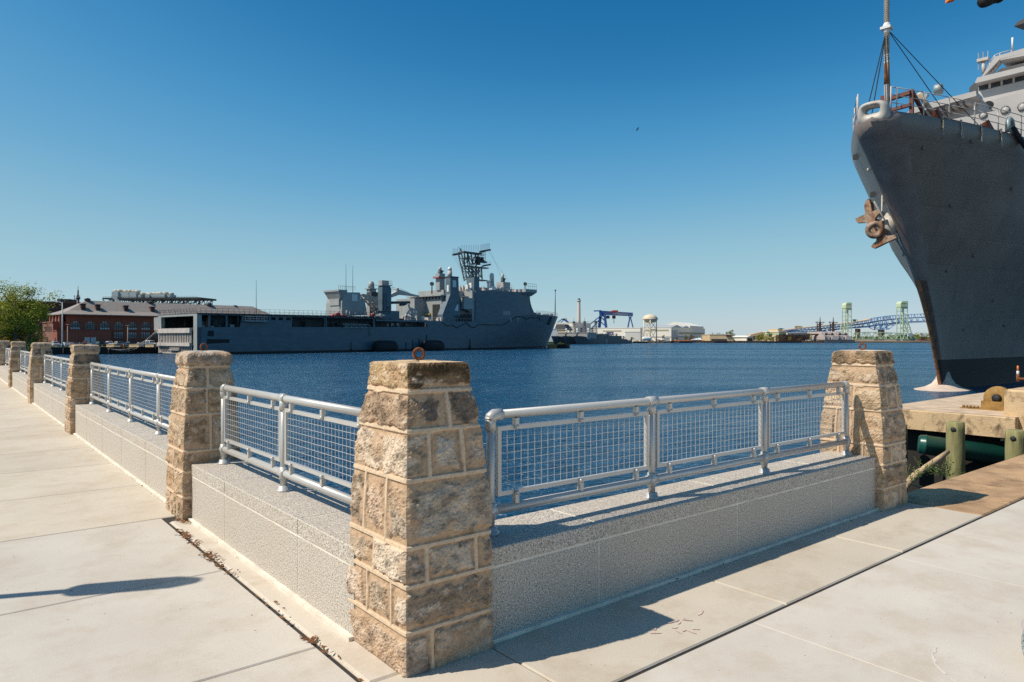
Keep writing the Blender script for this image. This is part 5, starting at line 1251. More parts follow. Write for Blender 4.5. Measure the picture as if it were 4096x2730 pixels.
m = MB(); m.hexa([K+Vector((-.2,-.12,-.08)),K+Vector((.12,-.12,-.02)),K+Vector((.12,.12,-.02)),K+Vector((-.2,.12,-.08)),K+Vector((-.16,-.12,.25)),K+Vector((.3,-.12,.25)),K+Vector((.3,.12,.25)),K+Vector((-.16,.12,.25))]); m.torus(K+Vector((-.12,0,-.06)), .05, .02, (0,1,0), 12, 6); m.build("orange_hook", M['orange'], cr)
# ------------------------------------------------------------------ left bank: quay, brick building, parked cars, trees
ZQ = -1.36
q0, q1 = S0 + Vector((-.749*31, .6626*31, 0)), S0 + Vector((-.749*31 + .6626*190, .6626*31 + .749*190, 0))
land = [(-420, 196), (-155, 205.5), (q0.x-4, q0.y-9), (q0.x, q0.y), (q1.x, q1.y), (q1.x-8, q1.y+10), (-30, 470), (-60, 700), (-700, 700), (-700, 196)]
m = MB(); m.prism(land, lambda x, y: (x, y, -7), lambda x, y: (x, y, ZQ-0.05)); struct(m.build("parking_lot", M['asphalt']))
m = MB()
for (x0,y0), (x1,y1) in zip(land[:4], land[1:5]):
    d = Vector((x1-x0, y1-y0, 0)).normalized(); nn = Vector((d.y, -d.x, 0)); a, b = Vector((x0,y0,0)), Vector((x1,y1,0))
    m.hexa([a+Vector((0,0,-5)), b+Vector((0,0,-5)), b+nn*.5+Vector((0,0,-5)), a+nn*.5+Vector((0,0,-5)), a+Vector((0,0,ZQ)), b+Vector((0,0,ZQ)), b+nn*.5+Vector((0,0,ZQ)), a+nn*.5+Vector((0,0,ZQ))])
    for i in range(int((b-a).length/4)): p = a + d*(4*i) + nn*.7; m.tube([p+Vector((0,0,-5)), p+Vector((0,0,ZQ-.3))], .22, 6)
struct(m.build("quay_wall", M['quaywall']))
m = MB(); a, b, c = Vector((-300,199.5,0)), Vector((-155,206.5,0)), Vector((q0.x-4, q0.y-7, 0)); dy = Vector((0,7,0))
for p, q in ((a, b), (b, c)): m.quad(p+Vector((0,0,ZQ+.02)), q+Vector((0,0,ZQ+.02)), q+dy+Vector((0,0,ZQ+.04)), p+dy+Vector((0,0,ZQ+.04)))
rnd = random.Random(2)
for i in range(1500):
    p = (a.lerp(b, rnd.random()) if rnd.random() < .7 else b.lerp(c, rnd.random())) + Vector((0, rnd.uniform(0,7), ZQ+.02)); h = rnd.uniform(.1,.4); w = .12
    m.add([p, p+Vector((w,0,0)), p+Vector((w*.5+rnd.uniform(-.1,.1), 0, h))], [(0,1,2)])
stuff(m.build("grass", M['grass']))
BO = Vector((-162.2, 255.0, ZQ)); bA = Vector((SA[0], SA[1], 0)); bT = Vector((-SA[1], SA[0], 0))
def Bs(x, y, t=0.0):
    k = (x-CX)/FO; s = (k*(255 + .6626*t) + 162.2 + .749*t)/(.6626 - .749*k); Y = 255 + .6626*t + .749*s
    return s, EYE - (y-HY)/FO*Y - ZQ
c1 = lambda x, y: (.2979*x, 1100 + .2979*y)
bb = thing("brick_building", "long red brick building with arched windows and grey hipped roof behind the car park", "building", BO, SROT)
LEN, DEP, HE = 84.0, 13.0, 11.6
m = MB()
# facade with real openings: wall split round each window
wins = [(945,1083),(1148,1280),(1343,1475),(1535,1660),(1720,1842),(1900,2020)]
W = [(Bs(c1(x0,0)[0],0)[0], Bs(c1(x1,0)[0],0)[0]) for x0, x1 in wins]
stp = W[-1][0] - W[-2][0]
while W[-1][1] + stp < LEN-2: W.append((W[-1][0]+stp, W[-1][1]+stp))
h_up0, h_low0, h_low1 = 5.7, 2.55+.6, 5.0
def rad(w): return (w[1]-w[0])/2
TH = .5
prev = 0.0
for w in W:
    m.box(prev, w[0], 0, TH, 0, HE); prev = w[1]
    m.box(w[0], w[1], 0, TH, 0, h_low0-.4); m.box(w[0], w[1], 0, TH, h_low1, h_up0+.3)
    r_ = rad(w); zc = 7.35; sc_ = (w[0]+w[1])/2; n = 12; tp = HE
    for i in range(n):
        a0, a1 = pi*i/n, pi*(i+1)/n
        x0, z0, x1, z1 = sc_-r_*cos(a0), zc+r_*sin(a0), sc_-r_*cos(a1), zc+r_*sin(a1)
        m.hexa([(x0,0,z0),(x1,0,z1),(x1,TH,z1),(x0,TH,z0),(x0,0,tp),(x1,0,tp),(x1,TH,tp),(x0,TH,tp)])
m.box(prev, LEN, 0, TH, 0, HE); m.box(0, LEN, DEP-.5, DEP, 0, HE); m.box(LEN-.5, LEN, TH, DEP-.5, 0, HE); m.box(0, .5, TH, DEP-.5, 0, HE)
m.box(-.06, LEN, -.12, -.001, 5.35, 5.6); m.box(-.06, LEN, -.18, -.002, HE-.5, HE-.1)
wall = m.build("wall", M['brick'], bb)
m = MB(); m.box(.6, LEN-.6, 1.4, 1.5, .2, HE-.2); m.build("dark_interior", M['dark'], bb)
for i, w in enumerate(W):
    r_ = rad(w); zc = 7.35; sc_ = (w[0]+w[1])/2
    g_ = MB(); P = [(w[0], h_up0+.3), (w[1], h_up0+.3)] + [(sc_+r_*cos(pi*k/14), zc+r_*sin(pi*k/14)) for k in range(15)]
    g_.prism(P, lambda s,h: (s,.3,h), lambda s,h: (s,.34,h)); o = g_.build("arched_window", M['pane'], bb)
    f = MB()
    for k in (1,2,3): x = w[0]+(w[1]-w[0])*k/4; f.box(x-.05, x+.05, .2, .29, h_up0+.3, zc+sqrt(max(.01, r_*r_-(x-sc_)**2)))
    for z in (6.75, 7.35, 8.2): hw = r_ if z <= zc else sqrt(max(.01, r_*r_-(z-zc)**2)); f.box(sc_-hw, sc_+hw, .21, .285, z-.05-(.08 if z==7.35 else 0), z+.05)
    f.build("glazing_bars", M['steel'], o)
    f = MB()
    if i % 2 == 0 or i > 3:
        for k in range(4):
            x = w[0]+(w[1]-w[0])*(k+.12)/4; f.box(x, x+(w[1]-w[0])*.19, .27, .295, 6.05+.1*(k%2), 6.6); 
    if f.v: f.build("blinds", M['white'], o)
    g_ = MB(); g_.box(w[0], w[1], .3, .34, h_low0-.4, h_low1); o = g_.build("lower_window", M['pane'] if i else M['glass'], bb)
    f = MB()
    for k in (1,2,3): x = w[0]+(w[1]-w[0])*k/4; f.box(x-.07, x+.07, .2, .29, h_low0-.4, h_low1)
    for z in (3.5, 4.2, 4.6): f.box(w[0], w[1], .21, .285, z-.05, z+.05)
    f.build("glazing_bars", M['steel'], o)
    if i:
        f = MB()
        for k in range(4): x = w[0]+(w[1]-w[0])*(k+.15)/4; f.box(x, x+(w[1]-w[0])*.17, .27, .295, 4.25, 4.85)
        f.build("blinds", M['white'], o)
# roof: hipped with wide eaves
m = MB(); e = 2.6; zr = 17.0
E = [(-e,-e,HE-.1),(LEN+e,-e,HE-.1),(LEN+e,DEP+e,HE-.1),(-e,DEP+e,HE-.1)]; K = [(1.2,1.2,HE+1.35),(LEN-1.2,1.2,HE+1.35),(LEN-1.2,DEP-1.2,HE+1.35),(1.2,DEP-1.2,HE+1.35)]; Rg = [(8.5,DEP/2,zr),(LEN-8.5,DEP/2,zr)]
E2 = [(x,y,z-.3) for x,y,z in E]
for i in range(4): j = (i+1)%4; m.quad(E[i],E[j],K[j],K[i]); m.quad(E2[i],E2[j],E[j],E[i])
m.quad(*E2[::-1]); m.quad(K[0],K[1],Rg[1],Rg[0]); m.quad(K[2],K[3],Rg[0],Rg[1]); m.add([K[1],K[2],Rg[1]],[(0,1,2)]); m.add([K[3],K[0],Rg[0]],[(0,1,2)])
roof = m.build("roof", M['roof'], bb)
def onroof(x, y): 
    return Bs(*c1(x, y), DEP/2)
for x, yt, yb, w_ in ((1175,310,385,75),(2015,350,425,72)):
    s, h1 = Bs(*c1(x, yt), DEP/2); _, h0 = Bs(*c1(x, yb), DEP/2); r_ = w_*.2979/FO*270/2; H = h1-h0
    f = MB(); f.lathe((s,DEP/2,h0-.6), [(r_*.7,0),(r_*.62,.6+H*.25),(r_*.9,.6+H*.45),(r_,.6+H*.75),(r_*1.1,.6+H*.78),(r_*.4,.6+H*.95),(.02,.6+H)], 14); f.build("roof_ventilator", M['roofvent'], roof)
s, h = Bs(1837+.0*1, 1, 0) if False else (0, 0)
for px, py0, py1, w_ in ((c2(690,0)[0], 1213, 1230, 22), (c2(998,0)[0], 1222, 1236, 14)):
    s, h1 = Bs(px, py0, DEP/2); _, h0 = Bs(px, py1, DEP/2); r_ = w_*FO**-1*290/1.0*.55
    f = MB(); f.lathe((s,DEP/2,h0-.8), [(r_*.6,0),(r_*.6,.9),(r_,1.0),(r_,h1-h0+.8)], 12); f.build("roof_ventilator", M['roofvent'], roof)
for x, yt, yb in ((1113,423,475),(1311,433,480),(1688,446,492),(2044,462,510)):
    s, h0 = Bs(*c1(x, yb), 2.2); _, h1 = Bs(*c1(x, yt), 2.2); f = MB(); h1 += 1.0; f.box(s-.75, s+.75, 1.5, 3.0, h0-1.2, h1-.3); f.box(s-.95, s+.95, 1.3, 3.2, h1-.3, h1); f.build("roof_chimney", M['darkbrick'], roof)
# sunlit end: porch pillars, lower wings
m = MB(); m.box(-4.0, 0, .8, 13, 0, 8.4); m.box(-4.25, 0, .6, 13.2, 8.4, 8.75); wg = m.build("end_wing", M['brick'], bb)
m = MB(); m.box(-4.1, 13.5, -4.2, .8, 0, 5.35); m.box(-4.3, 13.6, -4.35, .8, 5.35, 5.6); wg2 = m.build("low_wing", M['brick'], bb)
m = MB()
for i in range(6): m.box(-4.06, -3.9, 2.4+i*1.35, 3.1+i*1.35, 5.2, 6.9)
m.build("slit_windows", M['dark'], wg)
for y, xw, tg in ((-2.4, -4.1, wg2), (7.0, -4.0, wg)):
    f = MB(); P = [(y-.7,0),(y+.7,0)] + [(y+.7*cos(pi*k/8), 2.3+.7*sin(pi*k/8)) for k in range(9)]; f.prism(P, lambda y,h: (xw-.06,y,h), lambda y,h: (xw+.1,y,h)); f.build("arched_door", M['dark'], tg)
m = MB(); m.box(4.5, 8.5, -4.26, -4.1, 0.2, 3.0); m.build("entrance_door", M['shutter'], wg2)
m = MB(); m.box(4.4,4.55,-4.3,-4.05,0.1,3.1); m.box(6.4,6.6,-4.3,-4.05,.1,3.1); m.box(8.45,8.6,-4.3,-4.05,.1,3.1); m.build("door_frame", M['steel'], wg2)
for i in range(4):
    f = MB(); f.box(-2.2, -.9, .1+i*3.6, 1.1+i*3.6, 8.5 if i else 5.4, HE-.3); f.build("porch_pillar", M['brick'], bb)
m = MB(); m.box(-.06, .0, 1.2, 11.5, 8.8, 11.2); m.build("porch_window", M['glass'], bb)
m = MB()
for i in range(3): m.box(-1.7, -1.5, 1.2+i*3.6, 3.6+i*3.6, 8.9, 10.0)
m.build("porch_balustrade", M['pole'], bb)
# dark block behind with roof plant
db = thing("dark_building", "dark flat roofed building rising behind the tree and brick roof", "building", at(*c1(800,905), 330), R(10), world=False)
m = MB(); p0 = (0,0,0); w = 40; hB = at(0, 1100+.2979*385, 330).z - at(0, 1100+.2979*905, 330).z
m.box(-38, 6.6, 0, 20, 0, hB); m.box(-38.4, 7, -.4, 20, hB, hB+.9); m.build("wall", M['darkbrick'], db)
m = MB(); m.box(-38, 6.5, -.08, 0, hB-5.2, hB-4.4); m.build("pale_band", M['pole'], db)
m = MB(); m.box(-2.8, 2.8, 4, 10, hB+.9, hB+2.3); m.box(3.2, 4.9, 4, 9, hB+.9, hB+2.1); m.build("roof_plant", M['steel'], db)
# aerial mast beyond the roof
ae = thing("radio_mast", "slim radio mast with side aerials behind the brick roof ridge", "mast", at(*c1(1048,800), 310))
z = lambda y: at(0, 1100+.2979*y, 310).z - at(0, 1100+.2979*800, 310).z
m = MB(); m.tube([(0,0,0),(0,0,z(310))], .55, 8); m.tube([(0,0,z(310)),(0,0,z(205))], .3, 6); m.tube([(0,0,z(205)),(0,0,z(150))], .1, 5); m.lathe((0,0,z(335)), [(.5,0),(.9,.4),(.9,1.0),(.4,1.2)], 10); m.build("pole", M['roofvent'], ae)
m = MB()
for y in (290, 325): m.bar((-1.7,0,z(y)),(.9,0,z(y)),.12)
for x in (-1.7,-.5,.75): m.tube([(x,0,z(332)),(x,0,z(272))], .12, 5)
m.build("side_aerials", M['steel'], ae)
# roof platform with cooling units, on columns behind the brick building
pl = thing("cooling_platform", "dark steel platform on columns carrying pale cooling units above the brick roof", "platform", at(*c1(1900,800), 320), R(-5))
K1 = .2979/FO*320; xx = lambda x: (x-1900)*K1; zz = lambda y: (800-y)*K1
m = MB(); m.box(xx(1345), xx(2700), 0, 16, zz(325), zz(305)); 
for t in (0, 16):
    m.truss((xx(1400),t,zz(325)),(xx(2700),t,zz(325)),(xx(1400),t,zz(385)),(xx(2640),t,zz(385)), 22, .3, .22)
m.bar((xx(1345),0,zz(322)),(xx(1400),0,zz(385)),.3); m.bar((xx(2730),0,zz(322)),(xx(2650),0,zz(385)),.3); m.build("truss_deck", M['steel'], pl)
for x in (1465,1740,1885,2030,2160,2290,2460,2680):
    f = MB(); f.bar((xx(x),2,0),(xx(x),2,zz(330)),.7); f.build("column", M['redsteel'] if x > 2200 else M['steel'], pl)
m = MB()
for i in range(33): x = 1350+i*41; m.tube([(xx(x),.1,zz(305)),(xx(x),.1,zz(292))], .06, 4)
m.tube([(xx(1350),.1,zz(292)),(xx(2690),.1,zz(292))], .05, 4); m.build("platform_railing", M['steel'], pl)
m = MB(); m.bar((xx(1490),-.6,zz(285)),(xx(1610),-.6,zz(395)),.5); m.bar((xx(1520),-.6,zz(285)),(xx(1640),-.6,zz(395)),.5)
for i in range(10): a = i/10; m.bar((xx(1490+120*a),-.6,zz(285+110*a)),(xx(1520+120*a),-.6,zz(285+110*a)),.2)
m.build("stair", M['unit'], pl)
for x0, x1, y0, y1, ty in ((1435,1525,278,218,0),(1525,1575,278,222,1),(1578,1680,275,222,0),(1688,1785,288,228,0),(1815,1852,300,262,0),(1855,1915,300,258,2),(1918,1970,302,268,0),(1975,2060,302,258,1),(2065,2190,310,255,0),(2195,2250,312,262,1)):
    f = MB(); f.box(xx(x0), xx(x1), 2+ty, 7+ty, zz(305), zz(y1)); o = f.build("cooling_unit", M['unit'], pl)
    f = MB(); n = max(1, int((x1-x0)/42))
    for i in range(n): c = xx(x0 + (x1-x0)*(i+.5)/n); f.lathe((c,4.5+ty,zz(y1)), [(1.0,0),(1.25,.5),(1.25,.9),(.9,.95)], 10)
    f.build("fan_cowl", M['cream'], o)
# lamps on the quay
def lamp(px, ytop, ybase, Y, r_, arm, lab, mat):
    p = at(px, ybase, Y); p.z = ZQ; h = at(px, ytop, Y).z - ZQ; t = thing("lamp_post", lab, "lamp post", p, 0, "lamp posts on the far quay")
    f = MB(); f.lathe((0,0,0), [(r_*2.2,0),(r_*2.0,.9),(r_*1.15,1.3),(r_*.75,h)], 10); f.build("pole", mat, t)
    f = MB()
    if arm: f.tube([(0,0,h-.6),(-.5,0,h),(-1.0,0,h+.15)], r_*.6, 6); f.box(-1.9,-.9,-.2,.2,h+.05,h+.25)
    else: f.box(-.6,.6,-.2,.2,h,h+.2)
    f.build("lamp_head", M['white'] if arm else mat, t); return t
lamp(c1(838,0)[0], 1100+.2979*370, 1393, 203, .17, True, "tall galvanised lamp post at the quay edge before the brick building", M['pole'])
lamp(c1(908,0)[0], 1100+.2979*672, 1385, 232, .14, False, "short tan lamp post right of the tall lamp post", M['tanpole'])
lamp(c1(1715,0)[0], 1100+.2979*685, 1385, 240, .14, False, "short tan lamp post near the ship's stern gate", M['tanpole'])
lamp(c1(135,0)[0], 1100+.2979*660, 1385, 160, .1, False, "thin green lamp post standing in the trees on the left", M['pole'])
# cars
def carmat(n, c): return plain(n + " car paint", c, 0.25, 0.2, var=0.05)
PAINT = {'silver': carmat('silver', (.45,.46,.47)), 'white': carmat('white', (.75,.75,.74)), 'black': carmat('black', (.015,.016,.018)), 'maroon': carmat('maroon', (.13,.02,.025)), 'blue': carmat('blue', (.05,.10,.22)), 'green': carmat('dark green', (.03,.06,.05)), 'tan': carmat('champagne', (.45,.40,.32))}
def make_car(kind):
    root = bpy.data.objects.new("parked_car", None); COL.objects.link(root)
    hi = {'sedan': (.78, 1.42), 'suv': (1.0, 1.75), 'van': (1.1, 2.05)}[kind]
    side = {'sedan': [(-2.25,.32),(2.25,.32),(2.28,.62),(2.1,.80),(1.2,.92),(-1.55,.95),(-2.2,.9),(-2.28,.6)], 'suv': [(-2.2,.38),(2.25,.38),(2.28,.8),(2.1,1.02),(1.2,1.1),(-2.15,1.12),(-2.25,.7)], 'van': [(-2.5,.38),(2.4,.38),(2.42,.85),(2.2,1.08),(1.5,1.2),(-2.5,1.2)]}[kind]
    top = {'sedan': [(1.15,.91),(.35,1.40),(-.85,1.42),(-1.65,.94)], 'suv': [(1.15,1.09),(.5,1.70),(-1.75,1.74),(-2.12,1.11)], 'van': [(1.5,1.19),(.9,1.95),(-2.4,2.05),(-2.5,1.19)]}[kind]
    b_ = MB(); b_.prism(side, lambda x,z: (x,-.88,z), lambda x,z: (x,.88,z)); n = len(top)
    b_.add([(x,-.84+.0*z,z) if i in (0,n-1) else (x,-.66,z) for i,(x,z) in enumerate(top)] + [(x,.84,z) if i in (0,n-1) else (x,.66,z) for i,(x,z) in enumerate(top)], [tuple(range(n))[::-1], tuple(range(n,2*n))] + [(i,i+1,n+i+1,n+i) for i in range(n-1)])
    body = b_.build("body", M['white'], root); body.material_slots[0].link = 'OBJECT'
    (a0,z0),(a1,z1),(a2,z2),(a3,z3) = top
    g_ = MB(); L_ = lambda p, q, u: (p[0]+(q[0]-p[0])*u, p[1]+(q[1]-p[1])*u)
    for (p, q) in ((top[0],top[1]),(top[3],top[2])):
        lo, hi_ = L_(p,q,.12), L_(p,q,.9); o_ = .02 if p is top[0] else -.02
        g_.quad((lo[0]+o_,-.74,lo[1]),(lo[0]+o_,.74,lo[1]),(hi_[0]+o_,.62,hi_[1]),(hi_[0]+o_,-.62,hi_[1]))
    for s in (-1, 1):
        for u0, u1 in ((.08,.48),(.52,.92)):
            xa, xb = a0+(a3-a0)*u0, a0+(a3-a0)*u1; xc, xd = a1+(a2-a1)*u0, a1+(a2-a1)*u1
            g_.quad((xa*.9+xc*.1,s*.845,z0+.06),(xb*.9+xd*.1,s*.845,z0+.06),(xd,s*.69,z1-.1),(xc,s*.69,z1-.1))
    g_.build("window", M['glass'], root)
    for x in (-1.4, 1.4):
        for s in (-1, 1):
            w = MB(); w.lathe((x,s*.88,.33), [(.33,-.11),(.33,.1),(.2,.11),(.19,.09),(.01,.09)], 14, axis=(0,s,0)); w.build("wheel", M['black'], root)
    for s in (-1, 1):
        w = MB(); w.box(2.2,2.3,s*.62-.18,s*.62+.18,.6,.74); w.build("headlight", M['white'], root)
        w = MB(); w.box(-2.31,-2.2,s*.65-.15,s*.65+.15,.68,.85); w.build("tail_light", M['red'], root)
    w = MB(); w.box(-2.33,-2.24,-.26,.26,.55,.68); w.build("number_plate", M['white'], root)
    return root
PROTO = {}
cars = [(747,952,'suv','silver',0,"silver suv just left of the tall lamp post"),(885,952,'sedan','white',1,"white sedan just right of the tall lamp post"),(952,948,'sedan','silver',0,"silver sedan second right of the tall lamp post"),
 (1012,938,'sedan','maroon',0,"maroon sedan parked before the brick entrance"),(1100,940,'sedan','black',1,"black sedan by the pale entrance door"),(1165,948,'sedan','tan',0,"champagne sedan behind the third stone pillar"),
 (1335,948,'suv','green',1,"dark green suv above the third stone pillar"),(1410,945,'sedan','maroon',0,"maroon sedan between the green and the white suv"),(1474,950,'suv','white',0,"white suv showing its tail lights, mid car park"),(1582,952,'suv','tan',1,"champagne suv right of the white suv"),
 (1638,942,'sedan','blue',0,"blue sedan tucked right of the champagne suv"),(1738,942,'suv','black',1,"black suv left of the sagging mooring lines"),(1880,950,'sedan','silver',1,"silver sedan under the mooring lines"),
 (2022,930,'van','white',0,"white van by the ship's stern gate"),(2003,955,'sedan','blue',1,"blue sedan in front of the white van"),(422,960,'suv','black',0,"black suv behind the fourth and fifth stone pillars")]
for i, (x, y, kind, colr, fl, lab) in enumerate(cars):
    Y = 226 + (i % 3)*2.0 - (4 if lab.startswith("blue sedan in front") else 0) + (5 if kind == 'van' else 0); p = at(c1(x,0)[0], HY, Y); p.z = ZQ
    rz = SROT + (pi/2 if fl else -pi/2) + (i % 4 - 1.5)*.06
    if kind not in PROTO: PROTO[kind] = c = make_car(kind)
    else: c = dup(PROTO[kind])
    c.location = p; c.rotation_euler = (0,0,rz); tag(c, lab, "van" if kind == 'van' else "car", "cars parked along the quay")
    for ch in c.children:
        if ch.name.startswith("body"): ch.material_slots[0].link = 'OBJECT'; ch.material_slots[0].material = PAINT[colr]
for x, y, w_, lab in ((1020,962,4.0,"grey concrete barrier right of the tall lamp post"),(1498,960,3.0,"grey concrete barrier below the white suv"),(1578,948,2.0,"dark concrete block below the champagne suv"),(1800,958,3.0,"grey concrete barrier under the mooring lines"),(2010,965,2.6,"grey concrete barrier by the stern gate")):
    p = at(c1(x,0)[0], HY, 214); p.z = ZQ; f = MB(); f.prism([(-.32,0),(.32,0),(.3,.2),(.12,.45),(.09,1.0),(-.09,1.0),(-.12,.45),(-.3,.2)], lambda y,z: (-w_/2,y,z), lambda y,z: (w_/2,y,z))
    o = f.build("concrete_barrier", M['pierend'] if 'dark' not in lab else M['steel']); o.location = p; tag(o, lab, "barrier", "barriers on the far quay")
p = at(c1(1660,0)[0], HY, 213); p.z = ZQ; cn = thing("traffic_cone", "orange traffic cone on the far quay under the mooring lines", "cone", p)
f = MB(); f.box(-.28,.28,-.28,.28,0,.06); f.build("base", M['orange'], cn); f = MB(); f.lathe((0,0,.06), [(.22,0),(.06,.95),(.01,.96)], 12); f.build("body", M['orange'], cn)
# ---- trees
def tree(name, lab, base, h, w, leafm, n, ls, seed, group, trunk=True, lean=0, cat="tree", crown0=.25, nb=9, shape=1.0):
    rnd = random.Random(seed); t = thing(name, lab, cat, base, rnd.uniform(0,6), group)
    b_ = MB(); c_ = MB(); tips = []
    b_.tube([(0,0,-.3),(lean*.3,0,h*.25),(lean*.6,.02*h,h*.5),(lean,0,h*.85)], [h*.028,h*.022,h*.015,h*.004], 7)
    for i in range(nb):
        u = crown0*.8 + (.85-crown0*.8)*i/max(1,nb-1); a = i*2.4 + rnd.uniform(-.5,.5); z0 = h*u*.8
        rr = w/2*(sin(pi*min(1,(u*.85+.12)))**.6)*rnd.uniform(.65,1.0)*shape
        e = Vector((rr*cos(a)+lean*u, rr*sin(a), min(h*.97, z0 + h*rnd.uniform(.10,.28)))); s_ = Vector((lean*u,0,z0)); mid = s_.lerp(e,.5) + Vector((0,0,-h*.02))
        b_.tube([s_, mid, e], [h*.012,h*.008,h*.003], 5)
        for f_ in (.45,.7,1.0): tips.append((s_.lerp(e,f_) + Vector((rnd.gauss(0,.06)*w, rnd.gauss(0,.06)*w, rnd.gauss(.02,.04)*h)), rnd.uniform(.11,.2)*w))
    tips.append((Vector((lean,0,h*.9)), w*.14))
    for i in range(n):
        c, r_ = tips[int(rnd.random()*len(tips))]; d = Vector((rnd.gauss(0,1), rnd.gauss(0,1), rnd.gauss(0,.75))).normalized(); p = c + d*r_*rnd.random()**.45
        if p.z < h*crown0*.35: continue
        s_ = ls*rnd.uniform(.6,1.3); x = Vector((rnd.gauss(0,1), rnd.gauss(0,1), rnd.gauss(0,.6))).normalized(); y = x.cross(d+Vector((.01,.02,.4))).normalized()
        c_.add([p-x*s_, p+y*s_*.55, p+x*s_, p-y*s_*.55], [(0,1,2,3)])
    if trunk: b_.build("trunk", M['bark'], t)
    c_.build("crown", M[leafm], t); return t
LG = "trees at the end of the left quay"
def tb(px, Y): p = at(px, HY, Y); p.z = ZQ; return p
tree("leafy_tree", "big spring green tree with a pale forked trunk at the left edge", tb(62,150), 14.6, 13, 'leaf', 9500, .19, 4, LG, crown0=.3, nb=14)
tree("leafy_tree", "spring green tree with a spreading top just left of the dark building", tb(118,155), 12.2, 8.6, 'leaf', 7000, .18, 9, LG, crown0=.55, nb=12)
tree("leafy_tree", "spring green tree half cut by the left edge of the photo", tb(-20,152), 13.0, 10, 'leaf', 6500, .19, 14, LG, crown0=.25, nb=10)
tree("olive_bush", "broad olive yellow bush left of the brick wing", tb(92,158), 7.0, 8.4, 'leafy', 6000, .18, 21, LG, crown0=.02, nb=14, cat="bush")
tree("olive_bush", "olive yellow bush low at the left edge of the photo", tb(20,158), 6.5, 9, 'leafy', 5000, .19, 25, LG, crown0=.02, nb=12, cat="bush")
tree("bare_bush", "twiggy brown bush against the sunlit brick wing", tb(166,165), 4.2, 3.0, 'leafb', 500, .13, 30, LG, crown0=.05, nb=10, cat="bush")
tree("green_bush", "low dark green shrub under the trees on the left", tb(110,148), 2.4, 7, 'leafg', 1500, .14, 33, LG, crown0=.0, nb=12, cat="bush")
# ------------------------------------------------------------------ far shore
ZL = -2.1
c4 = lambda x, y=0: (2150 + .3612*x, 1150 + .3612*y)
c5 = lambda x, y=0: (2900 + .3612*x, 1150 + .3612*y)
cA = lambda x, y=0: (2150 + .18275*x, 1180 + .18275*y)
cB = lambda x, y=0: (3200 + .238*x, 1190 + .238*y)
cC = lambda x, y=0: (2500 + .17*x, 1220 + .17*y)
cD = lambda x, y=0: (2850 + .17*x, 1250 + .17*y)
m = MB(); m.prism([(-260,700),(20,672),(105,688),(200,690),(420,690),(462,705),(470,1000),(-260,1400)], lambda x,y: (x,y,-7), lambda x,y: (x,y,ZL)); struct(m.build("far_bank", M['dirt']))
m = MB(); m.prism([(-2500,1400),(470,990),(480,940),(640,960),(1600,900),(3500,1500),(3500,6000),(-2500,6000)], lambda x,y: (x,y,-7), lambda x,y: (x,y,ZL-.4)); struct(m.build("distant_land", M['dirt']))
class Plane:
    def __init__(s, O, ang): s.O = Vector((O[0], O[1])); s.d = Vector((cos(ang), sin(ang)))
    def u(s, px): k = (px-CX)/FO; return (k*s.O.y - s.O.x)/(s.d.x - k*s.d.y)
    def p(s, px, py): u = s.u(px); Y = s.O.y + s.d.y*u; return u, EYE - (py-HY)/FO*Y
def rot_thing(name, lab, cat, px, Y, ang, group=None, z=ZL):
    O = at(px, HY, Y); t = thing(name, lab, cat, (O.x, O.y, z), ang, group); return t, Plane((O.x, O.y), ang)
def hall(lab, pxc, Y, ang, pxl, pxr, ytop, mat='hall', ridge=0, name="shipyard_hall"):
    """corner nearest the viewer at pxc; local +x runs along the shaded side, local +y along the lit face (to the left)"""
    t, ps = rot_thing(name, lab, "building", pxc, Y, ang); O = ps.O; pl_ = Plane(O, ang + pi/2)
    W_, D_ = pl_.u(pxl), ps.u(pxr); h = EYE - (ytop-HY)/FO*Y - ZL
    m = MB()
    if ridge: m.prism([(0,0),(W_,0),(W_,h-ridge*.3),(W_*.52,h+ridge),(0,h)], lambda y,z: (0,y,z), lambda y,z: (D_,y,z))
    else: m.box(0, D_, 0, W_, 0, h); m.box(-.3, D_+.3, -.3, W_+.3, h, h+.5)
    m.build("cladding", M[mat], t)
    def front(x0, x1, y0, y1, mat, nm, pr=.15):
        (a, z0), (b, z1) = pl_.p(x0, y1), pl_.p(x1, y0); f = MB(); f.box(-pr, .02, min(a,b), max(a,b), max(0,z0-ZL), z1-ZL); return f.build(nm, M[mat], t)
    def side(x0, x1, y0, y1, mat, nm, pr=.15):
        (a, z0), (b, z1) = ps.p(x0, y1), ps.p(x1, y0); f = MB(); f.box(a, b, -pr, .02, max(0,z0-ZL), z1-ZL); return f.build(nm, M[mat], t)
    return t, front, side, (W_, D_, h)
AN = R(62)
t, fr, sd, dm = hall("long cream shipyard hall with a tall grey roller door, left of the water tower", cA(2250)[0], 705, AN, cA(1200)[0], cA(2300)[0], cA(0,728)[1])
fr(*cA(1430), cA(1835)[0], *[cA(0,778)[1], cA(0,806)[1]], 'hallband', "cladding_band") if False else fr(cA(1430)[0], cA(1835)[0], cA(0,778)[1], cA(0,808)[1], 'hallband', "cladding_band")
fr(cA(1925)[0], cA(2236)[0], cA(0,818)[1], cA(0,980)[1], 'shutter', "roller_door"); fr(cA(1915)[0], cA(2245)[0], cA(0,812)[1], cA(0,819)[1], 'steel', "door_lintel", .3)
fr(cA(1508)[0], cA(1660)[0], cA(0,815)[1], cA(0,865)[1], 'navy', "billboard", .3)
t, fr, sd, dm = hall("cream shipyard hall with taupe band and grey end door, behind the water tower", cC(1088)[0], 715, AN, cC(400)[0], cC(1880)[0], cC(0,535)[1])
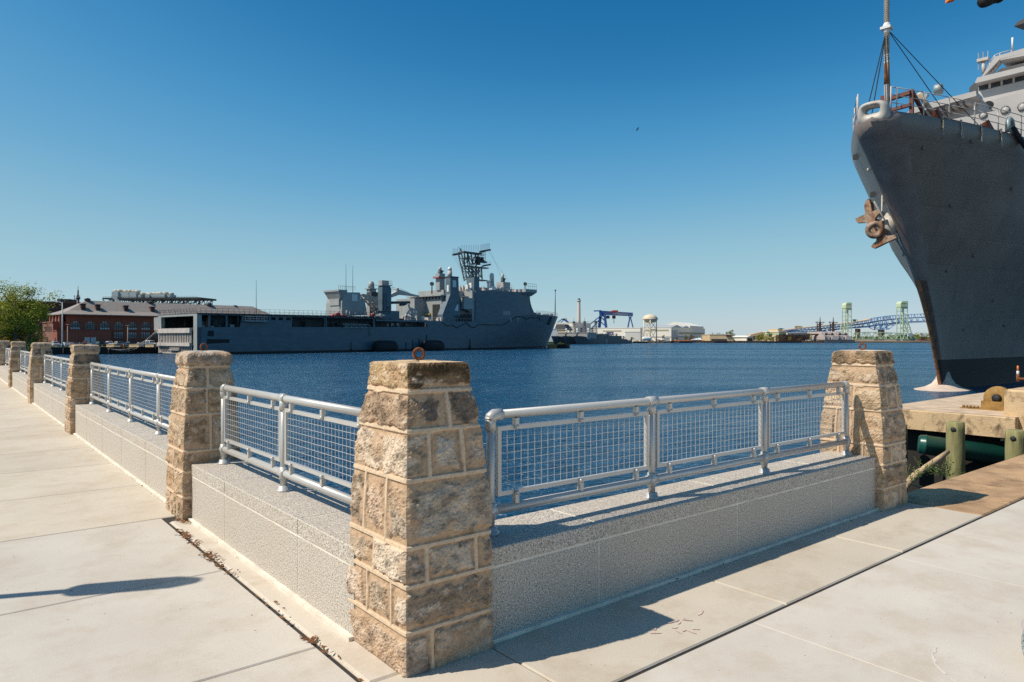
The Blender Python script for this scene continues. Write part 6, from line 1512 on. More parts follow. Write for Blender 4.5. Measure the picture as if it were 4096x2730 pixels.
fr(cC(475)[0], cC(1030)[0], cC(0,585)[1], cC(0,620)[1], 'hallband', "cladding_band"); fr(cC(355)[0], cC(1088)[0], cC(0,752)[1], cC(0,766)[1], 'navy', "navy_stripe", .12)
sd(cC(1098)[0], cC(1242)[0], cC(0,603)[1], cC(0,830)[1], 'hallgrey', "end_door"); sd(cC(1268)[0], cC(1865)[0], cC(0,658)[1], cC(0,692)[1], 'hallband', "cladding_band"); sd(cC(1245)[0], cC(1640)[0], cC(0,748)[1], cC(0,764)[1], 'navy', "navy_stripe", .12)
m = MB(); Wd, Dp, hh_ = dm
m.prism([(0,hh_),(Dp*.16,hh_+3),(Dp*.3,hh_+.6),(Dp*.42,hh_+2.6),(Dp*.55,hh_)], lambda x,z: (x,.2,z), lambda x,z: (x,Wd-.2,z)); m.build("roof_gables", M['hallgrey'], t)
t, fr, sd, dm = hall("large cream assembly hall with low pitched roof rising behind the other halls", cC(1530)[0], 880, AN, cC(830)[0], cC(1848)[0], cC(0,492)[1], ridge=5)
fr(cC(1425)[0], cC(1522)[0], cC(0,560)[1], cC(0,585)[1], 'hallband', "cladding_band"); sd(cC(1550)[0], cC(1828)[0], cC(0,560)[1], cC(0,592)[1], 'hallband', "cladding_band")
t, fr, sd, dm = hall("tall cream hall behind the three frigates and under the chimney", cA(815)[0], 800, AN, cA(370)[0], cA(1165)[0], cA(0,618)[1])
fr(cA(610)[0], cA(745)[0], cA(0,688)[1], cA(0,716)[1], 'hallband', "cladding_band")
t, fr, sd, dm = hall("stepped grey building with a dark sloped roof just off the landing ship's bow", cA(640)[0], 640, R(70), cA(380)[0], cA(655)[0], cA(0,770)[1], mat='tan', name="dock_building")
m = MB(); P = Plane((t.location.x, t.location.y), R(70)+pi/2); W_ = P.u(cA(370)[0]); h = lambda y: EYE-(cA(0,y)[1]-HY)/FO*640-ZL
m.hexa([(-.4,-.5,h(770)),(-.4,W_,h(770)),(20,W_,h(770)),(20,-.5,h(770)),(6,4,h(640)),(6,W_,h(640)),(20,W_,h(640)),(20,4,h(640))]); m.build("sloped_roof", M['steel'], t)
hall("pale grey concrete silo block behind the landing ship's bow anchor", cA(430)[0], 620, R(66), cA(240)[0], cA(445)[0], cA(0,760)[1], mat='hallgrey', name="dock_building")
hall("white low shed behind the bows of the frigates", cA(690)[0], 610, R(66), cA(430)[0], cA(705)[0], cA(0,840)[1], mat='hall', name="dock_shed")
t, fr, sd, dm = hall("flat tan block building with shade painted dark on its loading front, right of the cream halls", cC(1995)[0], 700, R(-10), cC(1805)[0], cD(480)[0], cC(0,706)[1], mat='tan', name="tan_building")
sd(cC(2030)[0], cD(340)[0], cC(0,805)[1], cC(0,850)[1], 'steel', "painted_shade", .1); sd(cD(320)[0], cD(432)[0], cD(0,533)[1], cD(0,570)[1], 'scaff', "dark_canopy", 1.2)  # dark strip paints shade along the loading front
t, fr, sd, dm = hall("long white low shed with thin pale roof right of the tan building", cD(800)[0], 705, R(40), cD(490)[0], cD(955)[0], cD(0,585)[1], mat='hall', name="white_shed")
m = MB(); m.prism([(-1,dm[2]),(dm[1]*.5,dm[2]+1.6),(dm[1]+1,dm[2])], lambda x,z: (x,-1,z), lambda x,z: (x,dm[0]+1,z)); m.build("roof", M['hall'], t)
m = MB(); m.box(2, dm[1]-2, -.15, .02, .3, dm[2]-1); m.build("painted_shade", M['scaff'], t)  # dark sheet paints the shade on the shed's right side
t, fr, sd, dm = hall("cream and mint green warehouse behind the dark scaffold", cD(1560)[0], 740, R(30), cD(1190)[0], cD(1740)[0], cD(0,470)[1], mat='tan', name="green_warehouse")
fr(cD(1195)[0], cD(1555)[0], cD(0,488)[1], cD(0,525)[1], 'mint', "mint_band"); sd(cD(1560)[0], cD(1735)[0], cD(0,488)[1], cD(0,525)[1], 'mint', "mint_band"); m = MB(); m.box(-.6, dm[1]+.6, -.6, dm[0]+.6, dm[2]+.5, dm[2]+1.1); m.build("roof", M['hall'], t)
m = MB(); m.box(1, dm[1]*.6, 2, 14, dm[2]+1.1, dm[2]+3.4); m.build("roof_box", M['tan'], t)
hall("long pale low warehouse behind the brown scaffold", cD(1760)[0], 770, R(5), cD(1720)[0], cD(2350)[0], cD(0,485)[1], mat='hall', name="pale_warehouse")
# dark scaffold frame
t, pl_ = rot_thing("scaffold", "weathered dark brown scaffold wrapped structure on the far bank", "scaffold", cD(1565)[0], 705, 0)
m = MB(); rnd = random.Random(8); k = 705/FO*.17; H = (680-500)*k
for i in range(20):
    x = i*(2290-1565)*k/19; m.bar((x,0,0),(x,0,H if i > 5 else H*.82),.5)
for j in range(7): z = H*(j+1)/7*(1 if j < 6 else .98); m.bar((0 if j < 6 else 38*k*7,0,z),((2290-1565)*k,0,z),.45)
for i in range(30): x = rnd.uniform(0,700)*k; z = rnd.uniform(0,.8)*H; m.bar((x,-.3,z),(x+rnd.uniform(-4,4),-.3,z+rnd.uniform(2,4)),.3)
m.build("frame", M['scaff'], t); m = MB(); m.box(.3,(2290-1565)*k-.3,.6,9,0,H*.95*.86); m.box(40,(2290-1565)*k-.3,.6,9,H*.8,H*.97); m.build("sheeting", M['scaff'], t)
# white canopy tent
t, pl_ = rot_thing("canopy", "white ridge canopy left of the tan building", "canopy", cC(1610)[0], 690, 0)
k = 690/FO*.17; m = MB(); m.hexa([(0,0,(835-810)*k+.3),(200*k,0,(835-810)*k+.3),(200*k,12,(835-810)*k+.3),(0,12,(835-810)*k+.3),(150*k,5,(835-755)*k),(200*k,4,(835-755)*k),(200*k,8,(835-755)*k),(150*k,7,(835-755)*k)]); m.build("roof_sheet", M['white'], t)
for x in (.5, 100*k, 199*k):
    f = MB(); f.bar((x,.5,0),(x,.5,3.9),.3); f.build("post", M['pole'], t)
# chimney
Y = 1000; k = Y/FO; p = at(cA(908)[0], HY, Y); p.z = ZL; ch = thing("chimney", "tall pale concrete chimney with a collar, left of the blue crane", "chimney", p)
H = EYE - (cA(0,82)[1]-HY)*k - ZL; r_ = 32*.18275*k
m = MB(); m.lathe((0,0,0), [(r_*1.35,0),(r_*1.12,H*.5),(r_,H*.92),(r_,H*.965)], 20); m.build("shaft", M['chimney'], ch)
m = MB(); m.lathe((0,0,H*.925), [(r_*1.02,0),(r_*1.45,.4),(r_*1.45,1.6),(r_*1.02,1.8)], 20); m.build("collar", M['pole'], ch); m = MB(); m.lathe((0,0,H*.965), [(r_,0),(r_*.92,.5),(r_*.92,H*.035)], 20); m.build("flue_cap", M['steel'], ch)
# gantry crane
YG = 860
gc = thing("gantry_crane", "blue gantry crane with white lettering above the shipyard halls", "crane", (at(cA(1480)[0], HY, YG).x, YG, ZL), 0, world=True)
G = lambda x, y, dy=0: at(*cA(x, y), YG) + Vector((0, dy, 0))
def GY(x, y, Y): return at(*cA(x, y), Y)
m = MB(); gl, gr = 830.0, 905.0
P0, P1, P2, P3 = GY(1465,352,gl), GY(2085,392,gr), GY(2085,470,gr), GY(1465,440,gl)
back = Vector((1.5, 7, 0)); m.hexa([P3, P2, P2+back, P3+back, P0, P1, P1+back, P0+back]); m.build("main_girder", M['craneblue'], gc)
m = MB(); m.hexa([GY(1355,480,gl+3),GY(1460,480,gl+3),GY(1460,480,gl+9),GY(1355,480,gl+9),GY(1345,350,gl+3),GY(1470,350,gl+3),GY(1470,350,gl+9),GY(1345,350,gl+9)]); m.bar(GY(1232,356,gl+4), GY(1400,350,gl+4), 1.4); m.box(*sorted((GY(1350,350,gl).x, GY(1400,350,gl).x)), gl, gl+4, GY(1350,350,gl).z, GY(1350,338,gl).z); m.build("machinery_head", M['craneblue'], gc)
def leg(pts, w, nm, d): 
    f = MB()
    for (a, b) in pts: f.bar(GY(*a, d), GY(*b, d), w)
    f.build(nm, M['craneblue'], gc)
leg([((1470,440),(1505,740))], 2.8, "leg", gl); leg([((1375,470),(1350,745))], 3.2, "leg", gl+8); leg([((1360,480),(1160,640)),((1365,530),(1175,755)),((1400,500),(1480,580)),((1390,600),(1500,690))], 1.1, "leg_brace", gl+6)
leg([((2025,478),(1975,735))], 1.6, "leg", gr); leg([((2030,478),(2095,730))], 1.3, "leg", gr+4); leg([((1995,475),(2020,530)),((2060,475),(2035,530))], .8, "leg_brace", gr+2)
m = MB(); a, b = GY(1635,385,gl+20), GY(1742,345,gl+22); m.box(a.x, b.x, gl+14, gl+28, a.z, b.z); m.build("red_trolley", M['red'], gc)
for x, y0, y1 in ((1540,450,510),(1672,455,630)):
    f = MB(); a, b = GY(x,y0,gl+24), GY(x,y1,gl+24); f.tube([a,b], .35, 5); c = GY(x,490,gl+24); f.box(c.x-2,c.x+2,gl+23,gl+25,c.z-1.8,c.z+1.8); f.build("hook_block", M['steel'], gc)
cu = bpy.data.curves.new("lettering", 'FONT'); cu.body = "Aker Philadelphia Shipyard"; cu.extrude = 0.05; cu.align_x = 'CENTER'; cu.align_y = 'CENTER'
tmp = bpy.data.objects.new("lettering_curve", cu); COL.objects.link(tmp); bpy.context.view_layer.update()
tme = bpy.data.meshes.new_from_object(tmp.evaluated_get(bpy.context.evaluated_depsgraph_get())); bpy.data.objects.remove(tmp)
tme.materials.clear(); tme.materials.append(M['white']); tw = max(v.co.x for v in tme.vertices) - min(v.co.x for v in tme.vertices); th_ = max(v.co.y for v in tme.vertices) - min(v.co.y for v in tme.vertices)
to = bpy.data.objects.new("lettering", tme); COL.objects.link(to); to.parent = gc
Ld, Rd = GY(1650,410,gl+22.4), GY(1968,428,gl+60.8); dv = Rd - Ld
xa = dv.normalized(); za = xa.cross(Vector((0,0,1))).normalized(); ya = za.cross(xa)
mx = Matrix((xa, ya, za)).transposed(); to.rotation_euler = mx.to_euler(); to.location = (Ld+Rd)/2 - gc.location + za*0.6
hpx = (GY(1800,385,gl+40) - GY(1800,447,gl+40)).length; to.scale = (dv.length/tw, hpx/th_, 1)
# pale jib crane and blue struts far left
t = thing("jib_crane", "folded blue crane with pale jib above the hall roof at the ship's bow", "crane", (at(cA(560)[0], HY, 980).x, 980, ZL), 0, world=True)
m = MB(); q = lambda x, y: at(*cA(x, y), 980)
for a, b in (((440,610),(540,530)),((510,612),(590,530)),((540,530),(680,612)),((580,525),(690,610)),((540,530),(590,528))): m.bar(q(*a), q(*b), 1.2)
m.bar(q(560,612), q(560,700), 2.5); m.build("struts", M['craneblue'], t); m = MB(); m.truss(q(605,510), q(640,605), q(625,505), q(668,605), 5, .9); m.build("pale_jib", M['cream'], t)
# water tower
Y = 690; k = Y/FO*.17; p = at(cC(592)[0], HY, Y); wt = thing("water_tower", "cream water tower with domed tank on slim legs before the shipyard halls", "water tower", (p.x, Y, ZL)); Zc = lambda y: (838-y)*k
m = MB(); r_ = 176*k; m.lathe((0,0,0), [(r_*.12,Zc(420)),(r_*.2,Zc(405)),(r_*.5,Zc(398)),(r_*.8,Zc(370)),(r_*.93,Zc(340)),(r_*.97,Zc(318)),(r_*.97,Zc(300)),(r_*.90,Zc(265)),(r_*.70,Zc(232)),(r_*.4,Zc(210)),(r_*.08,Zc(203)),(.02,Zc(198))], 28); m.build("tank", M['cream'], wt)
m = MB(); m.torus((0,0,Zc(316)), r_*1.0, .5, (0,0,1), 28, 6)
for i in range(24): a = 2*pi*i/24; m.tube([(r_*1.02*cos(a), r_*1.02*sin(a), Zc(316)), (r_*1.02*cos(a), r_*1.02*sin(a), Zc(296))], .12, 4)
m.torus((0,0,Zc(296)), r_*1.02, .12, (0,0,1), 28, 4); m.build("walkway", M['cream'], wt)
m = MB(); m.tube([(0,0,0),(0,0,Zc(490)),(0,0,Zc(415))], [13*k,13*k,30*k], 12); m.build("riser", M['cream'], wt)
A6 = [R(-100 + 60*i) for i in range(6)]; L6 = [(r_*.96*cos(a), r_*.96*sin(a)) for a in A6]
for x, y in L6:
    f = MB(); f.tube([(x,y,0),(x,y,Zc(318))], 11*k, 10); f.build("leg", M['cream'], wt)
for i in range(6):
    (x0,y0),(x1,y1) = L6[i], L6[(i+1)%6]; f = MB(); f.bar((x0,y0,Zc(560)),(x1,y1,Zc(560)),.5)
    for za, zb in ((Zc(830),Zc(560)),(Zc(560),Zc(345))): f.tube([(x0,y0,za),(x1,y1,zb)], .16, 4); f.tube([(x1,y1,za),(x0,y0,zb)], .16, 4)
    f.build("bracing", M['cream'], wt)
# frigates moored side by side (drawn at full size, as if 800 m off, then set at the distance their waterline shows)
FH = R(55.3); FSC = 0.675; fo = Vector((49.8, 540, WZ))
frig = thing("frigate", "nearest of three grey frigates moored abreast, its dark side in full view", "ship", fo, FH, "frigates moored abreast"); frig.scale = (FSC,)*3
hbm = 6.8; PL = Plane((73.8 + .822*hbm, 800 - .569*hbm), FH)
def fp(x, y): u, z = PL.p(*cA(x, y)); return u, (1078-y)*.18275*(800 + .822*u)/FO
LF = 136.0
def fhb(x, h): e = max(0, min(1, (x + 6*h/8)/ (40))); return max(.05, hbm*(1-(1-e)**2.2)) * (1 if x < LF-14 else 1-.18*(x-LF+14)/14)
def fdk(x): return 9.4 - 3.6*smooth(0, 42, x) if x < LF-20 else 5.8 - 1.6*smooth(LF-20, LF-16, x)
m = MB(); xs = [-6,-4,-2,0,2,5,9,14,20,27,35,44,60,80,100,116,117,122,130,LF]
for s_ in (-1, 1):
    vs = []; 
    for j in range(5):
        for x in xs: h = -1 + (fdk(x)+1)*j/4; bx = max(x, -6.5*max(0,h)/9.4); vs.append((bx, s_*fhb(bx, h), h))
    n = len(xs); m.add(vs, [((j*n+i, j*n+i+1, (j+1)*n+i+1, (j+1)*n+i) if s_ < 0 else (j*n+i, (j+1)*n+i, (j+1)*n+i+1, j*n+i+1)) for j in range(4) for i in range(n-1)], True)
vs = [(max(x,-6.5), -fhb(max(x,-6.5),9), fdk(x)-.05) for x in xs] + [(max(x,-6.5), fhb(max(x,-6.5),9), fdk(x)-.05) for x in xs]; m.add(vs, [(i,i+1,len(xs)+i+1,len(xs)+i) for i in range(len(xs)-1)])
m.quad((LF,-hbm*.82,-1),(LF,hbm*.82,-1),(LF,hbm*.82,4.2),(LF,-hbm*.82,4.2))
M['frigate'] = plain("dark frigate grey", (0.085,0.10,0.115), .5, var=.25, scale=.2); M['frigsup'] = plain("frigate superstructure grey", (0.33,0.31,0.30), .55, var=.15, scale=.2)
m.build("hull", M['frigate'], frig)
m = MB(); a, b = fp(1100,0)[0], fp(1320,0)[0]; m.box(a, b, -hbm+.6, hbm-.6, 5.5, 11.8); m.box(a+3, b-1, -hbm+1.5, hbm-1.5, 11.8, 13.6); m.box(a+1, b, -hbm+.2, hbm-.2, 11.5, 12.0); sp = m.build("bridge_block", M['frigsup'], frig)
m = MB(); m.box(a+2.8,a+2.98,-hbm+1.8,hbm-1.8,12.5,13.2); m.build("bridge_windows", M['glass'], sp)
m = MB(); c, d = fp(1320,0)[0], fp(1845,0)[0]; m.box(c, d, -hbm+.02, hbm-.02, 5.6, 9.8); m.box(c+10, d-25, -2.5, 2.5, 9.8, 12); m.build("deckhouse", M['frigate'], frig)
m = MB(); p = fp(1245,0)[0]; m.lathe((p-2,0,13.4), [(.9,0),(.7,2.2)], 8); m.ball((p-2,0,17.2), 1.3, 12, 8, 1.15); m.build("radome", M['white'], frig)
def fmast(x, ztop, zc, w, nm):
    f = MB(); z0 = 9.6
    for sx in (-1,1):
        for sy in (-1,1): f.bar((x+sx*1.8, sy*1.8, z0), (x+sx*.7, sy*.7, zc), .32)
    for j in range(6):
        u0, u1 = j/6, (j+1)/6; r0, r1 = 1.8-1.1*u0, 1.8-1.1*u1; za, zb = z0+(zc-z0)*u0, z0+(zc-z0)*u1
        f.bar((x-r0,-r0,za),(x+r1,-r1,zb),.2); f.bar((x+r0,-r0,za),(x-r1,-r1,zb),.2); f.bar((x-r1,-r1,zb),(x+r1,-r1,zb),.2); f.bar((x-r0,r0,za),(x-r1,-r1,zb),.2)
    f.box(x-1.5,x+1.5,-2,2,zc,zc+.5); f.tube([(x,0,zc),(x,0,ztop)], [.35,.14], 6)
    for h_, ww in ((zc+2.2, w),(zc-3.5, w*.7)): f.bar((x,-ww,h_),(x,ww,h_),.3); f.bar((x-ww*.35,0,h_),(x+ww*.35,0,h_),.25); [f.tube([(x,-ww*q_,h_),(x,-ww*q_,h_+1.8)],.1,4) for q_ in (1,.6,-.6,-1)]
    f.box(x-1.2,x+1.2,-1.2,1.2,zc+1,zc+3.4); f.build(nm, M['mast'], frig)
zt = 32.0; fmast(fp(1385,0)[0], zt, 24, 6.5, "lattice_mast"); fmast(fp(1300,0)[0]+1, 21, 16, 3.0, "fore_mast")
m = MB(); rnd = random.Random(6)
for i in range(26):
    x = rnd.uniform(c, d-4); y = rnd.uniform(-3.5,3.5); m.box(x, x+rnd.uniform(.8,3), y, y+1.4, 9.7, 9.8+rnd.uniform(.8,3.2))
for x in (c+22, c+34, c+48): m.ball((x,-1,11.6), 1.6, 10, 6)
stuff(m.build("deck_fittings", M["frigsup"], frig))
m = MB(); x = fp(1515,0)[0]; m.box(x-.5,x+.5,-hbm-.08,-hbm+.1,.6,6.2); m.build("white_draught_mark", M['white'], frig)
m = MB(); x0, x1 = 4.0, 8.5
for x in (5.5, 8.5): m.box(x, x+2.0, -fhb(x+1,6)-.12, -fhb(x+1,6)+.5, 5.6, 8.0)
m.build("hull_number", M['dark'], frig)
for i, lab in ((1, "middle one of three grey frigates moored abreast"), (2, "farthest of three grey frigates moored abreast, mostly hidden, beside the landing ship's bow")):
    dup(frig, fo + Vector((-.822*10.1*i, .569*10.1*i, 0)), FH, lab)
# warships seen from astern near the green bridge
YS = 676; kS = YS/FO*.238
ds = thing("grey_warship", "left of two pale grey warships moored stern on by the green lift bridge", "ship", (at(cB(572)[0], HY, YS).x, YS, WZ), R(-5), "warships moored stern on")
xx = lambda x: (x-572)*kS; zz = lambda y: (766-y)*kS
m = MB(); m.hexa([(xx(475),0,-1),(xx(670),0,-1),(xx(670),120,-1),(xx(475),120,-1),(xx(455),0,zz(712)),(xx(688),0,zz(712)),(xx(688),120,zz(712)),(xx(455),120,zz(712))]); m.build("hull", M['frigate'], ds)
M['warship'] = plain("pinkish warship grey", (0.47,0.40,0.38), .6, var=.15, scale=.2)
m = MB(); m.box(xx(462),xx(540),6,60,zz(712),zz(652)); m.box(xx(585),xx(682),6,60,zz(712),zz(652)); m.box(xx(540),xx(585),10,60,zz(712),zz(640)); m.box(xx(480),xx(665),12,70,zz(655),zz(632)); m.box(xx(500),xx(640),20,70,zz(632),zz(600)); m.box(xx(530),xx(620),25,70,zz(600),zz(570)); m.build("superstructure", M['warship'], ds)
m = MB(); m.box(xx(540),xx(560),5.7,6,zz(712),zz(675)); m.box(xx(462),xx(465),5,6,zz(712),zz(640)); m.build("hangar_doors", M['scaff'], ds)
m = MB(); m.bar((xx(572),40,zz(580)),(xx(582),40,zz(400)),1.8); m.tube([(xx(582),40,zz(410)),(xx(582),40,zz(310))], [.6,.25], 6); m.bar((xx(500),40,zz(404)),(xx(660),40,zz(404)),.6); m.bar((xx(520),40,zz(442)),(xx(630),40,zz(442)),.5); m.bar((xx(505),40,zz(404)),(xx(560),40,zz(450)),.3); m.bar((xx(655),40,zz(404)),(xx(600),40,zz(450)),.3)
for j in range(6): y = 560-25*j; m.bar((xx(560),40,zz(y)),(xx(600),40,zz(y-14)),.5); m.bar((xx(600),40,zz(y)),(xx(560),40,zz(y-14)),.5)
m.bar((xx(560),40,zz(590)),(xx(574),40,zz(420)),.5); m.bar((xx(604),40,zz(590)),(xx(590),40,zz(420)),.5); m.bar((xx(650),60,zz(600)),(xx(655),60,zz(440)),.9); m.tube([(xx(650),60,zz(450)),(xx(650),60,zz(370))],.25,5); m.bar((xx(630),60,zz(470)),(xx(672),60,zz(470)),.4); m.build("masts", M['scaff'], ds)
m = MB(); rnd = random.Random(13)
for i in range(40):
    x = rnd.uniform(495, 660); m.box(xx(x), xx(x+rnd.uniform(8,24)), 15, 17, zz(640), zz(640-rnd.uniform(8,50)))
stuff(m.build("deck_fittings", M["warship"], ds))
m = MB()
for x, y, r_ in ((572,560,12),(515,600,10),(640,575,12),(545,655,10),(493,722,7)): m.ball((xx(x),5.5 if y > 640 else 18,zz(y)), r_*kS, 10, 7)
m.build("radomes", M['white'], ds)
dup(ds, (at(cB(805)[0], HY, YS+3).x, YS+3, WZ), R(-5), "right of two pale grey warships moored stern on by the green lift bridge")
# green lift bridge
YB = 905; kB = YB/FO*.238; X0 = at(cB(1300)[0], HY, YB).x
lb = thing("lift_bridge", "pale green vertical lift bridge with two towers and a truss span", "bridge", (X0, YB, ZL), 0)
xx = lambda x: (x-1300)*kB; zz = lambda y: (735-y)*kB
def tower(x0, x1, yt, xb0, xb1):
    f = MB(); w = .9; dp = 9
    for y in (0, dp):
        f.bar((xx(x0),y,zz(735)),(xx(x0),y,zz(yt+85)),.85); f.bar((xx(x1),y,zz(735)),(xx(x1),y,zz(yt+85)),.85)
        n = 6
        for j in range(n):
            za, zb = zz(600)+(zz(yt+90)-zz(600))*j/n, zz(600)+(zz(yt+90)-zz(600))*(j+1)/n
            f.bar((xx(x0),y,zb),(xx(x1),y,zb),.45)
            if y == 0: f.bar((xx(x0 if j%2 else x1),y,za),(xx(x1 if j%2 else x0),y,zb),.45)
        if xb1: f.bar((xx(x1+12),y,zz(430)),(xx(xb1),y,zz(600)),1.0); f.bar((xx(x1),y,zz(520)),(xx(x1+55),y,zz(520)),.6); f.bar((xx(x1),y,zz(590)),(xx(xb1),y,zz(590)),.7); f.bar((xx(x1),y,zz(590)),(xx(x1+55),y,zz(520)),.5); f.bar((xx(xb1),y,zz(600)),(xx(xb1+80),y,zz(720)),1.0)
        else: f.bar((xx(x0-2),y,zz(430)),(xx(xb0),y,zz(590)),1.0); f.bar((xx(xb0),y,zz(590)),(xx(x0-20),y,zz(700)),.9)
    f.bar((xx((x0+x1)/2+10),4,zz(600)),(xx((x0+x1)/2+10),4,zz(yt+100)),1.3); t_ = f.build("tower", M['bridgegreen'], lb)
    f = MB(); P = [(x0-4,yt+92),(x0-4,yt+40),(x0+12,yt+8),(x0+25,yt),(x1+2,yt-2),(x1+6,yt+40),(x1+2,yt+92)]; f.prism([(xx(a),zz(b)) for a, b in P], lambda x,z: (x,-1,z), lambda x,z: (x,dp+1,z)); f.box(xx(x0+4),xx(x1-4),-.5,dp,zz(yt+125),zz(yt+92)); hd = f.build("machinery_house", M['bridgegreen'], t_)
    f = MB()
    for j in range(5): f.box(xx(x0+20+j*14), xx(x0+29+j*14), -1.12, -1.0, zz(yt+42), zz(yt+34))
    f.build("house_windows", M['steel'], hd)
tower(765, 862, 100, 725, None); tower(1690, 1805, 78, None, 1870)
m = MB()
for y in (0, 9):
    pts = [(945,710),(960,612),(1180,596),(1380,600),(1620,612),(1700,612)]
    for a, b in zip(pts, pts[1:]): m.bar((xx(a[0]),y,zz(a[1])),(xx(b[0]),y,zz(b[1])),.75)
    m.bar((xx(940),y,zz(714)),(xx(1980),y,zz(712)),1.0); n = 8
    top_ = lambda x: 612-16*sin(pi*max(0,min(1,(x-960)/740)))
    for j in range(n):
        a, b = 960+740*j/n, 960+740*(j+1)/n
        m.bar((xx(b),y,zz(712)),(xx(b),y,zz(top_(b))),.42)
        m.bar((xx(a),y,zz(top_(a) if j%2==0 else 712)),(xx(b),y,zz(712 if j%2==0 else top_(b))),.6)
    m.bar((xx(1720),y,zz(612)),(xx(1790),y,zz(710)),.8); m.bar((xx(1870),y,zz(620)),(xx(1960),y,zz(710)),.9); m.bar((xx(1700),y,zz(618)),(xx(1880),y,zz(618)),.9)
m.box(xx(940),xx(1980),0,9,zz(722),zz(714)); m.build("truss_span", M['bridgegreen'], lb)
m = MB(); m.box(xx(1800),xx(1870),-3,0,zz(668),zz(615)); m.build("control_cabin", M['hallgrey'], lb)
for x, w_ in ((1360,50),(1710,14),(1840,90),(960,20)):
    f = MB(); f.box(xx(x-w_), xx(x+w_), -1, 10, -4, zz(722)); f.build("bridge_pier", M['white'] if x == 1710 else M['pier'], lb)
# blue cantilever truss bridge
YC = 1180; kC = YC/FO
bl = thing("blue_bridge", "long blue double deck truss bridge climbing to the right behind the lift bridge", "bridge", (at(3400, HY, YC).x, YC, ZL), 0)
bx = lambda px: (px-3400)*kC; bz = lambda py: EYE - (py-HY)*kC - ZL
TOP = [(cD(1690)[0],cD(0,440)[1]),(cB(0)[0],cB(0,532)[1]),(cB(500)[0],cB(0,480)[1]),(cB(870)[0],cB(0,440)[1]),(cB(1120)[0],cB(0,398)[1]),(cB(1340)[0],cB(0,340)[1]),(cB(1540)[0],cB(0,312)[1]),(cB(1700)[0],cB(0,298)[1]),(cB(2120)[0],cB(0,276)[1]),(cB(2700)[0],cB(0,262)[1])]
BOT = [(cD(1690)[0],cD(0,476)[1]),(cB(0)[0],cB(0,582)[1]),(cB(225)[0],cB(0,588)[1]),(cB(500)[0],cB(0,562)[1]),(cB(870)[0],cB(0,522)[1]),(cB(1120)[0],cB(0,505)[1]),(cB(1240)[0],cB(0,500)[1]),(cB(1335)[0],cB(0,545)[1]),(cB(1490)[0],cB(0,545)[1]),(cB(1540)[0],cB(0,492)[1]),(cB(1600)[0],cB(0,460)[1]),(cB(1700)[0],cB(0,438)[1]),(cB(2120)[0],cB(0,418)[1]),(cB(2700)[0],cB(0,404)[1])]
def itp(tab, x):
    for (x0,y0),(x1,y1) in zip(tab, tab[1:]):
        if x <= x1: return y0+(y1-y0)*(x-x0)/(x1-x0)
    return tab[-1][1]
LOW = [(x, itp(TOP, x)+ (cB(0,82)[1]-cB(0,0)[1]) + (30*.238 if 3500 < x else 30*.238*max(0,(x-3420)/80))) for x in [cD(1690)[0], 3200, 3300, 3400, 3420, 3460, 3500, 3560, 3604, 3700, 3842]]
xs = [cD(1690)[0]]
while xs[-1] < 3850: xs.append(xs[-1] + (7.6 if xs[-1] < 3470 else 12.4))
for y, nm in ((0, "near_truss"), (18, "far_truss")):
    m = MB()
    for i in range(len(xs)-1):
        a, b = xs[i], xs[i+1]; T0_, T1_, B0_, B1_ = (Vector((bx(q), y, bz(itp(tb_, q)))) for tb_, q in ((TOP,a),(TOP,b),(BOT,a),(BOT,b)))
        m.bar(T0_, T1_, .85); m.bar(B0_, B1_, .85)
        if b > 3480: 
            if i % 2: m.bar(T0_, B1_, .6)
            else: m.bar(B0_, T1_, .6)
            if i % 2 == 0: m.bar(T0_, B0_, .5)
        else:
            if i % 2: m.bar(T0_, B1_, .5)
            else: m.bar(B0_, T1_, .5)
    for a, b in (((1250,500),(1410,430)),((1410,430),(1490,545)),((1335,545),(1420,430)),((1420,520),(1520,520)),((1360,520),(1580,455))): m.bar((bx(cB(a[0])[0]),y,bz(cB(0,a[1])[1])),(bx(cB(b[0])[0]),y,bz(cB(0,b[1])[1])),.7)
    m.build(nm, M['bridgeblue'], bl)
m = MB()
for off, th in ((0.40, .9), (0.86, .9)):
    for a, b in zip(xs, xs[1:]):
        za, zb = (bz(itp(TOP,q))*(1-off)+bz(itp(BOT,q) if q < cB(1200)[0] or q > cB(1640)[0] else itp([(cB(1200)[0],itp(BOT,cB(1200)[0])),(cB(1640)[0],itp(BOT,cB(1640)[0]))],q))*off for q in (a,b))
        m.hexa([(bx(a),.8,za-th),(bx(b),.8,zb-th),(bx(b),17,zb-th),(bx(a),17,za-th),(bx(a),.8,za+th*.6),(bx(b),.8,zb+th*.6),(bx(b),17,zb+th*.6),(bx(a),17,za+th*.6)])
m.build("road_decks", M['bridgedark'], bl)
m = MB()
for a, b in zip(xs, xs[1:]):
    if a > 3480: break
    m.hexa([(bx(a),-.4,bz(itp(TOP,a))+.5),(bx(b),-.4,bz(itp(TOP,b))+.5),(bx(b),19,bz(itp(TOP,b))+.5),(bx(a),19,bz(itp(TOP,a))+.5),(bx(a),-.4,bz(itp(TOP,a))+1.8),(bx(b),-.4,bz(itp(TOP,b))+1.8),(bx(b),19,bz(itp(TOP,b))+1.8),(bx(a),19,bz(itp(TOP,a))+1.8)])
m.build("concrete_parapet", M['pierdeck'], bl)
